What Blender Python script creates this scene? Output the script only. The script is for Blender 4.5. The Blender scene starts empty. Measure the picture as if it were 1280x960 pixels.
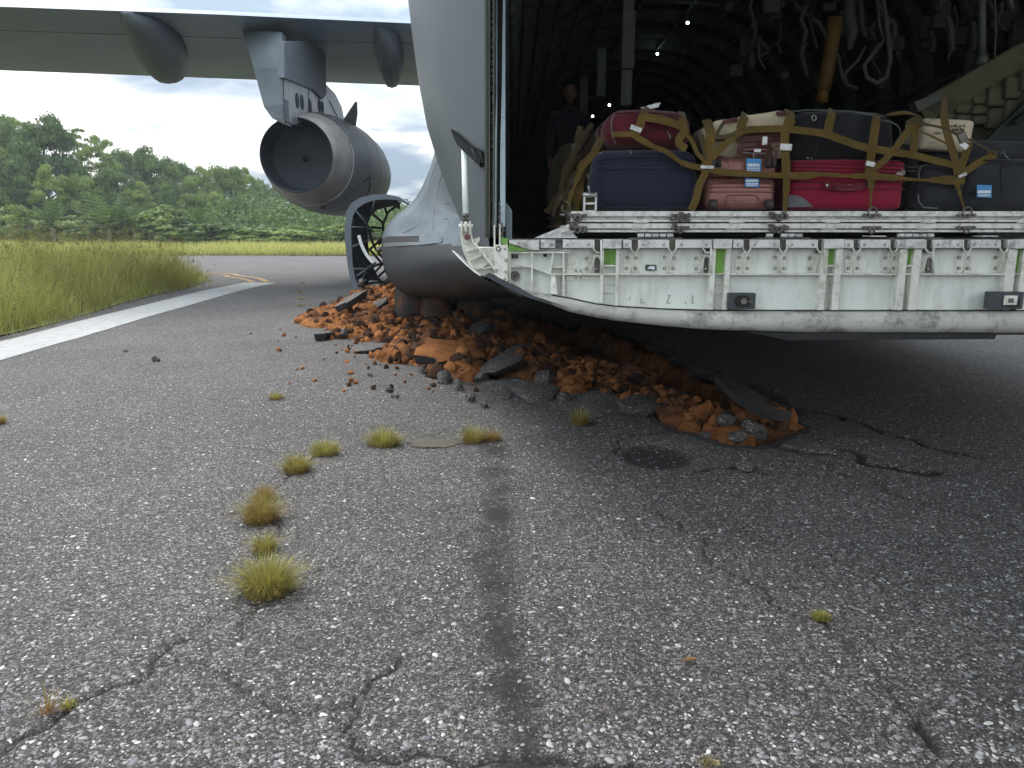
import bpy, bmesh, math, random
import numpy as np
from mathutils import Vector, Matrix, Euler
rnd = random.Random(7)
C = bpy.context.scene.collection
SC = bpy.context.scene
R = math.radians
# ------------------------------------------------------------------ camera
F = 962.0
PITCH = math.atan(195.0 / F)
CAMH = 1.35
cp, sp = math.cos(PITCH), math.sin(PITCH)
cam_data = bpy.data.cameras.new('camera')
cam_data.sensor_width = 36.0
cam_data.lens = 36.0 * F / 1280.0
cam_data.clip_end = 5000
cam_data.clip_start = 0.05
cam = bpy.data.objects.new('camera', cam_data)
cam.location = (0, 0, CAMH)
cam.rotation_euler = (math.pi / 2 - PITCH, 0, 0)
C.objects.link(cam)
SC.camera = cam
# ------------------------------------------------------------------ world + sun
SUN_EL, SUN_AZ = R(52), R(-38)      # azimuth from +Y towards +X : the sun stands ahead and to the left
world = bpy.data.worlds.new('World')
SC.world = world
world.use_nodes = True
wn = world.node_tree
wn.nodes.clear()
def wnode(t, **k):
    n = wn.nodes.new(t)
    for a, b in k.items():
        setattr(n, a, b)
    return n
wout = wnode('ShaderNodeOutputWorld')
bg = wnode('ShaderNodeBackground')
sky = wnode('ShaderNodeTexSky', sky_type='NISHITA', sun_disc=False)
sky.sun_elevation = SUN_EL
sky.sun_rotation = SUN_AZ
sky.air_density = 1.0; sky.dust_density = 2.0
tc = wnode('ShaderNodeTexCoord')
sepx = wnode('ShaderNodeSeparateXYZ')
wn.links.new(tc.outputs['Generated'], sepx.inputs[0])
# project directions on a cloud layer plane : dir.xy / (dir.z + k)
addz = wnode('ShaderNodeMath', operation='ADD'); addz.inputs[1].default_value = 0.16
absz = wnode('ShaderNodeMath', operation='ABSOLUTE')
wn.links.new(sepx.outputs['Z'], absz.inputs[0]); wn.links.new(absz.outputs[0], addz.inputs[0])
dx = wnode('ShaderNodeMath', operation='DIVIDE'); dy = wnode('ShaderNodeMath', operation='DIVIDE')
wn.links.new(sepx.outputs['X'], dx.inputs[0]); wn.links.new(addz.outputs[0], dx.inputs[1])
wn.links.new(sepx.outputs['Y'], dy.inputs[0]); wn.links.new(addz.outputs[0], dy.inputs[1])
comb = wnode('ShaderNodeCombineXYZ')
wn.links.new(dx.outputs[0], comb.inputs[0]); wn.links.new(dy.outputs[0], comb.inputs[1])
n1 = wnode('ShaderNodeTexNoise'); n1.inputs['Scale'].default_value = 0.8; n1.inputs['Detail'].default_value = 6
n1.inputs['Roughness'].default_value = 0.5; n1.inputs['Distortion'].default_value = 0.35
n2 = wnode('ShaderNodeTexNoise'); n2.inputs['Scale'].default_value = 1.5; n2.inputs['Detail'].default_value = 6
n2.inputs['Roughness'].default_value = 0.5
mp = wnode('ShaderNodeMapping'); mp.inputs['Location'].default_value = (3.1, 1.7, 0.4)
wn.links.new(comb.outputs[0], mp.inputs[0]); wn.links.new(mp.outputs[0], n1.inputs['Vector'])
mp2 = wnode('ShaderNodeMapping'); mp2.inputs['Location'].default_value = (8.1, 5.2, 2.4)
wn.links.new(comb.outputs[0], mp2.inputs[0]); wn.links.new(mp2.outputs[0], n2.inputs['Vector'])
cov = wnode('ShaderNodeValToRGB')           # cloud cover
cov.color_ramp.elements[0].position = 0.34; cov.color_ramp.elements[1].position = 0.50
wn.links.new(n1.outputs['Fac'], cov.inputs[0])
cc = wnode('ShaderNodeValToRGB')            # cloud radiance (white tops, grey bases)
cc.color_ramp.elements[0].position = 0.43; cc.color_ramp.elements[0].color = (0.29, 0.37, 0.46, 1)
cc.color_ramp.elements[1].position = 0.56; cc.color_ramp.elements[1].color = (1.12, 1.11, 1.07, 1)
e = cc.color_ramp.elements.new(0.50); e.color = (0.54, 0.60, 0.66, 1)
wn.links.new(n2.outputs['Fac'], cc.inputs[0])
skym = wnode('ShaderNodeVectorMath', operation='SCALE'); skym.inputs['Scale'].default_value = 0.13
wn.links.new(sky.outputs[0], skym.inputs[0])
skyp = wnode('ShaderNodeMix', data_type='RGBA'); skyp.inputs['Factor'].default_value = 0.5
skyp.inputs['B'].default_value = (0.62, 0.70, 0.78, 1)
wn.links.new(skym.outputs[0], skyp.inputs['A'])
mx = wnode('ShaderNodeMix', data_type='RGBA')
wn.links.new(cov.outputs[0], mx.inputs['Factor']); wn.links.new(skyp.outputs['Result'], mx.inputs['A']); wn.links.new(cc.outputs[0], mx.inputs['B'])
# overcast skies brighten towards the zenith (CIE overcast distribution)
zz_ = wnode('ShaderNodeMath', operation='MULTIPLY'); zz_.inputs[1].default_value = 1.7
zc_ = wnode('ShaderNodeClamp'); wn.links.new(sepx.outputs['Z'], zc_.inputs[0]); wn.links.new(zc_.outputs[0], zz_.inputs[0])
za_ = wnode('ShaderNodeMath', operation='ADD'); za_.inputs[1].default_value = 0.55; wn.links.new(zz_.outputs[0], za_.inputs[0])
sc2 = wnode('ShaderNodeVectorMath', operation='SCALE'); wn.links.new(mx.outputs['Result'], sc2.inputs[0]); wn.links.new(za_.outputs[0], sc2.inputs['Scale'])
wn.links.new(sc2.outputs[0], bg.inputs['Color'])
bg.inputs['Strength'].default_value = 1.0
wn.links.new(bg.outputs[0], wout.inputs[0])
sun_d = bpy.data.lights.new('sun', 'SUN'); sun_d.energy = 1.15; sun_d.angle = R(18); sun_d.color = (1.0, 0.95, 0.87)
sun = bpy.data.objects.new('sun', sun_d); C.objects.link(sun)
sd = Vector((math.sin(SUN_AZ) * math.cos(SUN_EL), math.cos(SUN_AZ) * math.cos(SUN_EL), math.sin(SUN_EL)))
sun.rotation_euler = (-sd).to_track_quat('-Z', 'Y').to_euler()
sun.location = sd * 40
SC.view_settings.view_transform = 'Standard'
SC.view_settings.look = 'None'
SC.view_settings.exposure = 1.06
SC.view_settings.gamma = 1.0
SC.view_settings.use_curve_mapping = False
SC.cycles.max_bounces = 6
# ------------------------------------------------------------------ photo pixel -> place
def P(px, py, Y):
    u = (px - 640) / F; v = (480 - py) / F
    s = Y / (cp + v * sp)
    return Vector((u * s, Y, CAMH + s * (-sp + v * cp)))
def PX(px, py, x0):
    u = (px - 640) / F; v = (480 - py) / F
    s = x0 / u
    return Vector((x0, s * (cp + v * sp), CAMH + s * (-sp + v * cp)))
def G(px, py, z=0.0):
    u = (px - 640) / F; v = (480 - py) / F
    s = (z - CAMH) / (-sp + v * cp)
    return Vector((u * s, s * (cp + v * sp), z))
# ------------------------------------------------------------------ materials
def nmat(name):
    m = bpy.data.materials.new(name); m.use_nodes = True
    nt = m.node_tree; nt.nodes.clear()
    o = nt.nodes.new('ShaderNodeOutputMaterial'); b = nt.nodes.new('ShaderNodeBsdfPrincipled')
    nt.links.new(b.outputs[0], o.inputs[0])
    return m, nt, b
def N(nt, t, ins=None, **k):
    n = nt.nodes.new(t)
    for a, v in k.items(): setattr(n, a, v)
    for a, v in (ins or {}).items():
        if isinstance(v, bpy.types.NodeSocket): nt.links.new(v, n.inputs[a])
        else: n.inputs[a].default_value = v
    return n
def ramp(nt, fac, stops):
    n = nt.nodes.new('ShaderNodeValToRGB')
    els = n.color_ramp.elements
    while len(els) < len(stops): els.new(0.5)
    for el, (p, c) in zip(els, stops):
        el.position = p
        el.color = (c, c, c, 1) if isinstance(c, (int, float)) else (*c, 1)
    nt.links.new(fac, n.inputs[0])
    return n.outputs[0]
def mixc(nt, f, a, b, blend='MIX'):
    n = nt.nodes.new('ShaderNodeMix'); n.data_type = 'RGBA'; n.blend_type = blend
    for s, v in (('Factor', f), ('A', a), ('B', b)):
        if isinstance(v, bpy.types.NodeSocket): nt.links.new(v, n.inputs[s])
        elif s == 'Factor': n.inputs[s].default_value = v
        else: n.inputs[s].default_value = (*v, 1) if len(v) == 3 else v
    return n.outputs['Result']
def mth(nt, op, a, b=0.0):
    n = nt.nodes.new('ShaderNodeMath'); n.operation = op
    for i, v in enumerate((a, b)):
        if isinstance(v, bpy.types.NodeSocket): nt.links.new(v, n.inputs[i])
        else: n.inputs[i].default_value = v
    return n.outputs[0]
def objco(nt, scale=(1, 1, 1)):
    t = nt.nodes.new('ShaderNodeTexCoord')
    g = nt.nodes.new('ShaderNodeNewGeometry')
    m = nt.nodes.new('ShaderNodeMapping'); m.inputs['Scale'].default_value = scale
    nt.links.new(g.outputs['Position'], m.inputs[0])
    return m.outputs[0]
def locco(nt, scale=(1, 1, 1)):
    t = nt.nodes.new('ShaderNodeTexCoord')
    m = nt.nodes.new('ShaderNodeMapping'); m.inputs['Scale'].default_value = scale
    nt.links.new(t.outputs['Object'], m.inputs[0])
    return m.outputs[0]
def bump(nt, b, h, strength=0.3, dist=0.01):
    n = N(nt, 'ShaderNodeBump', {'Strength': strength, 'Distance': dist, 'Height': h})
    nt.links.new(n.outputs[0], b.inputs['Normal'])
def paint(name, col, rough=0.45, metal=0.0, var=0.25, scale=3.0, dirt=None, dirt_amt=0.4, dscale=9.0, bmp=0.05, streak=False, spec=0.4):
    m, nt, b = nmat(name)
    co = locco(nt, (1, 1, 0.25) if streak else (1, 1, 1))
    no = N(nt, 'ShaderNodeTexNoise', {'Vector': co, 'Scale': scale, 'Detail': 6.0, 'Roughness': 0.6}).outputs['Fac']
    c = mixc(nt, ramp(nt, no, [(0.3, 0.0), (0.7, 1.0)]), tuple(x * (1 - var) for x in col), tuple(min(1, x * (1 + var)) for x in col))
    if dirt:
        n2_ = N(nt, 'ShaderNodeTexNoise', {'Vector': co, 'Scale': dscale, 'Detail': 9.0, 'Roughness': 0.72}).outputs['Fac']
        c = mixc(nt, mth(nt, 'MULTIPLY', ramp(nt, n2_, [(0.48, 0.0), (0.68, 1.0)]), dirt_amt), c, dirt)
    nt.links.new(c, b.inputs['Base Color'])
    b.inputs['Metallic'].default_value = metal
    b.inputs['Specular IOR Level'].default_value = spec
    nt.links.new(ramp(nt, no, [(0.2, max(0.05, rough - 0.1)), (0.8, min(1, rough + 0.1))]), b.inputs['Roughness'])
    if bmp: bump(nt, b, no, bmp, 0.02)
    return m
def cloth(name, col, scale=500.0, rough=0.85, var=0.2, sheen=0.2, fold=0.4):
    m, nt, b = nmat(name)
    co = locco(nt)
    no = N(nt, 'ShaderNodeTexNoise', {'Vector': co, 'Scale': 9.0, 'Detail': 5.0, 'Roughness': 0.6}).outputs['Fac']
    wv = N(nt, 'ShaderNodeTexNoise', {'Vector': co, 'Scale': scale, 'Detail': 2.0}).outputs['Fac']
    c = mixc(nt, ramp(nt, no, [(0.3, 0.0), (0.7, 1.0)]), tuple(x * (1 - var) for x in col), tuple(x * (1 + var) for x in col))
    c = mixc(nt, mth(nt, 'MULTIPLY', wv, 0.3), c, tuple(x * 0.5 for x in col))
    nt.links.new(c, b.inputs['Base Color'])
    b.inputs['Roughness'].default_value = rough
    b.inputs['Sheen Weight'].default_value = sheen
    b.inputs['Specular IOR Level'].default_value = 0.25
    bump(nt, b, mth(nt, 'ADD', mth(nt, 'MULTIPLY', wv, 0.08), no), fold, 0.02)
    return m
def emit(name, col, s):
    m, nt, b = nmat(name)
    b.inputs['Emission Color'].default_value = (*col, 1); b.inputs['Emission Strength'].default_value = s
    b.inputs['Base Color'].default_value = (*col, 1)
    return m
M = {}
M['skin'] = paint('fuselage_grey', (0.105, 0.122, 0.14), 0.45, 0, 0.12, 1.3, (0.07, 0.075, 0.08), 0.35, 4.0, 0.03, True)
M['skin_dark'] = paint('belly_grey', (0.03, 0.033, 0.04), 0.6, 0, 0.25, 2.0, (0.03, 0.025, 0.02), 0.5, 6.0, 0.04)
M['wing'] = paint('wing_grey', (0.17, 0.225, 0.31), 0.45, 0, 0.10, 0.5, (0.07, 0.08, 0.09), 0.3, 1.2, 0.02)
M['fair'] = paint('fairing_grey', (0.125, 0.148, 0.172), 0.6, 0, 0.15, 1.0, (0.06, 0.07, 0.08), 0.3, 3, 0.02)
M['pale_skin'] = paint('pale_grey_skin', (0.145, 0.17, 0.195), 0.36, 0.1, 0.10, 1.5, (0.09, 0.10, 0.105), 0.4, 5, 0.0, True)
M['cowl'] = paint('cowl_metal', (0.19, 0.205, 0.22), 0.5, 0.15, 0.25, 2.0, (0.09, 0.09, 0.09), 0.5, 5, 0.03)
M['nozzle'] = paint('nozzle_metal', (0.40, 0.38, 0.365), 0.5, 0.15, 0.2, 3.0, (0.2, 0.16, 0.14), 0.5, 5, 0.03)
M['burnt'] = paint('burnt_inside', (0.034, 0.042, 0.054), 0.7, 0.1, 0.2, 2.0)
M['pylon_metal'] = paint('pylon_bare_metal', (0.40, 0.41, 0.42), 0.4, 0.4, 0.2, 3.0, (0.16, 0.16, 0.17), 0.6, 5, 0.03, True)
M['white'] = paint('ramp_pale_green', (0.80, 0.84, 0.80), 0.5, 0, 0.05, 5.0, (0.30, 0.30, 0.25), 0.5, 7.0, 0.05, True)
M['beam'] = paint('ramp_dirty_beam', (0.54, 0.54, 0.49), 0.65, 0, 0.14, 5.0, (0.11, 0.10, 0.075), 0.95, 8.0, 0.1)
M['bone'] = paint('ramp_rib_paint', (0.80, 0.81, 0.74), 0.5, 0, 0.1, 9.0, (0.25, 0.22, 0.15), 0.6, 14.0, 0.05)
M['alu'] = paint('bare_aluminium', (0.72, 0.72, 0.72), 0.38, 0.2, 0.12, 8.0, (0.17, 0.16, 0.14), 0.75, 18.0, 0.06)
M['worn_alu'] = paint('worn_pallet_rail', (0.82, 0.81, 0.77), 0.45, 0.1, 0.08, 8.0, (0.18, 0.17, 0.15), 0.7, 26.0, 0.1)
M['steel'] = paint('dark_steel', (0.16, 0.15, 0.14), 0.5, 0.6, 0.3, 20.0, (0.05, 0.04, 0.03), 0.6, 30.0, 0.1)
M['black'] = paint('black_rubber', (0.018, 0.018, 0.02), 0.7, 0, 0.3, 8.0, (0.10, 0.08, 0.06), 0.25, 20.0, 0.05)
M['green'] = paint('green_pad', (0.21, 0.42, 0.09), 0.7, 0, 0.15, 8.0, (0.08, 0.13, 0.04), 0.7, 16.0, 0.05, True)
M['boxgrey'] = paint('box_grey', (0.06, 0.067, 0.077), 0.5, 0, 0.1, 8.0)
M['strut'] = paint('strut_pale_blue', (0.30, 0.38, 0.42), 0.3, 0.2, 0.12, 5.0)
M['strut_white'] = paint('strut_white', (0.70, 0.76, 0.74), 0.3, 0.0, 0.08, 5.0)
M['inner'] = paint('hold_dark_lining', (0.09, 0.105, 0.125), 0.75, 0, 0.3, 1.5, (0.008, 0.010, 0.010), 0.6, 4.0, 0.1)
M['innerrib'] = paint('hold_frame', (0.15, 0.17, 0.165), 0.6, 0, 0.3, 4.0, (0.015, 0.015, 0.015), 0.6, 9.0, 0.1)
M['innerpost'] = paint('hold_post', (0.085, 0.095, 0.08), 0.55, 0, 0.2, 4.0)
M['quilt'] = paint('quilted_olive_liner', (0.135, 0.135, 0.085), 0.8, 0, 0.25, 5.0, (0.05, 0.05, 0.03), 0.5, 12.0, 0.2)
M['clutter'] = paint('dim_fittings', (0.05, 0.055, 0.05), 0.7, 0, 0.4, 6.0)
M['foil'] = paint('quilted_silver_liner', (0.20, 0.21, 0.20), 0.35, 0.6, 0.35, 9.0, (0.03, 0.03, 0.03), 0.7, 12.0, 0.5)
M['deepgreen'] = paint('dark_green_panel', (0.016, 0.028, 0.028), 0.6, 0, 0.2, 3.0)
M['amber'] = paint('amber_duct', (0.14, 0.075, 0.012), 0.6, 0, 0.25, 6.0)
M['lamp'] = emit('lamp_glow', (0.85, 1.0, 0.9), 6.0)
M['webbing'] = cloth('olive_webbing', (0.135, 0.088, 0.022), 700, 0.85, 0.3, 0.1, 0.5)
M['webbing_dark'] = cloth('dark_webbing', (0.075, 0.058, 0.030), 700, 0.85, 0.35, 0.1, 0.5)
M['navy'] = cloth('navy_cloth', (0.016, 0.021, 0.048), 600, 0.8, 0.15, 0.2, 0.35)
M['navy_trim'] = cloth('navy_trim', (0.009, 0.011, 0.026), 600, 0.7, 0.15)
M['maroon'] = cloth('maroon_cloth', (0.12, 0.012, 0.022), 600, 0.8, 0.2, 0.2, 0.5)
M['maroon_dark'] = cloth('dark_maroon_cloth', (0.06, 0.012, 0.015), 600, 0.8, 0.2)
M['red'] = cloth('red_cloth', (0.26, 0.003, 0.032), 600, 0.6, 0.15, 0.15, 0.2)
M['red_dark'] = cloth('dark_red_trim', (0.14, 0.006, 0.012), 600, 0.6, 0.15)
M['blackcloth'] = cloth('black_cloth', (0.017, 0.018, 0.022), 600, 0.8, 0.3, 0.15, 0.6)
M['greycloth'] = cloth('grey_cloth', (0.13, 0.14, 0.15), 600, 0.8, 0.2)
M['charcoal'] = cloth('charcoal_cloth', (0.028, 0.030, 0.037), 600, 0.8, 0.25, 0.15, 0.5)
M['rose'] = paint('rose_shell', (0.30, 0.135, 0.12), 0.35, 0.25, 0.12, 6.0, (0.2, 0.08, 0.07), 0.3, 20, 0.02)
M['rose_dark'] = paint('rose_dark', (0.17, 0.07, 0.065), 0.4, 0.2, 0.12, 6.0)
M['dim'] = None
M['wheel'] = paint('caster_dark', (0.05, 0.038, 0.036), 0.5, 0, 0.2, 20)
M['cream'] = paint('cream_shell', (0.74, 0.64, 0.46), 0.4, 0, 0.06, 6.0, (0.4, 0.32, 0.2), 0.3, 14, 0.02)
M['oxblood'] = paint('oxblood_trim', (0.085, 0.016, 0.016), 0.4, 0, 0.2, 9.0)
M['zip'] = paint('zip_metal', (0.40, 0.40, 0.38), 0.3, 0.7, 0.1, 20)
M['tagblue'] = paint('tag_blue', (0.07, 0.28, 0.62), 0.5, 0, 0.05, 9)
M['tagwhite'] = paint('tag_white', (0.75, 0.80, 0.85), 0.5, 0, 0.03, 9)
M['paper'] = paint('cream_paper', (0.62, 0.53, 0.40), 0.8, 0, 0.12, 7.0, (0.30, 0.22, 0.15), 0.5, 8, 0.3)
M['ink'] = paint('ink', (0.06, 0.045, 0.04), 0.7)
M['clothes'] = cloth('dark_uniform', (0.020, 0.024, 0.033), 500)
M['face'] = paint('skin_tone', (0.22, 0.13, 0.09), 0.5, 0, 0.08, 9)
M['hair'] = paint('black_hair', (0.010, 0.009, 0.009), 0.6)
M['tyre'] = paint('tyre_muddy', (0.03, 0.028, 0.027), 0.8, 0, 0.3, 4.0, (0.22, 0.075, 0.02), 0.8, 5.0, 0.3)
# ------------------------------------------------------------------ mesh builder
WORIG = {}
def finish(me, name, mat, parent, smooth, origin):
    mats = mat if isinstance(mat, (list, tuple)) else [mat]
    for m_ in mats: me.materials.append(m_)
    o = bpy.data.objects.new(name, me); C.objects.link(o)
    if parent is not None:
        po = WORIG[parent.name]; o.parent = parent; og = origin if origin is not None else po
        o.location = og - po
    else:
        og = origin if origin is not None else Vector((0, 0, 0))
        o.location = og
    WORIG[o.name] = Vector(og)
    me.transform(Matrix.Translation(-og))
    if smooth:
        me.polygons.foreach_set('use_smooth', [True] * len(me.polygons))
        if smooth is not True:
            me.set_sharp_from_angle(angle=R(smooth))
    me.update()
    return o
class MB:
    def __init__(s): s.bm = bmesh.new(); s.mi = 0
    def face(s, vs):
        try:
            f = s.bm.faces.new(vs); f.material_index = s.mi; return f
        except ValueError: return None
    def box(s, c, size, rot=None, bev=0.0, seg=2):
        r = bmesh.ops.create_cube(s.bm, size=1.0)
        vs = r['verts']
        mt = Matrix.Translation(Vector(c)) @ (rot.to_4x4() if rot is not None else Matrix.Identity(4)) @ Matrix.Diagonal((*size, 1))
        bmesh.ops.transform(s.bm, matrix=mt, verts=vs)
        fs = set(f for v in vs for f in v.link_faces)
        for f in fs: f.material_index = s.mi
        if bev > 0:
            es = list(set(e_ for v in vs for e_ in v.link_edges))
            rr = bmesh.ops.bevel(s.bm, geom=es, offset=bev, segments=seg, affect='EDGES', profile=0.5)
            for f in rr['faces']: f.material_index = s.mi
            return list(set(v for f in rr['faces'] for v in f.verts) | set(v for v in vs if v.is_valid))
        return vs
    def bb(s, p0, p1, bev=0.0, seg=2):
        a = Vector([min(p0[i], p1[i]) for i in range(3)]); b = Vector([max(p0[i], p1[i]) for i in range(3)])
        return s.box((a + b) / 2, tuple(b - a), None, bev, seg)
    def ring(s, pts): return [s.bm.verts.new(p) for p in pts]
    def bridge(s, a, b, closed=True):
        n = len(a)
        for i in range(n if closed else n - 1):
            j = (i + 1) % n
            s.face((a[i], a[j], b[j], b[i]))
    def loft(s, secs, closed=True, cap=True):
        rs = [s.ring(x) for x in secs]
        for a, b in zip(rs, rs[1:]): s.bridge(a, b, closed)
        if cap and closed:
            s.face(list(reversed(rs[0]))); s.face(rs[-1])
        return rs
    def prism(s, pts, d):
        """polygon pts (3d) extruded by vector d"""
        a = s.ring(pts); b = s.ring([Vector(p) + Vector(d) for p in pts])
        s.bridge(a, b); s.face(list(reversed(a))); s.face(b)
    def cyl(s, p0, p1, r0, r1=None, n=12, cap=True):
        r1 = r0 if r1 is None else r1
        p0, p1 = Vector(p0), Vector(p1); t = (p1 - p0).normalized()
        a = t.orthogonal().normalized(); b = t.cross(a)
        cs = [(math.cos(2 * math.pi * i / n), math.sin(2 * math.pi * i / n)) for i in range(n)]
        s.loft([[p0 + (a * x + b * y) * r0 for x, y in cs], [p1 + (a * x + b * y) * r1 for x, y in cs]], True, cap)
    def tube(s, pts, r, n=8, closed=False):
        pts = [Vector(p) for p in pts]; m = len(pts)
        rr = r if isinstance(r, (list, tuple)) else [r] * m
        rings = []; nrm = None
        for i in range(m):
            if closed: t = pts[(i + 1) % m] - pts[i - 1]
            else: t = pts[min(i + 1, m - 1)] - pts[max(i - 1, 0)]
            t.normalize()
            if nrm is None: nrm = t.orthogonal().normalized()
            nrm = (nrm - t * nrm.dot(t)).normalized(); b = t.cross(nrm)
            rings.append(s.ring([pts[i] + (nrm * math.cos(2 * math.pi * k / n) + b * math.sin(2 * math.pi * k / n)) * rr[i] for k in range(n)]))
        for a, b in zip(rings, rings[1:]): s.bridge(a, b)
        if closed: s.bridge(rings[-1], rings[0])
        else: s.face(list(reversed(rings[0]))); s.face(rings[-1])
    def ribbon(s, pts, w, th=0.004, n0=(0, -1, 0.15), twist=None):
        pts = smoothpts(pts); n0 = Vector(n0); secs = []
        m = len(pts)
        for i, p in enumerate(pts):
            t = (pts[min(i + 1, m - 1)] - pts[max(i - 1, 0)]).normalized()
            side = t.cross(n0)
            if side.length < 1e-3: side = Vector((1, 0, 0))
            side.normalize(); nn = side.cross(t).normalized()
            ww = w * (twist[min(len(twist) - 1, int(i / m * len(twist)))] if twist else 1.0)
            secs.append([p + side * ww / 2 + nn * th / 2, p - side * ww / 2 + nn * th / 2, p - side * ww / 2 - nn * th / 2, p + side * ww / 2 - nn * th / 2])
        s.loft(secs)
    def rev(s, prof, c, axis='Y', n=40, cap=False):
        """prof list of (along, radius) round axis through c"""
        rs = []
        for a, r_ in prof:
            ring = []
            for k in range(n):
                an = 2 * math.pi * k / n
                if axis == 'Y': ring.append(Vector((c[0] + r_ * math.cos(an), c[1] + a, c[2] + r_ * math.sin(an))))
                elif axis == 'X': ring.append(Vector((c[0] + a, c[1] + r_ * math.cos(an), c[2] + r_ * math.sin(an))))
                else: ring.append(Vector((c[0] + r_ * math.cos(an), c[1] + r_ * math.sin(an), c[2] + a)))
            rs.append(s.ring(ring))
        for a, b in zip(rs, rs[1:]): s.bridge(a, b)
        if cap: s.face(list(reversed(rs[0]))); s.face(rs[-1])
    def build(s, name, mat, parent=None, smooth=False, origin=None, norm=True):
        if norm: bmesh.ops.recalc_face_normals(s.bm, faces=s.bm.faces)
        me = bpy.data.meshes.new(name); s.bm.to_mesh(me); s.bm.free()
        return finish(me, name, mat, parent, smooth, Vector(origin) if origin is not None else None)
def smoothpts(pts, k=4):
    pts = [Vector(p) for p in pts]
    if len(pts) < 3: return [pts[0].lerp(pts[-1], i / k) for i in range(k + 1)]
    out = []
    for i in range(len(pts) - 1):
        p0 = pts[max(i - 1, 0)]; p1 = pts[i]; p2 = pts[i + 1]; p3 = pts[min(i + 2, len(pts) - 1)]
        for j in range(k):
            t = j / k
            out.append(0.5 * ((2 * p1) + (p2 - p0) * t + (2 * p0 - 5 * p1 + 4 * p2 - p3) * t * t + (3 * p1 - p0 - 3 * p2 + p3) * t ** 3))
    out.append(pts[-1])
    return out
def thing(name, label, cat, loc, group=None):
    o = bpy.data.objects.new(name, None); C.objects.link(o)
    o.empty_display_size = 0.2
    o.location = loc; WORIG[o.name] = Vector(loc)
    tag(o, label, cat, group); return o
def tag(o, label=None, cat=None, group=None, kind=None):
    if label: o['label'] = label
    if cat: o['category'] = cat
    if group: o['group'] = group
    if kind: o['kind'] = kind
    return o
def np_mesh(name, verts, faces, mat, parent=None, smooth=False, origin=None):
    me = bpy.data.meshes.new(name)
    verts = np.asarray(verts, dtype=np.float32); faces = np.asarray(faces, dtype=np.int32)
    k = faces.shape[1]
    me.vertices.add(len(verts)); me.vertices.foreach_set('co', verts.ravel())
    me.loops.add(faces.size); me.loops.foreach_set('vertex_index', faces.ravel())
    me.polygons.add(len(faces)); me.polygons.foreach_set('loop_start', np.arange(0, faces.size, k, dtype=np.int32))
    me.update(calc_edges=True)
    me.validate()
    return finish(me, name, mat, parent, smooth, Vector(origin) if origin is not None else None)
# ------------------------------------------------------------------ numpy noise
def _h(ix, iy, seed):
    n = (ix.astype(np.int64) * 374761393 + iy.astype(np.int64) * 668265263 + seed * 1442695041) & 0x7fffffff
    n = ((n ^ (n >> 13)) * 1274126177) & 0x7fffffff
    return ((n ^ (n >> 16)) & 0xffff) / 65535.0
def vnoise(x, y, seed=0):
    ix = np.floor(x); iy = np.floor(y); fx = x - ix; fy = y - iy
    fx = fx * fx * (3 - 2 * fx); fy = fy * fy * (3 - 2 * fy)
    a = _h(ix, iy, seed); b = _h(ix + 1, iy, seed); c = _h(ix, iy + 1, seed); d = _h(ix + 1, iy + 1, seed)
    return (a * (1 - fx) + b * fx) * (1 - fy) + (c * (1 - fx) + d * fx) * fy
def fbm(x, y, oct=4, seed=0, gain=0.5):
    s = 0; a = 1; t = 0
    for o in range(oct):
        s = s + a * vnoise(x * 2 ** o, y * 2 ** o, seed + o * 17); t += a; a *= gain
    return s / t
def seg_dist(X, Y, pts):
    best = np.full(X.shape, 1e9)
    for (x0, y0), (x1, y1) in zip(pts, pts[1:]):
        dx_, dy_ = x1 - x0, y1 - y0; L = dx_ * dx_ + dy_ * dy_ + 1e-12
        t = np.clip(((X - x0) * dx_ + (Y - y0) * dy_) / L, 0, 1)
        best = np.minimum(best, np.hypot(X - x0 - t * dx_, Y - y0 - t * dy_))
    return best
def inside(X, Y, poly):
    c = np.zeros(X.shape, bool); n = len(poly); j = n - 1
    for i in range(n):
        xi, yi = poly[i]; xj, yj = poly[j]
        if yi != yj:
            c ^= ((yi > Y) != (yj > Y)) & (X < (xj - xi) * (Y - yi) / (yj - yi) + xi)
        j = i
    return c
def rough_line(pts, seed, amp=0.12, lv=3):
    r_ = random.Random(seed); pts = [tuple(p[:2]) for p in pts]
    for l in range(lv):
        o = [pts[0]]
        for a, b in zip(pts, pts[1:]):
            L = math.hypot(b[0] - a[0], b[1] - a[1]); k = r_.uniform(-amp, amp) * L
            o += [((a[0] + b[0]) / 2 - (b[1] - a[1]) / max(L, 1e-6) * k, (a[1] + b[1]) / 2 + (b[0] - a[0]) / max(L, 1e-6) * k), b]
        pts = o
    return pts
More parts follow.
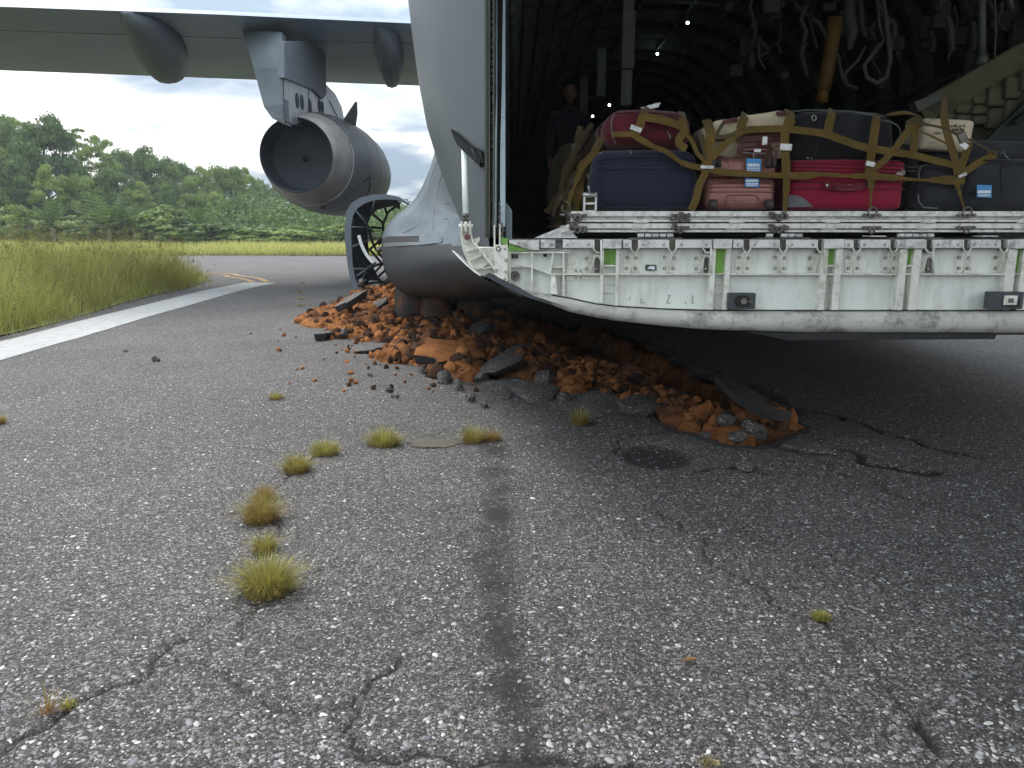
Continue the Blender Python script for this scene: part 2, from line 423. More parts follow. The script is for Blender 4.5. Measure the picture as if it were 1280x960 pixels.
# ================================================================== GROUND
def asphalt_mat(name, ground=True):
    m, nt, b = nmat(name)
    co = objco(nt) if ground else locco(nt)
    big = N(nt, 'ShaderNodeTexNoise', {'Vector': co, 'Scale': 0.9, 'Detail': 6.0, 'Roughness': 0.6}).outputs['Fac']
    mid = N(nt, 'ShaderNodeTexNoise', {'Vector': co, 'Scale': 14.0, 'Detail': 5.0, 'Roughness': 0.7}).outputs['Fac']
    fine = N(nt, 'ShaderNodeTexNoise', {'Vector': co, 'Scale': 230.0, 'Detail': 3.0, 'Roughness': 0.7}).outputs['Fac']
    base = mixc(nt, ramp(nt, mth(nt, 'ADD', mth(nt, 'MULTIPLY', big, 0.6), mth(nt, 'MULTIPLY', mid, 0.4)), [(0.35, 0.0), (0.65, 1.0)]), (0.084, 0.075, 0.071), (0.156, 0.142, 0.132))
    hs = []
    warp = N(nt, 'ShaderNodeTexNoise', {'Vector': co, 'Scale': 70.0, 'Detail': 2.0})
    cw = N(nt, 'ShaderNodeVectorMath', {0: co}, operation='ADD')
    sc_ = N(nt, 'ShaderNodeVectorMath', {0: warp.outputs['Color'], 'Scale': 0.014}, operation='SCALE')
    nt.links.new(sc_.outputs[0], cw.inputs[1])
    for sc0, lo, hi in ((210.0, 0.25, 2.3), (95.0, 0.45, 1.7)):
        v = N(nt, 'ShaderNodeTexVoronoi', {'Vector': cw.outputs[0], 'Scale': sc0, 'Randomness': 1.0})
        q_ = N(nt, 'ShaderNodeSeparateColor', {0: v.outputs['Color']}).outputs[0]
        g_ = mth(nt, 'ADD', mth(nt, 'MULTIPLY', mth(nt, 'POWER', q_, 2.0), hi - lo), lo)
        cmb = N(nt, 'ShaderNodeCombineColor', {0: g_, 1: g_, 2: g_})
        base = mixc(nt, 1.0, base, cmb.outputs[0], 'MULTIPLY'); hs.append(mth(nt, 'MULTIPLY', q_, 20.0 / sc0))
    base = mixc(nt, ramp(nt, fine, [(0.35, 0.0), (0.7, 1.0)]), mixc(nt, 0.5, base, (0.022, 0.021, 0.022)), base)
    for scale, thr, keep, cola, colb in ((72.0, 0.36, 0.70, (0.11, 0.105, 0.105), (0.24, 0.235, 0.225)), (110.0, 0.36, 0.86, (0.26, 0.25, 0.24), (0.55, 0.54, 0.51)), (58.0, 0.30, 0.87, (0.30, 0.295, 0.28), (0.66, 0.65, 0.61)), (38.0, 0.27, 0.93, (0.30, 0.295, 0.29), (0.66, 0.65, 0.62))):
        v = N(nt, 'ShaderNodeTexVoronoi', {'Vector': cw.outputs[0], 'Scale': scale, 'Randomness': 1.0})
        sepc = N(nt, 'ShaderNodeSeparateColor', {0: v.outputs['Color']})
        edge = ramp(nt, v.outputs['Distance'], [(thr * 0.75, 1.0), (thr, 0.0)])
        kk = ramp(nt, sepc.outputs[0], [(keep, 0.0), (keep + 0.02, 1.0)])
        f = mth(nt, 'MULTIPLY', edge, kk)
        base = mixc(nt, f, base, mixc(nt, ramp(nt, sepc.outputs[1], [(0.25, 0.0), (0.9, 1.0)]), cola, colb))
        if scale < 80: hs.append(mth(nt, 'MULTIPLY', f, 10.0 / scale))
    if ground:
        at = N(nt, 'ShaderNodeAttribute', attribute_name='crack').outputs['Fac']
        st = N(nt, 'ShaderNodeAttribute', attribute_name='stain').outputs['Fac']
        so = N(nt, 'ShaderNodeAttribute', attribute_name='soil').outputs['Fac']
        blot = N(nt, 'ShaderNodeTexNoise', {'Vector': co, 'Scale': 4.5, 'Detail': 8.0, 'Roughness': 0.75}).outputs['Fac']
        sm = mth(nt, 'MULTIPLY', ramp(nt, mth(nt, 'ADD', st, mth(nt, 'MULTIPLY', mth(nt, 'SUBTRACT', blot, 0.5), 2.6)), [(0.42, 0.0), (1.05, 1.0)]), ramp(nt, st, [(0.04, 0.0), (0.3, 1.0)]))
        base = mixc(nt, mth(nt, 'MULTIPLY', sm, 0.85), base, (0.014, 0.013, 0.014))
        cf = ramp(nt, mth(nt, 'ADD', at, mth(nt, 'MULTIPLY', mth(nt, 'SUBTRACT', N(nt, 'ShaderNodeTexNoise', {'Vector': co, 'Scale': 90.0, 'Detail': 4.0, 'Roughness': 0.7}).outputs['Fac'], 0.5), 1.6)), [(0.42, 0.0), (0.72, 1.0)])
        base = mixc(nt, cf, base, (0.016, 0.014, 0.013))
        sf = ramp(nt, mth(nt, 'ADD', so, mth(nt, 'MULTIPLY', mth(nt, 'SUBTRACT', mid, 0.5), 1.1)), [(0.4, 0.0), (0.75, 1.0)])
        base = mixc(nt, sf, base, (0.21, 0.085, 0.032))
    nt.links.new(base, b.inputs['Base Color'])
    b.inputs['Roughness'].default_value = 0.78
    b.inputs['Specular IOR Level'].default_value = 0.35
    h = mth(nt, 'ADD', mth(nt, 'MULTIPLY', fine, 0.35), mth(nt, 'ADD', mth(nt, 'ADD', hs[0], hs[1]), mth(nt, 'ADD', hs[2], hs[3])))
    bump(nt, b, h, 0.9, 0.008)
    return m
M['asphalt'] = asphalt_mat('asphalt')
M['asphalt_slab'] = asphalt_mat('asphalt_slab', False)
M['asphalt_edge'] = paint('broken_asphalt', (0.035, 0.034, 0.036), 0.9, 0, 0.4, 30, (0.09, 0.06, 0.04), 0.5, 14, 0.8)
def soil_mat(name, a, b_, dark, sc=5.0):
    m, nt, b = nmat(name)
    co = objco(nt)
    n_ = N(nt, 'ShaderNodeTexNoise', {'Vector': co, 'Scale': sc, 'Detail': 10.0, 'Roughness': 0.72}).outputs['Fac']
    n2_ = N(nt, 'ShaderNodeTexNoise', {'Vector': co, 'Scale': 2.2, 'Detail': 6.0, 'Roughness': 0.6}).outputs['Fac']
    n3_ = N(nt, 'ShaderNodeTexNoise', {'Vector': co, 'Scale': 60.0, 'Detail': 5.0, 'Roughness': 0.8}).outputs['Fac']
    c = mixc(nt, ramp(nt, n_, [(0.35, 0.0), (0.62, 1.0)]), a, b_)
    c = mixc(nt, ramp(nt, n2_, [(0.50, 0.0), (0.60, 0.85)]), c, dark)
    c = mixc(nt, ramp(nt, n3_, [(0.3, 0.45), (0.6, 0.0)]), c, (0.03, 0.015, 0.01))
    nt.links.new(c, b.inputs['Base Color']); b.inputs['Roughness'].default_value = 0.95
    b.inputs['Specular IOR Level'].default_value = 0.15
    bump(nt, b, mth(nt, 'ADD', n3_, mth(nt, 'MULTIPLY', n_, 2.0)), 1.0, 0.035)
    return m
M['soil'] = soil_mat('orange_clay', (0.26, 0.09, 0.032), (0.58, 0.24, 0.08), (0.16, 0.09, 0.06))
M['soil_clod'] = soil_mat('orange_clay_clods', (0.32, 0.11, 0.038), (0.66, 0.28, 0.095), (0.17, 0.085, 0.05), 9.0)
M['soil_dark'] = soil_mat('dark_clay', (0.055, 0.03, 0.02), (0.12, 0.06, 0.035), (0.03, 0.022, 0.02), 9.0)

RUT_PX = [(455, 382), (432, 400), (470, 428), (530, 458), (590, 483), (610, 478), (650, 476), (690, 500), (720, 492), (748, 488), (778, 497), (802, 510), (840, 540), (880, 549), (905, 557), (942, 561), (985, 552), (1004, 540),
          (1000, 517), (960, 492), (900, 464), (840, 442), (740, 406), (690, 394), (640, 384), (590, 376), (520, 370)]
RUT = rough_line([G(*p) for p in RUT_PX] + [G(*RUT_PX[0])], 3, 0.20, 4)[:-1]
CRACKS = [([(-10, 950), (60, 910), (120, 868), (180, 848), (240, 795)], 7), ([(200, 830), (225, 822), (300, 862), (355, 885), (440, 880)], 5),
          ([(495, 818), (460, 850), (447, 890), (440, 930), (450, 945), (520, 940), (640, 948), (760, 955), (870, 962)], 7),
          ([(300, 800), (318, 765), (332, 745), (330, 685), (328, 640), (332, 620), (372, 585), (405, 565), (480, 552), (600, 548), (660, 548)], 5),
          ([(820, 640), (850, 655), (880, 690), (925, 720), (960, 750), (1010, 770), (1040, 785)], 6),
          ([(980, 550), (1020, 560), (1080, 580), (1150, 592), (1172, 590)], 36), ([(1000, 512), (1080, 530), (1150, 555), (1225, 572)], 26),
          ([(870, 588), (920, 583), (935, 590), (958, 593)], 18), ([(1020, 560), (1090, 600), (1200, 640), (1290, 665)], 4),
          ([(200, 640), (250, 642), (305, 640)], 3), ([(380, 717), (420, 707), (450, 700)], 3), ([(330, 640), (370, 620), (400, 612)], 3),
          ([(1148, 905), (1160, 920), (1172, 938)], 14), ([(780, 545), (815, 543), (850, 541), (870, 545)], 8), ([(770, 565), (780, 548)], 6),
          ([(610, 500), (640, 497), (668, 488), (700, 500)], 10), ([(340, 535), (370, 532)], 4), ([(240, 795), (262, 775), (300, 742)], 3),
          ([(1040, 785), (1085, 830), (1150, 905)], 2), ([(700, 895), (760, 890), (830, 870)], 2), ([(900, 640), (990, 690), (1100, 720)], 2),
          ([(960, 455), (1010, 462), (1060, 480)], 6)]
crk = [(rough_line([G(*p) for p in pts], 20 + i, 0.22, 5), w / 1000.0) for i, (pts, w) in enumerate(CRACKS)]
def graded(fine0, fine1, d, lo, hi, g=1.045):
    xs = list(np.arange(fine0, fine1 + d / 2, d)); x, st = xs[-1], d
    while x < hi: st *= g; x += st; xs.append(x)
    x, st = fine0, d; left = []
    while x > lo: st *= g; x -= st; left.append(x)
    return np.array(left[::-1] + xs)
xs = graded(-2.3, 2.6, 0.012, -60, 60, 1.05)
ys = [1.7]
while ys[-1] < 46: ys.append(ys[-1] + max(0.010, 0.0056 * ys[-1]))
ylo = []; y_, st = 1.7, 0.02
while y_ > -30: st *= 1.2; y_ -= st; ylo.append(y_)
ys = np.array(ylo[::-1] + ys)
def ground_height(X, Y):
    z = (fbm(X * 0.5, Y * 0.5, 3, 5) - 0.5) * 0.035 + (fbm(X * 3, Y * 3, 3, 9) - 0.5) * 0.006
    c = G(820, 566); z = z - 0.055 * np.exp(-(((X - c.x) / 0.24) ** 2 + ((Y - c.y) / 0.30) ** 2) ** 2)
    c = G(542, 553); z = z - 0.012 * np.exp(-(((X - c.x) / 0.20) ** 2 + ((Y - c.y) / 0.2) ** 2))
    c = G(760, 500); z = z + 0.05 * np.exp(-(((X - c.x) / 0.3) ** 2 + ((Y - c.y) / 0.35) ** 2))
    c = G(1060, 560); z = z + 0.05 * np.exp(-(((X - c.x) / 0.35) ** 2 + ((Y - c.y) / 0.22) ** 2))
    c = G(640, 480); z = z + 0.04 * np.exp(-(((X - c.x) / 0.3) ** 2 + ((Y - c.y) / 0.3) ** 2))
    return z * np.clip((14 - Y) / 4, 0.0, 1.0)
def attr(me, name, vals):
    a = me.attributes.new(name, 'FLOAT', 'POINT'); a.data.foreach_set('value', np.asarray(vals, dtype=np.float32).ravel())
GX, GY = np.meshgrid(xs, ys)
gz = ground_height(GX, GY)
crackv = np.zeros(GX.shape)
near = (np.abs(GX) < 4.5) & (GY < 14) & (GY > 1.2)
nx, ny = GX[near], GY[near]
cd = np.zeros(nx.shape); wob = fbm(nx * 9, ny * 9, 3, 31); wob2 = fbm(nx * 5 + 3, ny * 5, 3, 37)
for pts, w in crk:
    x0_, x1_ = min(p[0] for p in pts) - .15, max(p[0] for p in pts) + .15; y0_, y1_ = min(p[1] for p in pts) - .15, max(p[1] for p in pts) + .15
    mk = (nx > x0_) & (nx < x1_) & (ny > y0_) & (ny < y1_)
    d = seg_dist(nx[mk], ny[mk], pts) / (w * (0.1 + 0.9 * wob[mk]) + 0.0035)
    cd[mk] = np.maximum(cd[mk], np.clip(1.25 - 0.6 * d, 0, 1) * min(1.0, 0.55 + w * 40) * np.clip(0.35 + 1.6 * wob2[mk], 0, 1))
crackv[near] = cd
gz -= crackv ** 2 * 0.022
a_, b_ = G(470, 500), G(480, 560)
rd = seg_dist(GX, GY, RUT + [RUT[0]])
ins = inside(GX, GY, RUT)
sd_ = seg_dist(GX, GY, [tuple(G(*p)[:2]) for p in [(618, 560), (622, 640), (616, 700), (624, 800), (640, 880), (655, 990)]])
stain = 0.62 * np.exp(-(sd_ / 0.105) ** 2) + 0.25 * np.exp(-(sd_ / 0.22) ** 2)
c = G(820, 566); stain = np.maximum(stain, 1.15 * np.exp(-(((GX - c.x) / 0.22) ** 2 + ((GY - c.y) / 0.27) ** 2) ** 3))
soilv = np.clip(0.62 - rd / 0.30, 0, 1) * np.where(GX < 0.3, 1.0, 0.45)
keep_v = ins & (rd > 0.0)
f_i = np.arange(GX.size).reshape(GX.shape)
q = np.stack([f_i[:-1, :-1], f_i[:-1, 1:], f_i[1:, 1:], f_i[1:, :-1]], -1).reshape(-1, 4)
# the runway ends at its far edge and at the grass verge; faces inside the gouge are missing
qx = (GX[:-1, :-1] + GX[1:, 1:]).ravel() / 2; qy = (GY[:-1, :-1] + GY[1:, 1:]).ravel() / 2
keep = ~(inside(qx, qy, RUT))
runway = np_mesh('runway', np.stack([GX, GY, gz], -1).reshape(-1, 3), q[keep], M['asphalt'], None, True)
attr(runway.data, 'crack', crackv); attr(runway.data, 'stain', stain); attr(runway.data, 'soil', soilv)
tag(runway, 'cracked grey asphalt pavement full of pale stone chips, torn open by a gouge', kind='structure')
# broken asphalt thickness round the gouge
b = MB(); rb = random.Random(5)
prev = None
rr_ = [(x, y) for x, y in RUT]
cx_, cy_ = sum(p[0] for p in rr_) / len(rr_), sum(p[1] for p in rr_) / len(rr_)
rings = []
for i, (x, y) in enumerate(rr_):
    t = Vector((rr_[(i + 1) % len(rr_)][0] - rr_[i - 1][0], rr_[(i + 1) % len(rr_)][1] - rr_[i - 1][1], 0)).normalized()
    nrm = Vector((-t.y, t.x, 0))
    if not inside(np.array([x + nrm.x * .03]), np.array([y + nrm.y * .03]), rr_)[0]: nrm = -nrm
    z0 = float(ground_height(np.array([x]), np.array([y]))[0])
    p = Vector((x, y, 0)); j = lambda s_: rb.uniform(-s_, s_)
    rings.append([p - nrm * 0.05 + Vector((0, 0, z0 + 0.002)), p + nrm * (0.012 + j(.02)) + Vector((0, 0, z0 + 0.004)), p + nrm * (0.015 + j(.035)) + Vector((0, 0, z0 - 0.045 + j(.02))), p + nrm * (j(.05) - 0.01) + Vector((0, 0, z0 - 0.10 + j(.02))), p - nrm * 0.06 + Vector((0, 0, z0 - 0.12))])
rs = [b.ring(r_) for r_ in rings]
for i in range(len(rs)): b.bridge(rs[i], rs[(i + 1) % len(rs)], False)
o = b.build('asphalt_edge', M['asphalt_edge'], runway, False)
# soil in and around the gouge
dx_ = 0.022
sx = np.arange(-3.6, 2.6, dx_); sy = []
yy = 4.6
while yy < 17.0: sy.append(yy); yy += 0.018 + 0.0022 * (yy - 4.6)
SX, SY = np.meshgrid(sx, np.array(sy))
ins = inside(SX, SY, RUT); d = seg_dist(SX, SY, RUT + [RUT[0]])
far = seg_dist(SX, SY, [tuple(G(*p)[:2]) for p in [(1004, 525), (960, 492), (900, 464), (840, 442), (740, 406), (690, 394), (640, 384), (560, 373), (480, 370)]])
near_ = seg_dist(SX, SY, [tuple(G(*p)[:2]) for p in [(430, 400), (470, 428), (530, 458), (590, 483), (650, 476), (690, 500), (748, 488), (802, 510), (840, 540), (905, 557), (985, 552)]])
depth = np.clip(far / 0.18, 0, 1) ** 0.6 * (0.16 + 0.24 * np.clip(1 - far / 1.1, 0, 1)) * np.clip(near_ / 0.35, 0.12, 1)
zs = np.where(ins, -0.05 - depth, -0.16)
lump = fbm(SX * 5, SY * 5, 6, 201, 0.7) - 0.5
rid = 1 - np.abs(fbm(SX * 3.1 + 7, SY * 3.1, 4, 233) * 2 - 1) * 2
zs = zs + np.where(ins, (lump * 0.34 + (rid - 0.3) * 0.06) * np.clip(d / 0.12, 0.15, 1), 0)
mound = np.zeros(SX.shape)
for (px, py, h, rx, ry) in [(430, 392, .16, .55, 1.0), (470, 385, .34, .55, 1.1), (500, 385, .40, .5, 1.2), (480, 410, .26, .45, .7), (540, 405, .42, .42, 1.0), (575, 410, .36, .30, .8), (560, 435, .30, .35, .6), (600, 440, .26, .28, .55), (520, 440, .18, .35, .5), (410, 402, .14, .3, .5), (580, 460, .16, .28, .35), (620, 420, .25, .3, .7), (440, 415, .12, .35, .4), (812, 500, .13, .26, .32), (855, 515, .13, .22, .30), (905, 535, .11, .18, .24), (770, 488, .09, .2, .3), (700, 480, .10, .25, .35), (660, 455, .15, .3, .5), (940, 520, .10, .2, .4), (730, 466, .12, .3, .5), (775, 470, .11, .28, .45), (690, 450, .13, .3, .6), (650, 432, .18, .35, .7)]:
    g = G(px, py); g.y -= 0.2
    mound = np.maximum(mound, h * np.exp(-(((SX - g.x) / rx) ** 2 + ((SY - g.y) / ry) ** 2)))
mz = mound * (0.72 + 1.5 * lump + 0.35 * rid) + 0.02 - 0.06 * (mound < 0.045)
mz = np.where(mound > 0.03, mz - 0.03, -0.3)
zs = np.maximum(zs, mz)
alive = ins | (d < 0.10) | (mound > 0.03)
fi = np.arange(SX.size).reshape(SX.shape)
qf = np.stack([fi[:-1, :-1], fi[:-1, 1:], fi[1:, 1:], fi[1:, :-1]], -1).reshape(-1, 4)
al = alive.ravel(); qf = qf[al[qf].all(axis=1)]
jx = (fbm(SX * 22, SY * 22, 3, 300) - 0.5) * 0.07; jy = (fbm(SX * 22, SY * 22, 3, 340) - 0.5) * 0.10
soil = np_mesh('soil_mound', np.stack([SX + jx, SY + jy, zs], -1).reshape(-1, 3), qf, M['soil'], None, True)
soil['label'] = 'churned orange clay filling the gouge and heaped beside the landing gear pod'; soil['category'] = 'soil'; soil['kind'] = 'stuff'
def soil_z(x, y):
    i = int(np.clip(np.searchsorted(SY[:, 0], y), 1, SY.shape[0] - 1)); j = int(np.clip((x - sx[0]) / dx_, 0, SX.shape[1] - 1))
    return max(float(zs[i, j]), 0.0 if not inside(np.array([x]), np.array([y]), RUT)[0] else -9)
# rocks
def ico(sub):
    bm_ = bmesh.new(); bmesh.ops.create_icosphere(bm_, subdivisions=sub, radius=1.0)
    v = np.array([v_.co[:] for v_ in bm_.verts]); f = np.array([[v_.index for v_ in f_.verts] for f_ in bm_.faces]); bm_.free(); return v, f
IC2 = ico(2); IC1 = ico(1)
def rock(base, size, seed, rough=0.35, flat=(1, 1, 0.7)):
    v, f = base; r_ = np.random.RandomState(seed)
    o = v.copy(); s_ = 1 + rough * (fbm(v[:, 0] * 1.7 + seed * 3.1, v[:, 1] * 1.7 + v[:, 2] * 2.3, 3, seed) - 0.5) * 2 + rough * 0.25 * (r_.rand(len(v)) - .5)
    o = o * s_[:, None]
    for k in range(6):          # broken planes
        n_ = r_.randn(3); n_ /= np.linalg.norm(n_); dd = o @ n_ - r_.uniform(0.55, 0.9)
        o = o - np.clip(dd, 0, None)[:, None] * n_
    o = o * np.array(flat) * size
    e_ = Euler((r_.uniform(0, 6), r_.uniform(0, .6), r_.uniform(0, 6))).to_matrix()
    return o @ np.array(e_).T
def scatter(name, items, mat, label, cat, base):
    V = []; Fc = []; off = 0
    for (x, y, z, s_, sd_, fl) in items:
        v = rock(base, s_, sd_, 0.4, fl) + np.array([x, y, z]); V.append(v); Fc.append(base[1] + off); off += len(v)
    o = np_mesh(name, np.concatenate(V), np.concatenate(Fc), mat, None, 40)
    return tag(o, label, cat, None, 'stuff')
rs_ = random.Random(91)
it = []; it2 = []
for k in range(6000):
    if k < 3600:
        g = G(rs_.gauss(510, 62), rs_.gauss(418, 30))
    else:
        t = rs_.random(); a0 = G(600 + 370 * t, 440 + 95 * t); g = Vector((a0.x + rs_.gauss(0, .14), a0.y + rs_.gauss(0, .30), 0))
    if g.y > 15 or g.y < 4.9 or g.x < -3.5: continue
    i = int(np.clip(np.searchsorted(SY[:, 0], g.y), 1, SY.shape[0] - 1)); j = int(np.clip((g.x - sx[0]) / dx_, 0, SX.shape[1] - 1))
    if not alive[i, j]:
        if rs_.random() > 0.10: continue
        s_ = rs_.choice([.012, .018, .03])
        z = s_ * .3
    else:
        s_ = rs_.choice([.012, .016, .02, .025, .03, .04, .05, .06, .085]) * (0.7 if k >= 3600 else 1.0); z = float(zs[i, j]) + s_ * 0.1
        if inside(np.array([g.x]), np.array([g.y]), RUT)[0] is False: z = max(z, 0)
    (it if rs_.random() < 0.62 else it2).append((g.x, g.y, z, s_, k, (1, 1, rs_.uniform(.5, .9))))
scatter('soil_clods', it, M['soil_clod'], 'loose orange clay clods strewn over the churned heap', 'clods', IC2)
scatter('dark_crumbs', it2, M['soil_dark'], 'dark brown and asphalt crumbs scattered among the orange clods', 'crumbs', IC2)
# broken slabs of asphalt, each one on its own
def slab(name, label, px, py, w, dpt, th, yaw, pitch, roll, dz, seed, group=None, n=11, mats=None):
    r_ = random.Random(seed); g = G(px, py)
    zz = soil_z(g.x, g.y)
    if zz < -1:
        i = int(np.searchsorted(SY[:, 0], g.y)); j = int((g.x - sx[0]) / dx_); zz = float(zs[i, j])
    b = MB(); top = []; bot = []; inn = []
    for k in range(n):
        a = 2 * math.pi * (k + r_.uniform(-.38, .38)) / n; q_ = r_.uniform(.66, 1.12)
        ex = abs(math.cos(a)) ** 0.7 * (1 if math.cos(a) > 0 else -1); ey = abs(math.sin(a)) ** 0.7 * (1 if math.sin(a) > 0 else -1)
        x, y = ex * w / 2 * q_, ey * dpt / 2 * q_
        inn.append(Vector((x * .86, y * .86, th / 2 + r_.uniform(-.004, .004)))); top.append(Vector((x, y, th / 2 - r_.uniform(.006, .016))))
        bot.append(Vector((x * r_.uniform(.8, .98), y * r_.uniform(.8, .98), -th / 2 + r_.uniform(-.012, .012))))
    mid = [(t_ + u_) / 2 * 1.0 + Vector((r_.uniform(-.012, .012), r_.uniform(-.012, .012), 0)) for t_, u_ in zip(top, bot)]
    a = b.ring(inn); t = b.ring(top); m_ = b.ring(mid); bo = b.ring(bot)
    c_ = b.bm.verts.new((0, 0, th / 2 + .003))
    for k in range(n): b.face((a[k], a[(k + 1) % n], c_))
    b.bridge(t, a)
    b.mi = 1; b.bridge(m_, t); b.bridge(bo, m_); b.face(list(reversed(bo)))
    rot = Euler((R(pitch), R(roll), R(yaw)), 'XYZ').to_matrix().to_4x4()
    org = Vector((g.x, g.y, zz + dz))
    bmesh.ops.transform(b.bm, matrix=Matrix.Translation(org) @ rot, verts=b.bm.verts)
    o = b.build(name, mats or [M['asphalt_slab'], M['asphalt_edge']], None, 30, org)
    return tag(o, label, 'asphalt slab' if 'slab' in name else 'asphalt chunk', group, 'thing')
GS = 'broken asphalt slabs round the gouge'
slab('asphalt_slab', 'long grey asphalt slab lifted along its upper edge at the near lip of the gouge', 634, 464, .40, 1.35, .06, -19, 5, -11, .05, 1, GS, 9)
slab('asphalt_slab', 'long tilted asphalt slab lying across the right end of the gouge', 930, 516, .33, 1.15, .07, 7, 3, 16, .10, 2, GS, 9)
slab('asphalt_slab', 'thick asphalt slab with a sunlit orange clay top at the foot of the heap', 562, 460, .66, .66, .12, 8, 11, 4, .04, 3, GS, 15, [M['soil_clod'], M['asphalt_edge']])
slab('asphalt_slab', 'grey topped asphalt slab standing proud at the top right of the orange heap', 572, 413, .50, .9, .12, -12, 14, -14, .20, 4, GS, 9)
slab('asphalt_slab', 'dark asphalt slab leaning in the middle of the orange heap', 508, 410, .42, .8, .10, -35, 20, -24, .19, 5, GS, 9)
slab('asphalt_slab', 'dark edged asphalt slab half buried left of the middle of the heap', 466, 402, .45, .8, .10, -30, 22, -20, .17, 6, GS, 9)
slab('asphalt_slab', 'brown crusted asphalt slab on the crest of the heap below the gear door', 472, 372, .45, 1.1, .12, -28, 16, -22, .20, 7, GS, 9)
slab('asphalt_slab', 'flat thin asphalt slab at the near left foot of the heap', 464, 438, .48, .5, .05, -10, 2, -5, .03, 8, GS, 10)
slab('asphalt_slab', 'small square asphalt slab with a black broken face at the left tip of the heap', 404, 424, .24, .34, .09, 4, 0, 0, .05, 9, GS, 8)
slab('asphalt_slab', 'asphalt slab buckled up on the right of the gouge above the long crack', 1010, 566, .40, .2, .05, -15, 8, 3, .03, 10, GS, 9)
slab('asphalt_slab', 'dark asphalt slab sagging into the near side of the gouge', 690, 474, .30, .45, .09, 25, -12, 12, .05, 11, GS, 8)
slab('asphalt_slab', 'asphalt slab with a pale stony top sliding down beside the lifted long slab', 655, 492, .30, .28, .06, -8, 12, 8, .04, 12, GS, 9)
slab('asphalt_slab', 'asphalt slab slumped at the far right end of the gouge in the shade', 985, 518, .30, .5, .09, 30, -6, 12, .05, 13, GS, 9)
slab('asphalt_slab', 'narrow asphalt slab tipped against the pod side of the heap', 530, 392, .36, .8, .10, 20, 15, 22, .16, 14, GS, 9)
slab('asphalt_slab', 'broad grey asphalt plate tilted at the near lip left of the olive tuft', 668, 494, .42, .5, .06, -30, 7, 9, .03, 21, GS, 8)
slab('asphalt_slab', 'asphalt plate heaved up above the wet hollow on the near lip', 800, 516, .40, .36, .06, -35, 9, 7, .02, 22, GS, 8)
slab('asphalt_slab', 'dark asphalt plate wedged in the right corner of the gouge behind the grey chunks', 968, 540, .2, .26, .07, 24, -9, 12, .05, 23, GS, 8)
slab('asphalt_slab', 'cracked asphalt plate lifted right of the gouge end beside the long crack', 1035, 558, .42, .28, .05, -20, 9, -4, .02, 24, GS, 8)
slab('asphalt_slab', 'small dark asphalt slab standing in the middle of the gouge behind the orange ridge', 838, 478, .30, .5, .08, 30, 20, -18, .12, 25, GS, 8)
slab('asphalt_slab', 'black edged asphalt slab between the thick slab and the proud grey one', 598, 440, .34, .7, .10, -14, 12, -16, .10, 26, GS, 8)
slab('asphalt_slab', 'dark asphalt slab poking out at the left shoulder of the heap', 440, 398, .36, .8, .10, -22, 14, -18, .14, 27, GS, 8)
GC = 'asphalt chunks round the gouge'
for i, (px, py, s_, lb) in enumerate([(941, 549, .095, 'big round grey asphalt chunk at the near right corner of the gouge'), (906, 546, .065, 'grey asphalt chunk left of the big round one in the right corner of the gouge'), (883, 545, .06, 'dark asphalt chunk sticking up from the near lip right of the wet hollow'),
        (921, 556, .06, 'small asphalt chunk on the near lip below the big round chunk'), (556, 478, .09, 'black asphalt chunk just below the thick clay topped slab'), (572, 486, .07, 'small black asphalt chunk on the pavement below the thick slab'), (601, 474, .08, 'dark chunk between the thick slab and the lifted long slab'),
        (680, 487, .10, 'dark asphalt chunk in the near notch of the gouge'), (707, 500, .07, 'dark asphalt chunk at the tip of the near notch'), (195, 452, .045, 'small black stone lying alone on the left side of the pavement'), (157, 440, .03, 'tiny black stone left of and beyond the lone black stone'),
        (487, 489, .04, 'small black crumb on the pavement below the heap'), (463, 470, .03, 'tiny crumb on the pavement left below the heap'), (493, 497, .035, 'small crumb nearest the camera below the heap'), (376, 404, .11, 'rounded orange clay clod lying off the left tip of the heap'), (355, 420, .035, 'small orange clay crumb left of the rounded clod'),
        (588, 500, .05, 'dark crumb on the pavement below the lifted long slab'), (605, 508, .04, 'dark crumb just nearer than the one below the long slab'), (930, 586, .06, 'dark flake standing in the short crack below the gouge'), (430, 423, .07, 'purple grey stone in front of the left part of the heap')]):
    g = G(px, py)
    v = rock(IC2, s_, 500 + i, 0.4, (1, 1, .75)); zz = soil_z(g.x, g.y); zz = 0.0 if zz < -1 else zz
    org = Vector((g.x, g.y, zz + s_ * .35))
    clay = 'orange' in lb
    o = np_mesh('clay_clod' if clay else 'asphalt_chunk', v + np.array(org), IC2[1], M['soil_clod'] if clay else M['asphalt_slab'], None, 35, org)
    tag(o, lb, 'clod' if clay else 'asphalt chunk', 'loose clay clods' if clay else GC)
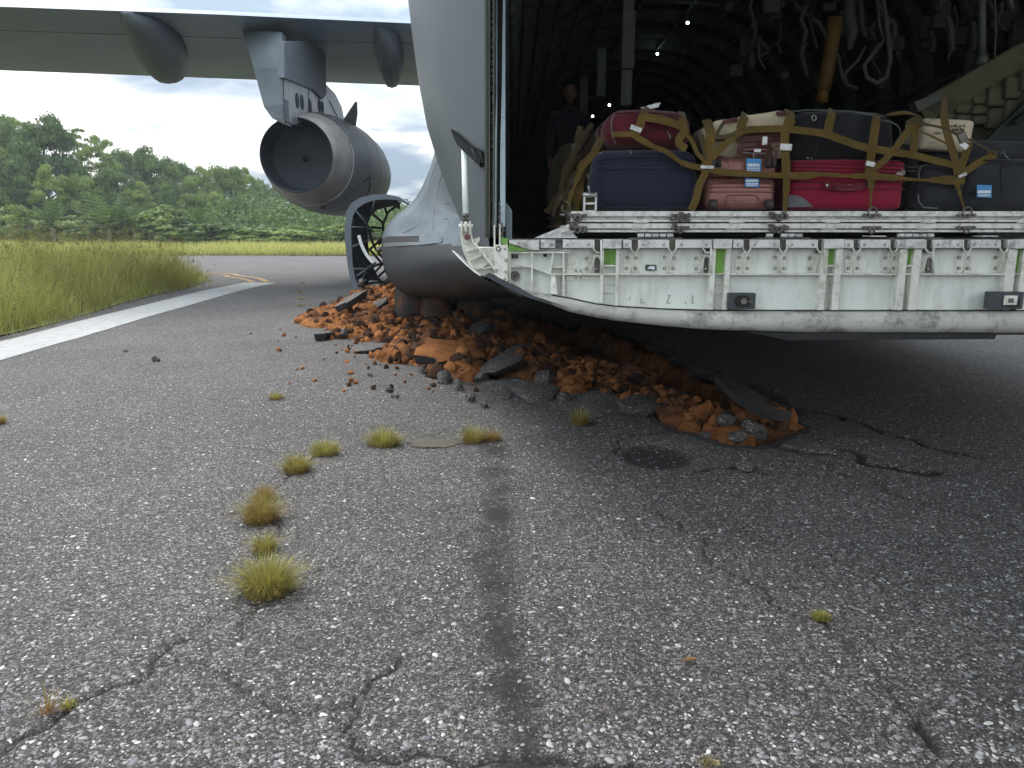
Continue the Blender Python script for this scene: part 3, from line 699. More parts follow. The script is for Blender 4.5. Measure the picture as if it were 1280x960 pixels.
# stone chips standing proud of the near asphalt
V = []; Fc = []; off = 0; rs2 = np.random.RandomState(4)
M['chip'] = paint('stone_chip', (0.34, 0.33, 0.325), 0.6, 0, 0.3, 30)
mm, nt, bb_ = nmat('stone_chips')
at = N(nt, 'ShaderNodeAttribute', attribute_name='tone').outputs['Fac']
cc_ = ramp(nt, at, [(0.0, (0.10, 0.10, 0.115)), (0.45, (0.22, 0.22, 0.225)), (0.8, (0.42, 0.41, 0.40)), (1.0, (0.70, 0.69, 0.65))])
nt.links.new(cc_, bb_.inputs['Base Color']); bb_.inputs['Roughness'].default_value = 0.6
tones = []
crk_all = [p for p, w in crk]
for k in range(13000):
    y = 1.75 + 5.0 * rs2.rand() ** 1.5; half = 0.72 * y + .2
    x = rs2.uniform(-half, half); s_ = rs2.choice([.0035, .0045, .006, .008, .0105], p=[.3, .3, .22, .13, .05]) * rs2.uniform(.8, 1.2)
    n_ = 6; a0 = rs2.rand() * 6.28; el = rs2.uniform(1.0, 1.9); rr = rs2.uniform(.75, 1.1, n_); ca, sa = math.cos(a0), math.sin(a0)
    ang = np.arange(n_) * 2 * math.pi / n_ + rs2.uniform(-.25, .25, n_)
    lx, ly = np.cos(ang) * rr * s_ * el, np.sin(ang) * rr * s_
    ox, oy = lx * ca - ly * sa, lx * sa + ly * ca
    base = np.stack([x + ox, y + oy, np.full(n_, -0.002)], -1)
    tz = s_ * .06 + 0.0012
    top = np.stack([x + ox * .72, y + oy * .72, tz + rs2.uniform(-.0008, .0008, n_)], -1)
    V.append(base); V.append(top)
    for i in range(n_):
        j = (i + 1) % n_; Fc += [(off + i, off + j, off + n_ + j), (off + i, off + n_ + j, off + n_ + i)]
    for i in range(1, n_ - 1): Fc.append((off + n_, off + n_ + i, off + n_ + i + 1))
    off += 2 * n_
    tones += [rs2.beta(1.1, 1.9)] * (2 * n_)
V = np.concatenate(V)
V[:, 2] += ground_height(V[:, 0], V[:, 1])
ctr = V.reshape(-1, 12, 3).mean(axis=1); cdm = np.full(len(ctr), 9.0)
for pts_, w_ in crk: cdm = np.minimum(cdm, seg_dist(ctr[:, 0], ctr[:, 1], pts_) - w_)
badc = ((seg_dist(ctr[:, 0], ctr[:, 1], [tuple(G(*p)[:2]) for p in [(622, 572), (622, 700), (622, 800), (640, 880), (655, 990)]]) < .07) & (np.random.RandomState(3).rand(len(ctr)) < .7)) | (cdm < .012) | inside(ctr[:, 0], ctr[:, 1], RUT)
V[np.repeat(badc, 12), 2] -= 0.35
chips = np_mesh('stone_chips', V, np.array(Fc), mm, runway, False)
attr(chips.data, 'tone', tones)
chips['kind'] = 'stuff'
# painted edge line, yellow taxi lines
def strip(name, pts, w, z, mat, label):
    b = MB(); pts = smoothpts([Vector((*p[:2], 0)) for p in pts], 8); rs = []
    for i, p in enumerate(pts):
        t = (pts[min(i + 1, len(pts) - 1)] - pts[max(0, i - 1)]).normalized(); sd_ = Vector((-t.y, t.x, 0))
        rs.append(b.ring([p + sd_ * w * k_ / 2 + Vector((0, 0, float(ground_height(np.array([p.x + sd_.x * w * k_ / 2]), np.array([p.y + sd_.y * w * k_ / 2]))[0]) + z)) for k_ in (-1, -.5, 0, .5, 1)]))
    for a, c_ in zip(rs, rs[1:]): b.bridge(a, c_, False)
    o = b.build(name, mat); o['label'] = label; o['kind'] = 'structure'; return o
def worn_paint(name, col):
    m, nt, b = nmat(name); co = objco(nt)
    n_ = N(nt, 'ShaderNodeTexNoise', {'Vector': co, 'Scale': 6.0, 'Detail': 10.0, 'Roughness': 0.75}).outputs['Fac']
    n3_ = N(nt, 'ShaderNodeTexNoise', {'Vector': co, 'Scale': 70.0, 'Detail': 4.0, 'Roughness': 0.8}).outputs['Fac']
    f = ramp(nt, mth(nt, 'ADD', mth(nt, 'MULTIPLY', n_, 0.5), mth(nt, 'MULTIPLY', n3_, 0.5)), [(0.49, 0.0), (0.64, 1.0)])
    nt.links.new(mixc(nt, f, col, (0.16, 0.15, 0.15)), b.inputs['Base Color']); b.inputs['Roughness'].default_value = 0.8
    bump(nt, b, n3_, 0.5, 0.006); return m
strip('edge_line', [(-5.35, 2.5), G(0, 438), G(100, 411), G(200, 384), G(280, 363), G(326, 353.5)], .80, .006, worn_paint('white_line_paint', (0.37, 0.37, 0.36)), 'wide worn white edge line curving along the grass')
YP = worn_paint('yellow_line_paint', (0.40, 0.24, 0.06))
strip('taxi_line', [G(334, 352.5), G(322, 348), G(300, 345), G(268, 341.5), (-14, 25)], .15, .009, YP, 'faded yellow taxi line curving off left, the outer one')
strip('taxi_line', [G(316, 353), G(306, 349.5), G(285, 346.5), G(262, 343.8), (-14, 24)], .13, .009, YP, 'faded yellow taxi line curving off left, the inner one')
# grass verge, terrain
gm, nt, bb_ = nmat('earth_and_grass')
co = objco(nt)
n_ = N(nt, 'ShaderNodeTexNoise', {'Vector': co, 'Scale': 0.6, 'Detail': 8.0, 'Roughness': 0.7}).outputs['Fac']
nt.links.new(mixc(nt, ramp(nt, n_, [(0.35, 0.0), (0.65, 1.0)]), (0.06, 0.075, 0.02), (0.15, 0.16, 0.04)), bb_.inputs['Base Color']); bb_.inputs['Roughness'].default_value = 0.9
b = MB(); S = 900; b.face(b.ring([(-S, -S, -1.0), (S, -S, -1.0), (S, S, -1.0), (-S, S, -1.0)])); o = b.build('terrain', gm); tag(o, 'grassy ground stretching to the forest and beyond', kind='structure')
VERGE = [(-5.9, 2.0), (-6.35, 8.5), (-6.5, 9.7), (-6.9, 13), (-7.5, 18), (-8.0, 20.4), (-8.8, 22.2), (-10.5, 23.8), (-14, 25), (-40, 28), (-59, 29), (-59, -29), (-5.6, -29)]
VERGE = rough_line(VERGE + [VERGE[0]], 8, .03, 2)[:-1]
b = MB(); b.face(b.ring([(x, y, .013) for x, y in VERGE])); b.face(b.ring([(x, y, -.02) for x, y in VERGE])) ; o = b.build('grass_verge', gm, norm=False); tag(o, 'earth strip under the tall grass left of the white line', kind='structure')
b = MB()
far_edge = rough_line([(-59, 41), (-14, 39.5), (-8, 38.6), (0, 38.4), (30, 39), (59, 40)], 12, .01, 4)
a = b.ring([(x, y, .03) for x, y in far_edge]); c_ = b.ring([(x * 8, 400, .03) for x, y in far_edge]); b.bridge(a, c_, False)
o = b.build('far_verge', gm); tag(o, 'grass field between the far pavement edge and the forest', kind='structure')
# wet patch
b = MB(); g = G(542, 553); rw = random.Random(3); b.face(b.ring([(g.x + math.cos(t) * .165 * (1 + .16 * math.sin(3 * t + 1) + .09 * math.sin(7 * t) + rw.uniform(-.05, .05)), g.y + math.sin(t) * .12 * (1 + .14 * math.sin(2 * t + 2) + rw.uniform(-.08, .08)), -.003) for t in [k * math.pi / 24 for k in range(48)]]))
wm, nt, bb_ = nmat('puddle_water'); bb_.inputs['Base Color'].default_value = (0.070, 0.060, 0.042, 1); bb_.inputs['Roughness'].default_value = 0.6
o = b.build('puddle', wm, origin=g); tag(o, 'small shallow brown puddle between two grass tufts', 'puddle')
# ------------------------------------------------------------------ grass
from types import SimpleNamespace
def blade_mat(name, c0, c1, c2):
    m, nt, b = nmat(name)
    at = N(nt, 'ShaderNodeAttribute', attribute_name='tone').outputs['Fac']
    nt.links.new(ramp(nt, at, [(0.0, c0), (0.5, c1), (1.0, c2)]), b.inputs['Base Color'])
    b.inputs['Roughness'].default_value = 0.6; b.inputs['Specular IOR Level'].default_value = 0.25
    o = [n for n in nt.nodes if n.type == 'OUTPUT_MATERIAL'][0]
    tr = N(nt, 'ShaderNodeBsdfTranslucent'); nt.links.new(ramp(nt, at, [(0.0, c0), (0.5, c1), (1.0, c2)]), tr.inputs[0])
    mxs = N(nt, 'ShaderNodeMixShader', {0: 0.4, 1: b.outputs[0], 2: tr.outputs[0]}); nt.links.new(mxs.outputs[0], o.inputs[0])
    return m
M['blade'] = blade_mat('tall_grass_blades', (0.24, 0.19, 0.09), (0.31, 0.32, 0.07), (0.56, 0.54, 0.19))
M['tuft'] = blade_mat('tuft_blades', (0.30, 0.17, 0.075), (0.26, 0.27, 0.055), (0.50, 0.48, 0.15))
def blades(P0, H, W, lean, seed, segs=3, droop=.35, wind=(0, 0)):
    r_ = np.random.RandomState(seed); n_ = len(P0); az = r_.rand(n_) * 6.28; fa = az + 1.57 + r_.uniform(-.5, .5, n_)
    V = np.zeros((n_, (segs + 1) * 2, 3))
    for k in range(segs + 1):
        t = k / segs; out = lean * H * (t ** 1.6); up = H * (t - droop * t * t * np.minimum(lean * 1.3, 1)); w = W * (1 - t * 0.92) / 2
        cx = P0[:, 0] + np.cos(az) * out + wind[0] * H * t * t; cy = P0[:, 1] + np.sin(az) * out + wind[1] * H * t * t
        for s_, q_ in ((0, -1), (1, 1)):
            V[:, k * 2 + s_, 0] = cx + np.cos(fa) * w * q_; V[:, k * 2 + s_, 1] = cy + np.sin(fa) * w * q_; V[:, k * 2 + s_, 2] = P0[:, 2] + up
    nv = (segs + 1) * 2; base = np.arange(n_)[:, None, None] * nv
    q_ = np.array([[k * 2, k * 2 + 1, k * 2 + 3, k * 2 + 2] for k in range(segs)])[None] + base
    return V.reshape(-1, 3), q_.reshape(-1, 4), nv
def blade_obj(name, P0, H, W, lean, seed, mat, tone, segs=3, wind=(0, 0), droop=.35, origin=None, seeds=0, parent=None):
    V, Q, nv = blades(P0, H, W, lean, seed, segs, droop, wind)
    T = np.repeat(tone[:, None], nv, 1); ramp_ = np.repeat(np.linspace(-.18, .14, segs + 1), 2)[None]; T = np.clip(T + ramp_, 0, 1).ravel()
    o = np_mesh(name, V, Q, mat, parent, False, origin); attr(o.data, 'tone', T[:len(o.data.vertices)]); return o
r_ = np.random.RandomState(8)
pts = []
def put_field(n_, ylo_, yhi_, xmax_off, dens_pow=1.0):
    y = ylo_ + (yhi_ - ylo_) * r_.rand(n_) ** dens_pow
    x = -0.71 * y - 1.2 + r_.rand(n_) * (0.71 * y - 5.0)
    m_ = inside(x, y, VERGE); return np.stack([x[m_], y[m_], np.full(m_.sum(), .0)], -1)
P0 = np.concatenate([put_field(60000, 8.8, 26, 0, 0.9), put_field(20000, 16, 27, 0)])
dist = seg_dist(P0[:, 0], P0[:, 1], VERGE[:44]); cl = fbm(P0[:, 0] * 1.3, P0[:, 1] * 1.3, 3, 50)
kp = r_.rand(len(P0)) < np.clip(0.25 + cl * 1.1, 0, 1) * np.clip(0.35 + dist / .4, 0, 1)
P0, dist, cl = P0[kp], dist[kp], cl[kp]
P0[:, :2] += r_.randn(len(P0), 2) * .13
H = (0.22 + 0.62 * r_.rand(len(P0)) ** 1.5) * np.clip(0.30 + dist / 1.0 + .5 * (fbm(P0[:, 0] * 2.5, P0[:, 1] * 2.5, 3, 90) - .4), .12, 1.1) * (0.35 + 1.5 * cl)
tone = np.clip(0.25 + 0.9 * (fbm(P0[:, 0] * .9, P0[:, 1] * .9, 3, 77) - .5) + r_.rand(len(P0)) * .62, 0, 1)
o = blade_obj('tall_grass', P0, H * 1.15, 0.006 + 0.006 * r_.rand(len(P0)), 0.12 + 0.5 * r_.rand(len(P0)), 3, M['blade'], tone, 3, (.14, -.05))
ns = 2600; ii = r_.choice(len(P0), ns, replace=False); HS = H[ii] * 1.25 + .12; PS = P0[ii].copy()
V1, Q1, nv1 = blades(PS, HS, np.full(ns, .004), .12 + .25 * r_.rand(ns), 33, 3, .2, (.14, -.05))
tips = V1.reshape(ns, nv1, 3)[:, -1]; n3 = ns * 7; C3 = np.repeat(tips, 7, 0) - np.stack([r_.randn(n3) * .006, r_.randn(n3) * .006, r_.rand(n3) * .14], -1)
V2, Q2 = (lambda c_, n_: (np.stack([c_ + r_.randn(n_, 3) * .012 for _ in range(4)], 1).reshape(-1, 3), np.arange(n_ * 4).reshape(-1, 4)))(C3, n3)
sh = np_mesh('seed_heads', np.concatenate([V1, V2]), np.concatenate([Q1, Q2 + len(V1)]), M['blade'], o); attr(sh.data, 'tone', np.concatenate([np.full(len(V1), .25), np.repeat(r_.uniform(0, .35, n3), 4)])); sh['kind'] = 'stuff'
tag(o, 'tall yellow green grass standing along the left of the pavement', 'grass', kind='stuff')
# far strip of grass
n_ = 42000; y = 38.6 + 30 * r_.rand(n_) ** 1.5; x = -0.7 * y - 2 + r_.rand(n_) * (0.95 * y)
P0 = np.stack([x, y, np.full(n_, .02)], -1); cl = fbm(x * .25, y * .25, 3, 61)
o = blade_obj('field_grass', P0, (0.22 + .4 * r_.rand(n_)) * (0.4 + 1.1 * cl), 0.035 + .03 * r_.rand(n_), .2 + .5 * r_.rand(n_), 5, M['blade'], np.clip(.35 + .55 * r_.rand(n_) + (cl - .5) * .5, 0, 1), 2, (.1, 0))
tag(o, 'pale green grass beyond the far pavement edge', 'grass', kind='stuff')
# tufts in the cracks
def tuft(px, py, wpx, hpx, label, seed, n_=420, tone0=.5, group='grass tufts growing from the pavement cracks'):
    g = G(px, py); s_ = g.y / F * 1.06; rad = wpx * s_ / 2; h = hpx * s_ * 1.3; n_ = int(n_ * 1.5)
    rr = np.random.RandomState(seed); a = rr.rand(n_) * 6.28; q_ = rr.rand(n_) ** .6
    x, y = g.x + np.cos(a) * q_ * rad * .66, g.y + np.sin(a) * q_ * rad * .62
    P0 = np.stack([x, y, np.full(n_, -.004) + ground_height(x, y)], -1)
    P0[:, :2] += rr.randn(n_, 2) * rad * .07
    V, Q, nv = blades(P0, h * (.35 + .8 * rr.rand(n_)) * (1.15 - .45 * q_), (.0024 + .0024 * rr.rand(n_)), .2 + .85 * rr.rand(n_) ** 1.6, seed, 3, .5)
    T = np.clip(tone0 + (rr.rand(n_) - .5) * .9 - q_ * .12, 0, 1)
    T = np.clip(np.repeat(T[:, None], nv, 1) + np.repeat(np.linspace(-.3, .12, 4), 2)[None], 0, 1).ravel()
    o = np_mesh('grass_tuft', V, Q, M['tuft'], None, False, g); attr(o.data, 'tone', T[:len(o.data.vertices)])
    return tag(o, label, 'grass tuft', group)
tuft(335, 738, 84, 46, 'largest green grass tuft, nearest the camera on the left', 1, 900, .58)
tuft(331, 688, 36, 26, 'small grass tuft just beyond the largest one', 2, 260, .55)
tuft(327, 650, 56, 34, 'brownish grass tuft, third along the bent row from the camera', 3, 620, .36)
tuft(331, 624, 36, 20, 'thin reddish grass tuft touching the far side of the brownish tuft', 4, 240, .28)
tuft(371, 588, 44, 22, 'round grass tuft where the row bends to the right', 5, 520, .5)
tuft(406, 566, 50, 17, 'flat yellowish grass tuft right of the bend of the row', 6, 520, .62)
tuft(480, 555, 54, 22, 'wide yellow green grass tuft left of the puddle', 7, 560, .62)
tuft(592, 551, 40, 21, 'green grass tuft just right of the puddle', 8, 420, .52)
tuft(615, 549, 30, 14, 'brown grass tuft joined to the right of the green one by the puddle', 9, 260, .2)
tuft(725, 530, 28, 22, 'lone olive grass tuft near the lip of the gouge', 10, 320, .42)
tuft(345, 499, 24, 11, 'small grass tuft alone halfway to the orange heap', 11, 200, .55)
tuft(1026, 772, 30, 10, 'flat yellow moss like tuft on the right of the pavement', 12, 320, .72)
tuft(60, 890, 34, 34, 'sparse reddish sprig in the crack at the lower left', 13, 26, .1)
tuft(84, 884, 26, 14, 'sparse yellow green sprig right of the reddish one', 14, 40, .7)
tuft(885, 958, 44, 14, 'sparse dry sprig at the bottom edge of the picture', 15, 45, .3)
tuft(376, 366, 14, 4, 'farthest low grass tuft on the pavement towards the heap', 16, 90, .4); tuft(376, 374, 16, 4, 'low grass tuft second from the far end', 17, 90, .4); tuft(377, 382, 15, 4, 'low grass tuft third from the far end', 18, 90, .45)
tuft(378, 354, 16, 3, 'thin grass tuft near the far end of the white line', 19, 90, .35); tuft(2, 530, 14, 18, 'grass tuft cut by the left picture edge', 20, 120, .3); tuft(416, 378, 14, 5, 'low brown tuft just left of the heap crest', 22, 90, .3)
# a curled dry leaf
b = MB(); g = G(862, 828); secs = []
for k in range(7):
    t = k / 6 - .5; w = .008 * math.cos(t * 2.6) + .001
    secs.append([Vector((g.x + t * .05, g.y + w * q_ + t * .01, .006 + .010 * abs(q_) ** 1.5 * (1 - abs(t)))) for q_ in (-1, -.5, 0, .5, 1)])
rs = [b.ring(s_) for s_ in secs]
for a, c_ in zip(rs, rs[1:]): b.bridge(a, c_, False)
o = b.build('dry_leaf', paint('dry_leaf', (0.30, 0.17, 0.08), .7), origin=g); tag(o, 'small curled brown leaf on the asphalt right of the oil streak', 'leaf')
# ================================================================== CARGO PLANE
plane = thing('cargo_plane', 'big grey military transport plane seen from behind, cargo ramp lowered, wheels sunk in the gouge', 'cargo plane', Vector((2.6, 14, 0)))
def px_arc(lst, Y): return [P(x, y, Y) for x, y in lst]
XC = 2.62           # centre line of the fuselage
# --- outer skin : from the edge of the hold opening out to the full section, then forward
SIL = [(513, -40), (514, 0), (518, 30), (523, 70), (530, 120), (540, 170), (553, 212), (566, 245), (579, 274), (592, 302), (606, 330), (622, 348), (650, 362)]
EDG = [(607, -40), (607, 0), (607, 30), (607, 70), (607, 120), (607, 170), (608, 212), (609, 245), (610, 274), (611, 300), (614, 322), (626, 342), (652, 358)]
YA, YB = 4.42, 6.6
secA = px_arc(EDG, YA); secB = px_arc(SIL, YB)
def up(sec, zt, cx):      # continue the section over the top
    p0 = sec[0]; rx = cx - p0.x; out = []
    for k in range(10, 0, -1):
        a = math.pi / 2 * k / 10
        out.append(Vector((cx - rx * math.cos(a), p0.y, p0.z + (zt - p0.z) * math.sin(a))))
    return out + sec
def full(sec, cx):        # mirror to the other side
    m = [Vector((2 * cx - p.x, p.y, p.z)) for p in sec[1:]]
    return list(reversed(sec)) + m
b = MB()
secs = []
for k in range(9):
    t = k / 8; e_ = math.sin(R(18) + t * R(72)); e_ = (e_ - math.sin(R(18))) / (1 - math.sin(R(18)))
    pts = [a.lerp(c_, e_) for a, c_ in zip(secA, secB)]
    for p in pts: p.y = YA + (YB - YA) * (math.cos(R(18)) - math.cos(R(18) + t * R(72))) / math.cos(R(18))
    secs.append(full(up(pts, 6.0 + .8 * e_, XC), XC))
for y_ in (9, 12, 16, 22, 27): 
    secs.append([Vector((p.x, y_, p.z)) for p in secs[8]])
for s_, y_ in ((.85, 31), (.55, 34), (.15, 36)):
    secs.append([Vector((XC + (p.x - XC) * s_, y_, 3.2 + (p.z - 3.2) * s_)) for p in secs[8]])
b.loft(secs, False)
b.build('fuselage', M['skin'], plane, True)
# tail cone above and behind the hold opening (over the photographer)
b = MB(); top = full(up(px_arc(EDG[:1], YA), 6.0, XC), XC); secs = [top]
for y_, sc_, z0, zt in ((3.0, 1.0, 3.9, 6.2), (1.0, .96, 4.3, 6.4), (-2, .86, 4.9, 6.8), (-5, .70, 5.5, 7.1), (-9, .45, 6.2, 7.4), (-12, .2, 6.9, 7.5)):
    p0 = top[0]
    secs.append([Vector((XC + (p.x - XC) * sc_, y_, z0 + (p.z - top[0].z) / (6.0 - top[0].z) * (zt - z0))) for p in top])
b.loft(secs, False)
for a in secs[1:]: pass
b.build('tail_cone', M['skin'], plane, True)
b = MB()          # upper cargo door, raised under the tail cone
rs = []
for y_, sc_, z0 in ((3.6, .93, 4.6), (1.0, .9, 4.9), (-2, .82, 5.2), (-5, .68, 5.7), (-9, .43, 6.3)):
    rs.append([Vector((XC + 2.72 * k_ * sc_, y_, z0 + .25 * (1 - k_ * k_))) for k_ in (-1, -.6, -.2, .2, .6, 1)])
b.loft([r_ + [p + Vector((0, 0, .08)) for p in reversed(r_)] for r_ in rs])
b.build('cargo_door', M['innerrib'], plane, True)
# --- frame of the opening
b = MB()
for (x0, x1, ya, yb) in ((606, 609.5, 4.38, 4.44), (611, 613, 4.33, 4.42), (616.5, 618.5, 4.30, 4.40)):
    for m_ in (1, -1):
        b = MB(); secs = []
        for y_ in (-60, 0, 60, 120, 180, 240, 297):
            p = P(x0, y_, 4.4); q_ = P(x1, y_, 4.4)
            if m_ < 0: p.x = 2 * XC - p.x; q_.x = 2 * XC - q_.x
            secs.append([Vector((p.x, ya, p.z)), Vector((q_.x, ya, q_.z)), Vector((q_.x, yb, q_.z)), Vector((p.x, yb, p.z))])
        b.loft(secs); b.build('opening_frame', M['innerpost'], plane)
b = MB(); rj = random.Random(4)
ly = -50
while ly < 296:
    h = rj.choice([5, 8, 12, 16]); w0 = rj.uniform(613.2, 614.5); w1 = rj.uniform(615.5, 617.2) + (2.5 if ly < 90 and rj.random() < .6 else 0)
    b.bb(P(w0, ly, 4.36), P(w1, ly + h * .85, 4.42) + Vector((0, .05, 0)), .002, 1); ly += h
    if rj.random() < .4: b.cyl(P(615.5, ly, 4.33), P(615.5, ly, 4.38), .006, None, 8)
b.build('latch_strip', M['innerpost'], plane)
b = MB(); b.bb(P(613, -60, 4.44), P(623, 297, 4.60)); b.bb(P(620, -60, 4.5), P(633, 297, 4.9))
b.build('door_seal', M['black'], plane)
# hook shaped recess lip beside the opening
def skin_point(px, py):   # point on the flank between the two sections
    tq = max(0.0, min(1.0, (608 - px) / (608 - np.interp(py, [s_[1] for s_ in SIL], [s_[0] for s_ in SIL]))))
    best = None
    for k in range(60):
        tt = k / 59; e_ = (math.sin(R(18) + tt * R(72)) - math.sin(R(18))) / (1 - math.sin(R(18))); Y = YA + (YB - YA) * (math.cos(R(18)) - math.cos(R(18) + tt * R(72))) / math.cos(R(18))
        w = P(px, py, Y); ex = np.interp(w.z, [p.z for p in reversed(secA)], [p.x for p in reversed(secA)]) * (1 - e_) + np.interp(w.z, [p.z for p in reversed(secB)], [p.x for p in reversed(secB)]) * e_
        if w.x > ex: best = w; continue
        break
    return (best if best is not None else P(px, py, YA)) + Vector((0, -.012, 0))
b = MB()
out = [(564, 162), (567, 172), (572, 182), (580, 190), (590, 199), (600, 209), (609, 218)]
inn = [(567, 162), (575, 168), (585, 177), (594, 185), (602, 190), (608, 192), (610, 196)]
a = b.ring([skin_point(*p) for p in out]); c_ = b.ring([skin_point(*p) for p in inn])
a2 = b.ring([skin_point(*p) + Vector((0, -.02, 0)) for p in out]); c2 = b.ring([skin_point(*p) + Vector((0, -.02, 0)) for p in inn])
b.bridge(a2, c2, False); b.bridge(a, a2, False); b.bridge(c_, c2, False)
hk = b.build('hinge_recess_shade', M['skin_dark'], plane)  # raised dark strip, its colour stands in for the shade inside the recess
b = MB(); b.tube([skin_point(*p) + Vector((0, -.03, 0)) for p in inn], .007, 6)
b.tube([skin_point(x, y) + Vector((0, -.035, 0)) for x, y in [(590, 186), (595, 200), (600, 190), (604, 204), (608, 194)]], .005, 6)
b.build('hinge_lip', M['innerpost'], hk, True)
b = MB(); b.cyl(P(580, 178, 4.45), P(582, 268, 4.2), .0165, None, 14); b.build('ramp_strut', M['strut_white'], plane, True)
b = MB(); b.cyl(P(582, 266, 4.205), P(582.5, 276, 4.19), .011, None, 12); b.cyl(P(582, 268, 4.2), P(582, 271, 4.2), .019, None, 12); b.build('strut_end', M['steel'], plane, True)
# big actuator beside the frame
b = MB(); a0, a1 = P(629, 36, 4.36), P(627.5, 284, 4.16)
b.loft([[P(625.5 - .8 * w, y, Y), P(631.6, y, Y), P(631.6, y, Y) + Vector((0, .05, 0)), P(625.5 - .8 * w, y, Y) + Vector((0, .05, 0))] for y, Y, w in ((-60, 4.42, -4), (0, 4.42, -4), (60, 4.4, -3), (120, 4.36, -2.0), (180, 4.3, 0), (240, 4.24, 0.4), (283, 4.2, .4))])
ac = b.build('ramp_actuator', M['strut'], plane)
b = MB(); b.tube([P(620.5, -40, 4.36), P(620.5, 120, 4.34), P(619.5, 284, 4.2)], .006, 6)
b.build('hydraulic_line', M['strut'], ac, True)
b = MB()
for k in range(9): b.box(P(624.5 + (k % 2) * .8, 255 + k * 4.2, 4.17), (.012, .02, .010), None, .002, 1)
for k in range(5): b.cyl(P(627 + (k % 3), 280 + k * 4, 4.12), P(627 + (k % 3), 280 + k * 4, 4.17), .008, None, 8)
b.build('actuator_fitting', M['steel'], ac)
b = MB(); b.prism([P(632, 252, 4.6), P(640, 263, 4.6), P(640, 300, 4.6), P(632, 300, 4.6)], (0, .03, 0)); b.build('side_panel', M['strut'], plane)
# --- belly and landing gear pod
POD_F = [(549, 150), (545, 180), (539, 205), (530, 228), (519, 248), (506, 261), (494, 270), (485, 280), (479, 290), (477, 302), (477, 316), (479, 332), (484, 346), (493, 358), (505, 366), (525, 371), (555, 374), (590, 374), (640, 372), (700, 370)]
POD_R = [(552, 205), (556, 222), (561, 240), (567, 256), (571, 266), (573, 272), (571, 277), (567, 283), (560, 290), (552, 297), (546, 304), (541, 316), (541, 330), (548, 342), (558, 352), (572, 360), (590, 364), (610, 364), (650, 366), (700, 368)]
LIPC = [(607, 205), (607, 222), (607, 240), (608, 256), (608, 266), (608, 272), (607, 277), (606, 283), (604, 290), (601, 297), (598, 304), (592, 312), (587, 318), (586, 324), (589, 332), (595, 340), (603, 347), (614, 353), (650, 365), (700, 368)]
def dense(l, k=3): return [(p.x, p.z) for p in smoothpts([Vector((x, 0, y)) for x, y in l], k)]
b = MB(); secs = []
KL, KR, KF = dense(LIPC), dense(POD_R), dense(POD_F)
for k in range(29):
    t = k / 28; Y = 4.75 + (10.6 - 4.75) * t ** 1.15; u = (Y - 4.75) / 5.85
    # weights: a smooth path lip -> rear of the pod -> full pod
    w1 = max(0.0, min(1.0, u / .42)); w1 = w1 * w1 * (3 - 2 * w1) * .35 + w1 * .65
    w2 = max(0.0, (u - .22) / .78); w2 = math.sin(min(1, w2) * math.pi / 2) ** 1.05
    secs.append([P((a[0] + (c_[0] - a[0]) * w1) * (1 - w2) + f_[0] * w2, (a[1] + (c_[1] - a[1]) * w1) * (1 - w2) + f_[1] * w2, Y) for a, c_, f_ in zip(KL, KR, KF)])
last = secs[-1]
for Y in (13, 16, 20): secs.append([Vector((p.x, Y, p.z)) for p in last])
secs.append([Vector((p.x * .8 + 1.0, 23, p.z * .7 + .5)) for p in last])
for s_ in secs: s_.append(Vector((5.2, s_[0].y, s_[-1].z))); 
b.loft(secs, False)
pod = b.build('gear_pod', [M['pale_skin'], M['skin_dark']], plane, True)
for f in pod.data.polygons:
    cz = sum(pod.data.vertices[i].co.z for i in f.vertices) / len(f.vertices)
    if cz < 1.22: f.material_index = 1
# ledge with the slot intake
def seam(name, pts, Yf, r=.006, mat='skin_dark'):
    b = MB(); b.tube(pts, r, 5); return b.build(name, M[mat], pod)
from mathutils.bvhtree import BVHTree
def bvh_of(o):
    vs = [o.matrix_local @ v.co + WORIG[o.parent.name] if o.parent else v.co + Vector(o.location) for v in o.data.vertices]
    return BVHTree.FromPolygons(vs, [tuple(p.vertices) for p in o.data.polygons])
fus = bpy.data.objects['fuselage']; BV = {'pod': bvh_of(pod), 'fus': bvh_of(fus)}
CAMV = Vector((0, 0, CAMH))
def hit(px, py, which, off=.008):
    d = (P(px, py, 5.0) - CAMV).normalized(); r_ = BV[which].ray_cast(CAMV, d)
    return None if r_[0] is None else r_[0] - d * off
def on(pts, which, k=6, off=.004):
    out = []
    for i in range(len(pts) - 1):
        for j in range(k):
            t = j / k; h = hit(pts[i][0] * (1 - t) + pts[i + 1][0] * t, pts[i][1] * (1 - t) + pts[i + 1][1] * t, which, off)
            if h is not None: out.append(h)
    return out
sm2 = lambda l: [(p.x, p.z) for p in smoothpts([Vector((x, 0, y)) for x, y in l], 3)]
for pts, w in (([(549, 196), (536, 230), (529, 258), (525, 278), (516, 286), (502, 292)], 'pod'), ([(556, 206), (548, 235), (543, 262), (541, 290)], 'pod'), ([(556, 255), (562, 255)], 'pod'), ([(555, 274), (560, 274), (561, 281)], 'pod')):
    o_ = on(sm2(pts), w, 3)
    if len(o_) > 3: b = MB(); b.tube(o_, .0035, 5); b.build('panel_seam', M['skin_dark'], pod)
sm = on([(520, 140), (532, 172), (545, 206), (560, 245), (577, 275)], 'fus')
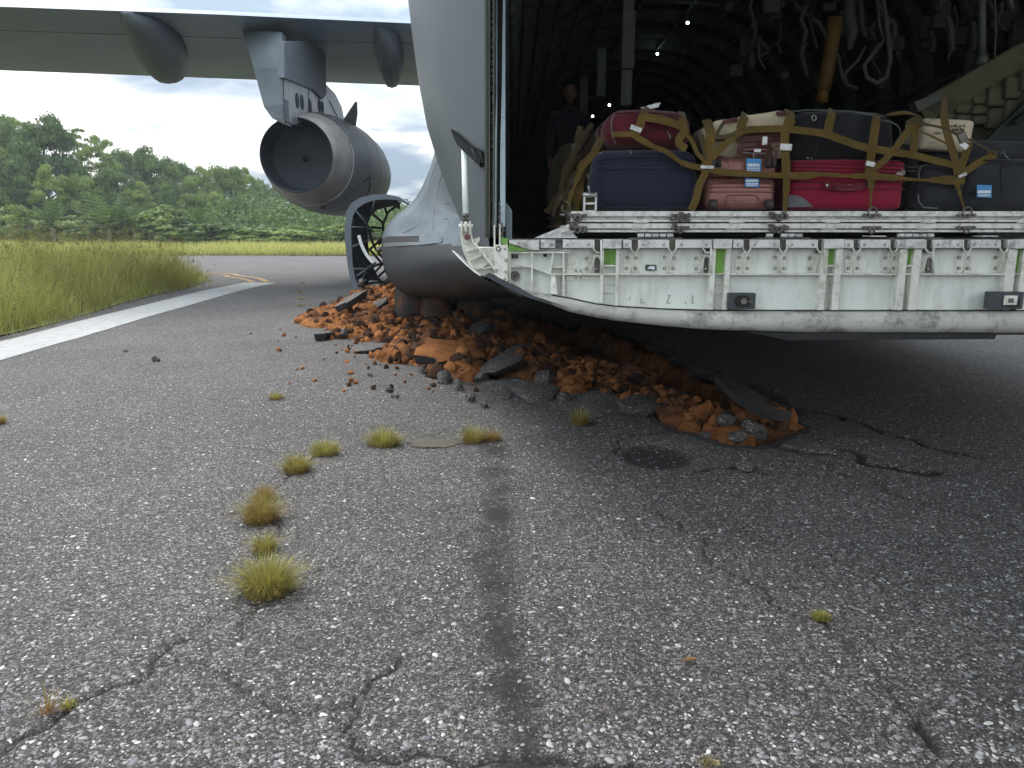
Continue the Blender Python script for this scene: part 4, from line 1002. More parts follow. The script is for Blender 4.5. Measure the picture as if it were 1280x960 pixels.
def ledge(top, bot, out=.07, n_=9):
    secs = []
    for i in range(n_):
        t = i / (n_ - 1)
        def at(l):
            xx = l[0][0] + (l[-1][0] - l[0][0]) * t; yy = np.interp(xx, [p[0] for p in l], [p[1] for p in l]); return hit(xx, yy, 'pod', 0)
        a, c_ = at(top), at(bot)
        if a is None or c_ is None: continue
        d = (CAMV - a).normalized(); o_ = out * (1 - .6 * t); secs.append([a - d * .1, a + d * o_, c_ + d * o_, c_ - d * .1])
    return secs
b = MB()
for tp, bt in (([(479.5, 293), (520, 291.5), (549, 292)], [(479.5, 296), (520, 295), (549, 295)]), ([(479, 303.5), (524, 302.5), (553, 298)], [(479.5, 308.5), (524, 306), (552, 303)])):
    b.loft(ledge(tp, bt))
b.loft(ledge([(524, 294), (550, 294)], [(524, 304), (552, 300)], .05))
b.build('pod_ledge', M['pale_skin'], pod)
b = MB(); b.loft(ledge([(481, 296), (524, 295)], [(481, 303.5), (524, 302.5)], .035)); b.build('air_slot', M['black'], pod)
# --- hold interior
hold = MB()
IN = []
for k in range(0, 25):
    a = math.pi * k / 24; IN.append((XC - 2.86 * math.copysign(abs(math.cos(a)) ** .8, math.cos(a)), 2.5 + 2.75 * math.sin(a) ** .85))
IN = [(XC - 2.86, 1.18)] + IN + [(XC + 2.86, 1.18)]
hold.loft([[Vector((XC + (x - XC) * w_, y_, z)) for x, z in IN] for y_, w_ in ((4.62, .937), (6.6, .97), (8.5, 1), (12, 1), (18, 1), (24, 1), (29, 1))], False, False)
f = hold.ring([(x, 29, z) for x, z in IN]); hold.face(f)
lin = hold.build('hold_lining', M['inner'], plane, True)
for k in range(19):       # ring frames
    y_ = 7.0 + k * 1.15; b = MB(); secs = []
    for (x, z), (x2, z2) in zip(IN[1:-1], [(XC + (x - XC) * .945, 2.5 + (z - 2.5) * .935) for x, z in IN[1:-1]]):
        secs.append([Vector((x, y_, z)), Vector((x2, y_, z2)), Vector((x2, y_ + .12, z2)), Vector((x, y_ + .12, z))])
    b.loft(secs)
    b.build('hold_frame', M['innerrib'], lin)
b = MB()
for k in range(14):       # stringers and cable runs
    a = math.pi * (.06 + .88 * k / 13); i_ = .93
    x = XC - 2.86 * i_ * math.copysign(abs(math.cos(a)) ** .8, math.cos(a)); z = 2.5 + 2.75 * i_ * math.sin(a) ** .85
    b.tube([Vector((x, y_, z + .02 * math.sin(y_))) for y_ in (6, 10, 14, 18, 22, 28)], .03, 6)
b.build('stringers', M['innerrib'], lin, True)
# near silver quilted arches along the roof (bright ragged bands)
for k, (y_, sc_) in enumerate(((7.4, .93), (8.3, .93), (9.4, .92), (10.6, .92), (12.2, .91))):
    b = MB(); secs = []; rj = random.Random(k)
    for i, (x, z) in enumerate(IN[9:24]):
        q_ = sc_ - .015 * (i % 2) + rj.uniform(-.01, .01); xx, zz = XC + (x - XC) * q_, 2.5 + (z - 2.5) * q_
        xx2, zz2 = XC + (x - XC) * (q_ - .03), 2.5 + (z - 2.5) * (q_ - .03)
        secs.append([Vector((xx, y_, zz)), Vector((xx2, y_ + .02, zz2)), Vector((xx2, y_ + .16, zz2)), Vector((xx, y_ + .18, zz))])
    b.loft(secs); b.build('quilted_arch', M['foil'], lin, True)
b = MB(); b.box((XC, 19.2, 1.15), (5.6, 19.8, .10)); b.build('hold_floor', M['innerrib'], plane)
# posts
for (x, y0, y1, Y, w, mt) in ((785.5, 8, 132, 7.2, 8, 'innerpost'), (785.5, 12, 86, 7.15, 15, 'innerpost'), (752, 60, 120, 10, 10, 'innerrib'), (730, 95, 146, 12, 9, 'innerrib')):
    b = MB(); b.bb(P(x - w / 2, y0 - (90 if y0 < 10 else 0), Y), P(x + w / 2, y1, Y) + Vector((0, .06, 0)), .006, 1); b.bb(P(x - w / 2 + 1.5, y0 + 4, Y) - Vector((0, .012, 0)), P(x + w / 2 - 1.5, y1 - 4, Y) - Vector((0, .001, 0)))
    b.build('ceiling_post', M[mt], plane)
b = MB(); b.tube([P(1044, 22, 6.6), P(1041, 50, 6.6), P(1034, 90, 6.6), P(1029, 112, 6.6)], .055, 12); b.tube([P(1030, 108, 6.62), P(1027, 128, 6.62)], .045, 10); b.build('air_duct', M['amber'], plane, True)
b = MB(); b.tube([P(1062, -10, 6.2), P(1062, 20, 6.2), P(1066, 40, 6.2), P(1062, 62, 6.2)], [.05, .045, .04, .02], 10)
b.build('foil_hose', M['clutter'], plane, True)
b = MB(); b.tube([P(1100, -15, 6.0), P(1106, 10, 6.0), P(1109, 40, 6.0), P(1113, 75, 6.0), (P(1108, 97, 6.0)), P(1096, 104, 6.0), P(1083, 97, 6.0), P(1080, 82, 6.0), P(1092, 66, 6.0), P(1103, 52, 6.0)], .017, 8)
b.tube([P(1082, 58, 6.1), P(1072, 76, 6.1), P(1056, 92, 6.1), P(1058, 106, 6.1), P(1072, 111, 6.1)], .012, 8)
b.tube([P(1096, -10, 6.0), P(1099, 30, 6.0), P(1105, 52, 6.0)], .010, 8); b.build('hanging_handle', M['clutter'], plane, True)
b = MB(); b.cyl(P(1228, -30, 5.6), P(1228, 74, 5.6), .022, None, 12); b.cyl(P(1228, 70, 5.6), P(1228, 80, 5.6), .035, None, 12); b.tube([P(1243, -20, 5.7), P(1245, 40, 5.7), P(1243, 75, 5.7)], .006, 6); b.build('ceiling_post', M['innerpost'], plane, True)
# quilted olive liner panels on the right flank
for k in range(7):
    x0 = 1176 + k * 21; b = MB(); Y = 6.3 - k * .05
    ya0 = 150 - (k + .9) * 11.5; ya1 = ya0 - 10
    for j in range(3):
        f0, f1 = j / 3, (j + 1) / 3; hb = 38 if k < 3 else 70 + k * 4
        b.bb(P(x0, ya0 + 2 + hb * f0, Y), P(x0 + 19.5, ya0 + hb * f1 + .5, Y) + Vector((0, .09, 0)), .02, 2)
    b.build('quilted_panel', M['quilt'], plane, True)
b = MB(); b.prism([P(1145, 128, 6.35), P(1290, 45, 6.1), P(1500, -60, 6.1), P(1500, 40, 6.1), P(1290, 118, 6.1), P(1225, 178, 6.35), P(1170, 172, 6.35)], (0, .04, 0)); b.build('liner_backing', M['quilt'], plane)
b = MB(); b.prism([P(1143, 127, 6.2), P(1180, 115, 6.2), P(1182, 121, 6.2), P(1148, 140, 6.2)], (0, .1, 0)); b.build('liner_bracket', M['innerpost'], plane)
b = MB(); b.prism([P(1222, 186, 5.95), P(1300, 110, 5.95), P(1500, 20, 5.95), P(1500, 300, 5.95), P(1222, 300, 5.95)], (0, .05, 0)); b.tube([P(1268, 155, 5.9), P(1278, 145, 5.9), P(1290, 138, 5.9)], .02, 8); b.build('side_box', M['deepgreen'], plane)
# ragged cabling on the near right roof
b = MB(); rj = random.Random(12)
for k in range(30):
    x = rj.uniform(930, 1275); y = rj.uniform(-30, 60); Y = rj.uniform(6.5, 8.5); l = rj.uniform(15, 55)
    b.tube([P(x, y, Y), P(x + rj.uniform(-7, 7), y + l * .35, Y), P(x + rj.uniform(-9, 9), y + l * .7, Y), P(x + rj.uniform(-6, 8), y + l, Y)], rj.uniform(.008, .03), 6)
for k in range(26):
    x = rj.uniform(900, 1275); y = rj.uniform(-20, 110); Y = rj.uniform(7, 9); b.box(P(x, y, Y), (rj.uniform(.04, .16), .08, rj.uniform(.05, .25)), None, .01, 1)
b.build('cable_clutter', M['clutter'], plane)['kind'] = 'stuff'
b = MB()
for (x, y) in ((645.5, 26), (640.8, 64), (647, 105), (819, 69), (860, 28), (822, 67), (762, 131), (741, 145), (1018, 12)):
    pass
b.bm.free()
for (x, y, Y, r_) in ((646, 26, 16, .03), (641, 64, 18, .026), (647, 104, 22, .012), (860, 28, 14, .017), (822, 67, 17, .018), (762, 131, 15, .016), (741, 145, 17, .016)):
    b = MB(); p = P(x, y, Y); b.cyl(p + Vector((0, .03, 0)), p, r_ * 1.5, r_, 12); b.build('hold_lamp', M['lamp'], plane)
# --- wing
b = MB(); TE0, LE0 = Vector((-2.04, 17.6, 5.62)), Vector((-2.86, 24.2, 5.50)); TE1, LE1 = Vector((-9.30, 14.35, 5.12)), Vector((-13.0, 20.0, 5.15))
dT = (TE1 - TE0); dL = (LE1 - LE0)
def wing_sec(TE, LE, th):
    c_ = LE - TE; out = []; n_ = 10
    for k in range(n_ + 1):
        t = k / n_; out.append(TE + c_ * t + Vector((0, 0, -.05 * math.sin(math.pi * t) * c_.length * .5 + (0))))
    for k in range(n_ - 1, 0, -1):
        t = k / n_; out.append(TE + c_ * t + Vector((0, 0, th * c_.length * (math.sin(math.pi * t) ** .8) * (.7 + .5 * t))))
    return out
bz = -.3
b.loft([wing_sec(TE0 - dT * .45, LE0 - dL * .45, .12), wing_sec(TE0, LE0, .12), wing_sec(TE0 + dT * .5 + Vector((0, 0, .02)), LE0 + dL * .5, .115), wing_sec(TE1, LE1, .11), wing_sec(TE1 + dT * .8, LE1 + dL * .5, .1), wing_sec(TE1 + dT * 1.7, LE1 + dL * 1.05, .08)])
wing = b.build('wing', M['wing'], plane, 50)
def wing_pt(px, py):   # on the flat underside plane
    n_ = dT.cross(LE0 - TE0).normalized(); d = (P(px, py, 5) - CAMV).normalized(); t = (TE0 - CAMV).dot(n_) / d.dot(n_); return CAMV + d * t
# flap gap line and small marks
b = MB(); b.tube([TE0 + dT * (-.3) + (LE0 - TE0) * .16 + Vector((0, 0, -.16)), TE0 + dT * .5 + (LE0 - TE0) * .16 + Vector((0, 0, -.15)), TE1 + dT * .7 + (LE1 - TE1) * .17 + Vector((0, 0, -.15))], .006, 4); b.build('flap_gap', M['skin_dark'], wing)
def fairing(pts_u, label=None):
    """canoe fairing: list of (Y, xc, z_top, z_bottom, halfwidth)"""
    b = MB(); secs = []
    for (y_, xc, zt, zb, hw) in pts_u:
        secs.append([Vector((xc + hw * math.copysign(abs(math.cos(a)) ** .8, math.cos(a)), y_, (zt if math.sin(a) > 0 else zt + (zb - zt) * abs(math.sin(a)) ** .8))) for a in [2 * math.pi * k / 20 for k in range(20)]])
    b.loft(secs); return b.build('flap_fairing', M['fair'], plane, True)
# large fairing at the left (bottom lobe at px 205,105)
def fp(px, py, Y): q_ = P(px, py, Y); return q_
def fair_px(st, zt):
    out = []
    for (Y, xl_, xr_, yb_) in st:
        q0, q1 = P(xl_, yb_, Y), P(xr_, yb_, Y); out.append((Y, (q0.x + q1.x) / 2, max(zt, q0.z + .03), q0.z, abs(q1.x - q0.x) / 2))
    return out
fairing(fair_px([(15.3, 150, 160, 19), (15.7, 151, 192, 40), (16.3, 158, 214, 66), (17.0, 167, 230, 88), (17.8, 177, 237, 100), (18.6, 184, 238, 105), (19.8, 196, 236, 103), (21.2, 214, 230, 99)], 5.28))
fairing(fair_px([(17.5, 470, 475, 32), (17.9, 469, 497, 62), (18.8, 469, 505, 90), (19.8, 472, 506, 104), (21, 476, 504, 110), (22.6, 484, 499, 108)], 5.62))
# --- engine
EC = P(370, 194, 16.6)
ex, ez = EC.x, EC.z
b = MB(); b.rev([(.62, .66), (.56, .70), (.3, .72), (0.02, .735), (0, .75), (.02, .765)], (ex, 16.6, ez), n=48)
b.rev([(.62, .66), (.75, .07)], (ex, 16.6, ez), n=48)
eng = thing('engine', None, None, Vector((ex, 18.5, ez))); eng.parent = plane; eng.location = Vector((ex, 18.5, ez)) - WORIG[plane.name]
b.build('nozzle_inside', M['burnt'], eng, True)
b = MB(); b.rev([(.75, .075), (.72, .07), (.66, .04), (.62, .02), (.61, .0)], (ex, 16.6, ez), n=24); b.build('exhaust_plug', M['burnt'], eng, True)
b = MB(); b.rev([(0.02, .765), (.35, .85), (.75, .935), (1.02, .985), (1.02, 1.0)], (ex, 16.6, ez), n=48); b.build('exhaust_nozzle', M['nozzle'], eng, 50)
b = MB(); b.rev([(1.0, 1.005), (1.5, 1.07), (2.2, 1.13), (3.2, 1.17), (4.2, 1.17), (5.3, 1.12), (6.2, 1.02), (6.5, .95), (6.4, .88), (5.6, .84)], (ex, 16.6, ez), n=56)
cw_ = b.build('cowling', M['cowl'], eng, True)
for a, r_ in ((1.52, 1.074), (2.3, 1.138), (3.6, 1.172)):
    b = MB(); b.rev([(a, r_), (a + .012, r_ + .004), (a + .024, r_)], (ex, 16.6, ez), n=56); b.build('cowl_band', M['cowl'], eng)
b = MB(); an = R(28); c0 = Vector((ex + 1.13 * math.sin(an), 18.9, ez + 1.13 * math.cos(an))); nrm = Vector((math.sin(an), 0, math.cos(an)))
b.prism([c0 - nrm * .05 + Vector((-.02, 0, 0)), c0 + nrm * .52 + Vector((-.02, .35, 0)), c0 + nrm * .30 + Vector((-.02, .9, 0)), c0 - nrm * .05 + Vector((-.02, 1.4, 0))], (.05, 0, 0)); b.build('cowl_strake', M['fair'], eng)
b = MB(); b.cyl(Vector((ex + .28, 17.6, ez - .99)), Vector((ex + .28, 17.6, ez - 1.08)), .06, None, 10); b.tube([Vector((ex + 1.02, 18.5, ez - .42)), Vector((ex + 1.1, 18.9, ez - .3)), Vector((ex + 1.02, 19.3, ez - .55)), Vector((ex + .9, 19.4, ez - .7))], .018, 6); b.build('cowl_vent', M['skin_dark'], eng)
# pylon
xr = -4.42; xl = ex - .32
def side(lst, x0=xr): return [PX(x, y, x0) for x, y in lst]
b = MB()
# dark upper and rear part: wedge from the wing to the nacelle
o1 = side([(355, 62), (355, 152), (363, 157), (378, 157), (431, 152), (427, 133), (419, 117), (407, 105), (404, 50)])
a = b.ring([p for p in o1]); c_ = b.ring([Vector((xr - .015, p.y, p.z)) for p in o1]); b.bridge(a, c_); b.face(a); b.face(list(reversed(c_)))
pyl = b.build('pylon', M['pylon_metal'], plane)
b = MB()
R0 = [P(303, 38, 17.0), P(317, 85, 16.3), P(330, 134, 15.9), P(340, 148, 15.8), P(356, 156, 15.75)]
R1 = [P(352, 40, 16.6), P(355, 85, 15.9), P(355.2, 130, 15.7), P(356, 148, 15.7), P(358, 156, 15.7)]
a = b.ring(R0); c_ = b.ring(R1); b.bridge(a, c_, False)
a2 = b.ring([p + Vector((0, 3.4, 0)) for p in R0]); c2 = b.ring([p + Vector((0, .3, 0)) for p in R1]); b.bridge(a2, a, False); b.bridge(c_, c2, False)
b.build('pylon_rear', M['fair'], pyl, False)
b = MB(); U = side([(355.5, 52), (355.5, 97), (378, 106), (392, 112), (403, 124), (408, 118), (407, 50)], xr + .05)
b.prism(U, (-.13, 0, 0)); b.build('pylon_shoulder', M['fair'], pyl)
for (x, y, h) in ((372, 126, 17), (378, 128, 17), (388, 133, 16), (399.5, 132, 15), (403.5, 135, 15)):
    b = MB(); p = PX(x, y, xr + .012); hh = h * p.y / F * 1.05; ww = hh * .45
    b.prism([p + Vector((0, math.cos(t) * ww * .9, math.sin(t) * hh / 2)) for t in [k * math.pi / 8 for k in range(16)]], (-.05, 0, 0)); b.build('vent_slot', M['burnt'], pyl)
b = MB(); b.tube(side([(354, 97), (355, 150), (366, 156), (400, 152), (432, 150)], xr + .01), .012, 5); b.tube(side([(386, 104), (386, 152)], xr + .01), .008, 4); b.tube(side([(412, 126), (424, 150)], xr + .01), .008, 4); b.build('panel_seam', M['skin_dark'], pyl)
# --- open gear door: curved shell with a ribbed inner face
Yd = 10.6
OUT = [(508, 253), (499, 246), (484, 243), (466, 243), (450, 247), (439, 254), (433, 264), (431, 280), (431, 300), (433, 318), (435, 335), (438, 350), (442, 362), (452, 362)]
INN = [(505, 254), (497, 250), (484, 249), (468, 250), (456, 254), (447, 260), (441, 270), (439, 284), (439, 300), (440, 318), (441, 334), (444, 348), (448, 359), (454, 360)]
b = MB()
def pxy(lst, Y): return [P(x, y, Y) for x, y in lst]
sh0, sh1 = pxy(OUT, Yd), pxy(INN, Yd)
dpt_ = Vector((-.06, .9, 0))
secs = [sh0 + list(reversed(sh1)), [p + dpt_ * .5 for p in sh0 + list(reversed(sh1))], [p + dpt_ for p in sh0 + list(reversed(sh1))]]
b.loft(secs); door = b.build('gear_door', M['fair'], plane, False)
b = MB()
IN2 = [(500, 262), (492, 257), (483, 259), (471, 262), (463, 270), (459, 280), (459, 300), (461, 318), (466, 334), (472, 346), (478, 352)]
for Y in (Yd + .1,):
    a = pxy(INN[1:12], Y); c_ = pxy(IN2, Y + .35); 
    ra = b.ring(a); rc = b.ring(c_); ra2 = b.ring([p + Vector((0, .04, 0)) for p in a]); rc2 = b.ring([p + Vector((0, .04, 0)) for p in c_])
    b.bridge(ra, rc, False); b.bridge(ra2, rc2, False); b.bridge(rc, rc2, False)
b.build('door_inner_skin', M['skin_dark'], door)
def bar(n_, l, Y0, Y1, r_, mat, par):
    for seg_ in l:
        b = MB(); b.tube([P(x, y, Y0 + (Y1 - Y0) * i / max(1, len(seg_) - 1)) for i, (x, y) in enumerate(seg_)], r_, 7); b.build(n_, M[mat], par, True)
bar('door_rib', [[(441, 262), (460, 276)], [(441, 284), (460, 284)], [(441, 308), (460, 300)], [(442, 336), (466, 336)], [(446, 345), (470, 328)], [(448, 356), (462, 332)], [(468, 250), (464, 268)], [(444, 262), (466, 290)]], Yd, Yd + .3, .013, 'fair', door)
bar('door_lattice', [[(480, 257), (484, 268), (479, 280), (479, 296), (474, 306)], [(464, 266), (478, 278)], [(462, 284), (478, 285)], [(461, 286), (464, 300), (470, 312), (478, 322)], [(478, 298), (462, 312)], [(462, 312), (478, 330)], [(464, 334), (480, 328)], [(470, 348), (486, 334)], [(480, 356), (497, 346)], [(455, 356), (478, 330)], [(500, 254), (484, 266)], [(447, 356), (480, 352)]], Yd + .5, Yd + .7, .018, 'black', door)
b = MB(); b.ribbon([P(448.5, 294, Yd + .02), P(452, 306, Yd + .02), P(458, 318, Yd + .02), (P(466, 328, Yd + .02))], .042, .02); b.build('door_link', M['strut_white'], door)
for q0_, q1_ in ((P(474, 312, Yd - .1), P(474, 312, Yd + .2)), (P(452, 352, Yd - .1), P(452, 358, Yd + .3))):
    b = MB(); b.cyl(q0_, q1_, .045, None, 12); b.build('door_hinge', M['steel'], door, True)
# --- wheels sunk in the gouge
for k, (x, y, Y) in enumerate(((512, 378, 10.0), (545, 380, 9.9), (592, 382, 9.8))):
    c0 = P(x, y, Y); b = MB(); b.rev([(-.2, .30), (-.22, .45), (-.16, .56), (-.08, .6), (.08, .6), (.16, .56), (.22, .45), (.2, .30)], (c0.x, Y + .6, .28), 'X', 32); w_ = b.build('tyre', M['tyre'], plane, True)
    b = MB(); b.rev([(-.14, 0.02), (-.17, .15), (-.18, .30), (.18, .30), (.14, .02)], (c0.x, Y + .6, .28), 'X', 20); b.build('rim', M['steel'], w_, True)
b = MB(); b.cyl(P(512, 330, 10.4), P(512, 376, 10.4), .12, None, 12); b.cyl(P(560, 340, 10.3), P(560, 380, 10.3), .14, None, 12); b.build('gear_leg', M['steel'], plane, True)
# ================================================================== RAMP (part of the plane)
YW = 4.15; YR = 4.10
ZT = P(640, 299, 4.1).z
b = MB(); 
UP = [(636, 357), (650, 361), (665, 366), (690, 369), (713, 373), (745, 380), (770, 383), (830, 386.5), (880, 388), (1000, 388.5), (1280, 388.5), (1500, 388), (1640, 380), (1740, 366), (1800, 350)]
LO = [(636, 358.5), (650, 364), (665, 371), (690, 382), (713, 391), (745, 398), (770, 402), (830, 409), (880, 413), (1000, 418), (1280, 418.5), (1500, 416), (1640, 405), (1740, 386), (1800, 352)]
# web: pale recessed wall
b.prism([P(634, 309, YW)] + [P(x, y + 2, YW) for x, y in UP] + [P(1845, 330, YW), P(1845, 309, YW)], (0, .03, 0))
ramp_o = b.build('ramp', M['white'], plane)
b = MB(); secs = []
for (x, yu), (x2, yl) in zip(UP, LO):
    pr = []
    for t, off in ((0, .05), (.02, .015), (.25, -.012), (.6, -.015), (.9, .005), (1, .05)):
        pr.append(P(x, yu + (yl - yu) * t, 4.08) + Vector((0, off, 0)))
    for t in (1, 0): pr.append(P(x, yu + (yl - yu) * t, 4.08) + Vector((0, .12, 0)))
    secs.append(pr)
b.loft(secs); b.build('ramp_toe_beam', M['beam'], ramp_o, 50)
b = MB(); b.prism([P(930, 414, 4.06), P(960, 420, 4.06), P(985, 425.5, 4.06), P(1243, 424, 4.06), (P(1246, 418, 4.06)), P(1100, 417, 4.06), P(960, 416.5, 4.06)], (0, .1, 0)); b.build('rubber_strip', M['black'], ramp_o)
b = MB(); b.tube([P(x, y - .3, 4.092) for x, y in UP[3:13]], .0035, 5); b.build('beam_edge_line', M['black'], ramp_o)  # thin black line along the upper edge of the beam
# top deck and underside
b = MB(); z1 = ZT; b.bb((P(672, 300, 4.1).x, 4.13, z1 - .05), (5.3, 9.6, z1 - .012)); b.build('ramp_deck', M['innerrib'], ramp_o)
b = MB(); un = [P(x, y, 4.14) for x, y in LO]; 
b.loft([un, [Vector((p.x, 6.5, p.z - .05)) for p in un], [Vector((p.x, 9.6, max(.62, p.z - .18))) for p in un]], False); b.build('ramp_underside', M['skin_dark'], ramp_o, True)
# cap segments
base_caps = [(892.5, 915, 'p'), (917, 928, 's'), (939, 973, 's'), (985, 1021, 's'), (1031, 1055, 'p'), (1056, 1066, 's'), (1076, 1111, 's'), (1122, 1132, 's'), (1133, 1156, 'p'), (1168, 1203, 's'), (1214, 1250, 's'), (1260, 1269, 's')]
caps = [(676, 694, 's'), (704, 741, 's'), (754, 777, 'p'), (779, 788, 's'), (799, 835, 's'), (846, 889, 's')] + base_caps + [(a + 377.5, c_ + 377.5, k) for a, c_, k in base_caps if a + 377.5 < 1790]
bolts = []
for a, c_, k in caps:
    b = MB(); y0, y1 = (299.6, 310.2) if k == 's' else (299.0, 310.8)
    yo = 4.085 if k == 's' else 4.075
    b.bb(P(a, y0, yo), P(c_, y1, yo) + Vector((0, .06, 0)), .003, 2); 
    b.build('ramp_cap', M['alu'], ramp_o)
    if k == 's':
        w = c_ - a
        for q_ in ([.5] if w < 14 else [.14, .86]): bolts.append((a + w * q_, 306, yo - .001, .0075))
b = MB(); b.bb(P(640, 298.6, 4.11), P(1845, 300.5, 4.13) + Vector((0, .05, 0))); b.build('cap_rail', M['steel'], ramp_o)
b = MB(); b.prism([P(636.5, 300, 4.085), P(674, 300, 4.085), P(674, 312.5, 4.085), P(664, 312.5, 4.085), P(636.5, 304, 4.085)], (0, .05, 0)); b.build('ramp_cap', M['alu'], ramp_o); bolts += [(656, 306, 4.083, .009), (688, 306, 4.083, .009)]
b = MB(); b.prism([P(636, 305, 4.095), P(664, 313.5, 4.095), P(636, 313.5, 4.095)], (0, .04, 0)); b.prism([P(626.5, 296.5, 4.09), P(634.8, 298.5, 4.09), P(634.8, 306, 4.09), P(626.5, 304, 4.09)], (0, .04, 0)); b.build('green_pad', M['green'], ramp_o)
# slots with forks, bolt plates
slots_plain = [793.5, 840.5, 933.5, 979, 1071, 1117, 1209, 1255]; slots_rib = [747, 884, 1026.5, 1162]
slots_plain += [s_ + 377.5 for s_ in slots_plain if 893 < s_ and s_ + 377.5 < 1740]; slots_rib += [s_ + 377.5 for s_ in (1026.5, 1162) if s_ + 377.5 < 1740]
for x in slots_plain:
    b = MB()
    b.tube([P(x - 5, 300, 4.09), P(x - 5, 310, 4.09), P(x - 3, 314, 4.09), P(x, 317, 4.09), P(x - 1.5, 324, 4.10), P(x - 4, 332, 4.11), P(x - 5, 341, 4.12)], .0045, 5)
    b.tube([P(x + 5, 300, 4.09), P(x + 5, 310, 4.09), P(x + 3, 314, 4.09), P(x, 317, 4.09)], .0045, 5)
    b.build('fork_bracket', M['bone'], ramp_o, True)
    b = MB(); b.bb(P(x - 4.4, 300.5, 4.118), P(x + 4.4, 313, 4.118) + Vector((0, .02, 0))); b.build('slot_back', M['steel' if x % 2 else 'innerpost'], ramp_o)
    b = MB(); b.prism([P(x + a, y, 4.142) for a, y in ((-8, 317), (-3, 313.5), (3, 315), (6, 320), (6, 338), (3, 341), (-12, 341), (-14.5, 338), (-14.5, 327), (-13, 320))], (0, .02, 0)); b.build('bolt_plate', M['bone'], ramp_o)
    bolts += [(x - 9.5, 322, 4.136, .0088), (x + 1.8, 322.5, 4.136, .0088), (x - 10, 335.5, 4.136, .0088), (x + 1, 335.5, 4.136, .0088)]
for x in slots_rib:
    b = MB(); b.bb(P(x - 4.4, 300.5, 4.118), P(x + 4.4, 316, 4.118) + Vector((0, .02, 0))); b.build('slot_back', M['innerpost'], ramp_o)
    b = MB()
    b.tube([P(x + 4.8, 300, 4.09), P(x + 4.8, 342, 4.09)], .006, 5); b.tube([P(x - 5, 300, 4.09), P(x - 5, 311, 4.09), P(x - 2, 315.5, 4.09), P(x + 3, 316, 4.09)], .005, 5)
    b.tube([P(x + 4, 325, 4.10), P(x + 1, 319.5, 4.10), P(x - 3, 320, 4.10), P(x - 5, 326, 4.105), P(x - 7, 335, 4.11), P(x - 8.5, 342, 4.12)], .0045, 5); b.build('fork_bracket', M['bone'], ramp_o, True)
    b = MB(); b.prism([P(x + a, y, 4.142) for a, y in ((-16, 321), (-9, 317), (-3, 318), (-5, 326), (-7, 340), (-16, 340), (-18, 337))], (0, .02, 0)); b.build('bolt_plate', M['bone'], ramp_o)
    b = MB(); b.bb(P(x - 3.5, 322, 4.146), P(x + 3.5, 341, 4.146) + Vector((0, .002, 0))); b.build('rib_recess', M['steel'], ramp_o)
    bolts += [(x - 13.5, 323, 4.136, .0088), (x - 13.5, 336, 4.136, .0088), (x - 2, 336, 4.136, .0088)]
# vertical ribs, ledge
ribs = [(752.6, 311, 379), (771.5, 311, 383), (890.5, 311, 388), (908.8, 311, 388), (1029, 311, 388), (1046.5, 311, 388), (1126.8, 311, 388), (1144, 311, 388), (1262, 311, 388), (1281, 311, 388), (1406, 311, 388), (1424, 311, 388), (1504, 311, 387), (1521.5, 311, 387), (1640, 311, 379), (1658, 311, 376)]
for x, y0, y1 in ribs:
    b = MB(); b.bb(P(x - .9, y0, 4.095), P(x + .9, y1, 4.095) + Vector((0, .06, 0)), .002, 1); b.build('ramp_rib', M['bone'], ramp_o)
b = MB(); b.bb(P(713, 342, 4.10), P(1790, 344, 4.10) + Vector((0, .05, 0)), .002, 1); b.build('ramp_ledge', M['bone'], ramp_o)
for (x0, x1, y1) in ((754, 770.5, 331), (892, 908, 341.5), (1030.5, 1045.5, 331), (1128, 1143, 331), (1263.5, 1280, 341.5), (1407.5, 1423, 331), (1505.5, 1520.5, 331), (1641, 1657, 341)):
    b = MB(); p0, p1 = P(x0 + 1, 311, 4.125), P(x1 - 1, y1, 4.125)
    pts = [P(x0 + .8, 310, 4.125), P(x1 - .8, 310, 4.125), P(x1 - .8, y1 - 4, 4.125), P(x1 - 3.5, y1, 4.125), P(x0 + 3.5, y1, 4.125), P(x0 + .8, y1 - 4, 4.125)]
    b.prism(pts, (0, .02, 0)); b.build('green_pad', M['green'], ramp_o)
    b = MB(); b.bb(P(x0, y1 + .3, 4.10), P(x1, y1 + 2.2, 4.10) + Vector((0, .05, 0)), .0015, 1)
    for yy in (355, 366): b.bb(P(x0 + 1, yy, 4.14), P(x1 - 1, yy + .8, 4.14) + Vector((0, .02, 0)))
    b.build('pad_shelf', M['bone'], ramp_o)
# left bay ribs
def bars(name, segs, Y, w, mat='bone', dpt=.05):
    for s_ in segs:
        b = MB(); p0, p1 = P(*s_[0], Y), P(*s_[1], Y); t = (p1 - p0).normalized(); n_ = Vector((t.z, 0, -t.x)) * w / 2
        b.prism([p0 - n_, p1 - n_, p1 + n_, p0 + n_], (0, dpt, 0)); b.build(name, M[mat], ramp_o)
bars('bay_rib', [((637.5, 314), (637.5, 354)), ((665, 315), (665, 363)), ((691.5, 316), (688, 343)), ((704.5, 316), (704.5, 374))], 4.10, .008)
bars('bay_rib', [((637, 315.5), (713, 315.5)), ((637.5, 333), (665, 333)), ((666, 334), (688, 342.6)), ((688, 342.8), (713, 342.8)), ((691, 334), (704, 334)), ((704, 313), (714, 313))], 4.102, .007)
b = MB(); b.prism([P(689, 344, 4.11), P(694, 344, 4.11), P(697, 368, 4.09), P(688, 367, 4.09)], (0, .04, 0)); b.build('bay_prong', M['bone'], ramp_o)
b = MB(); b.cyl(P(644, 345, 4.135), P(644, 345, 4.16), .026, None, 24); bs = b.build('round_boss', M['steel'], ramp_o, 40)
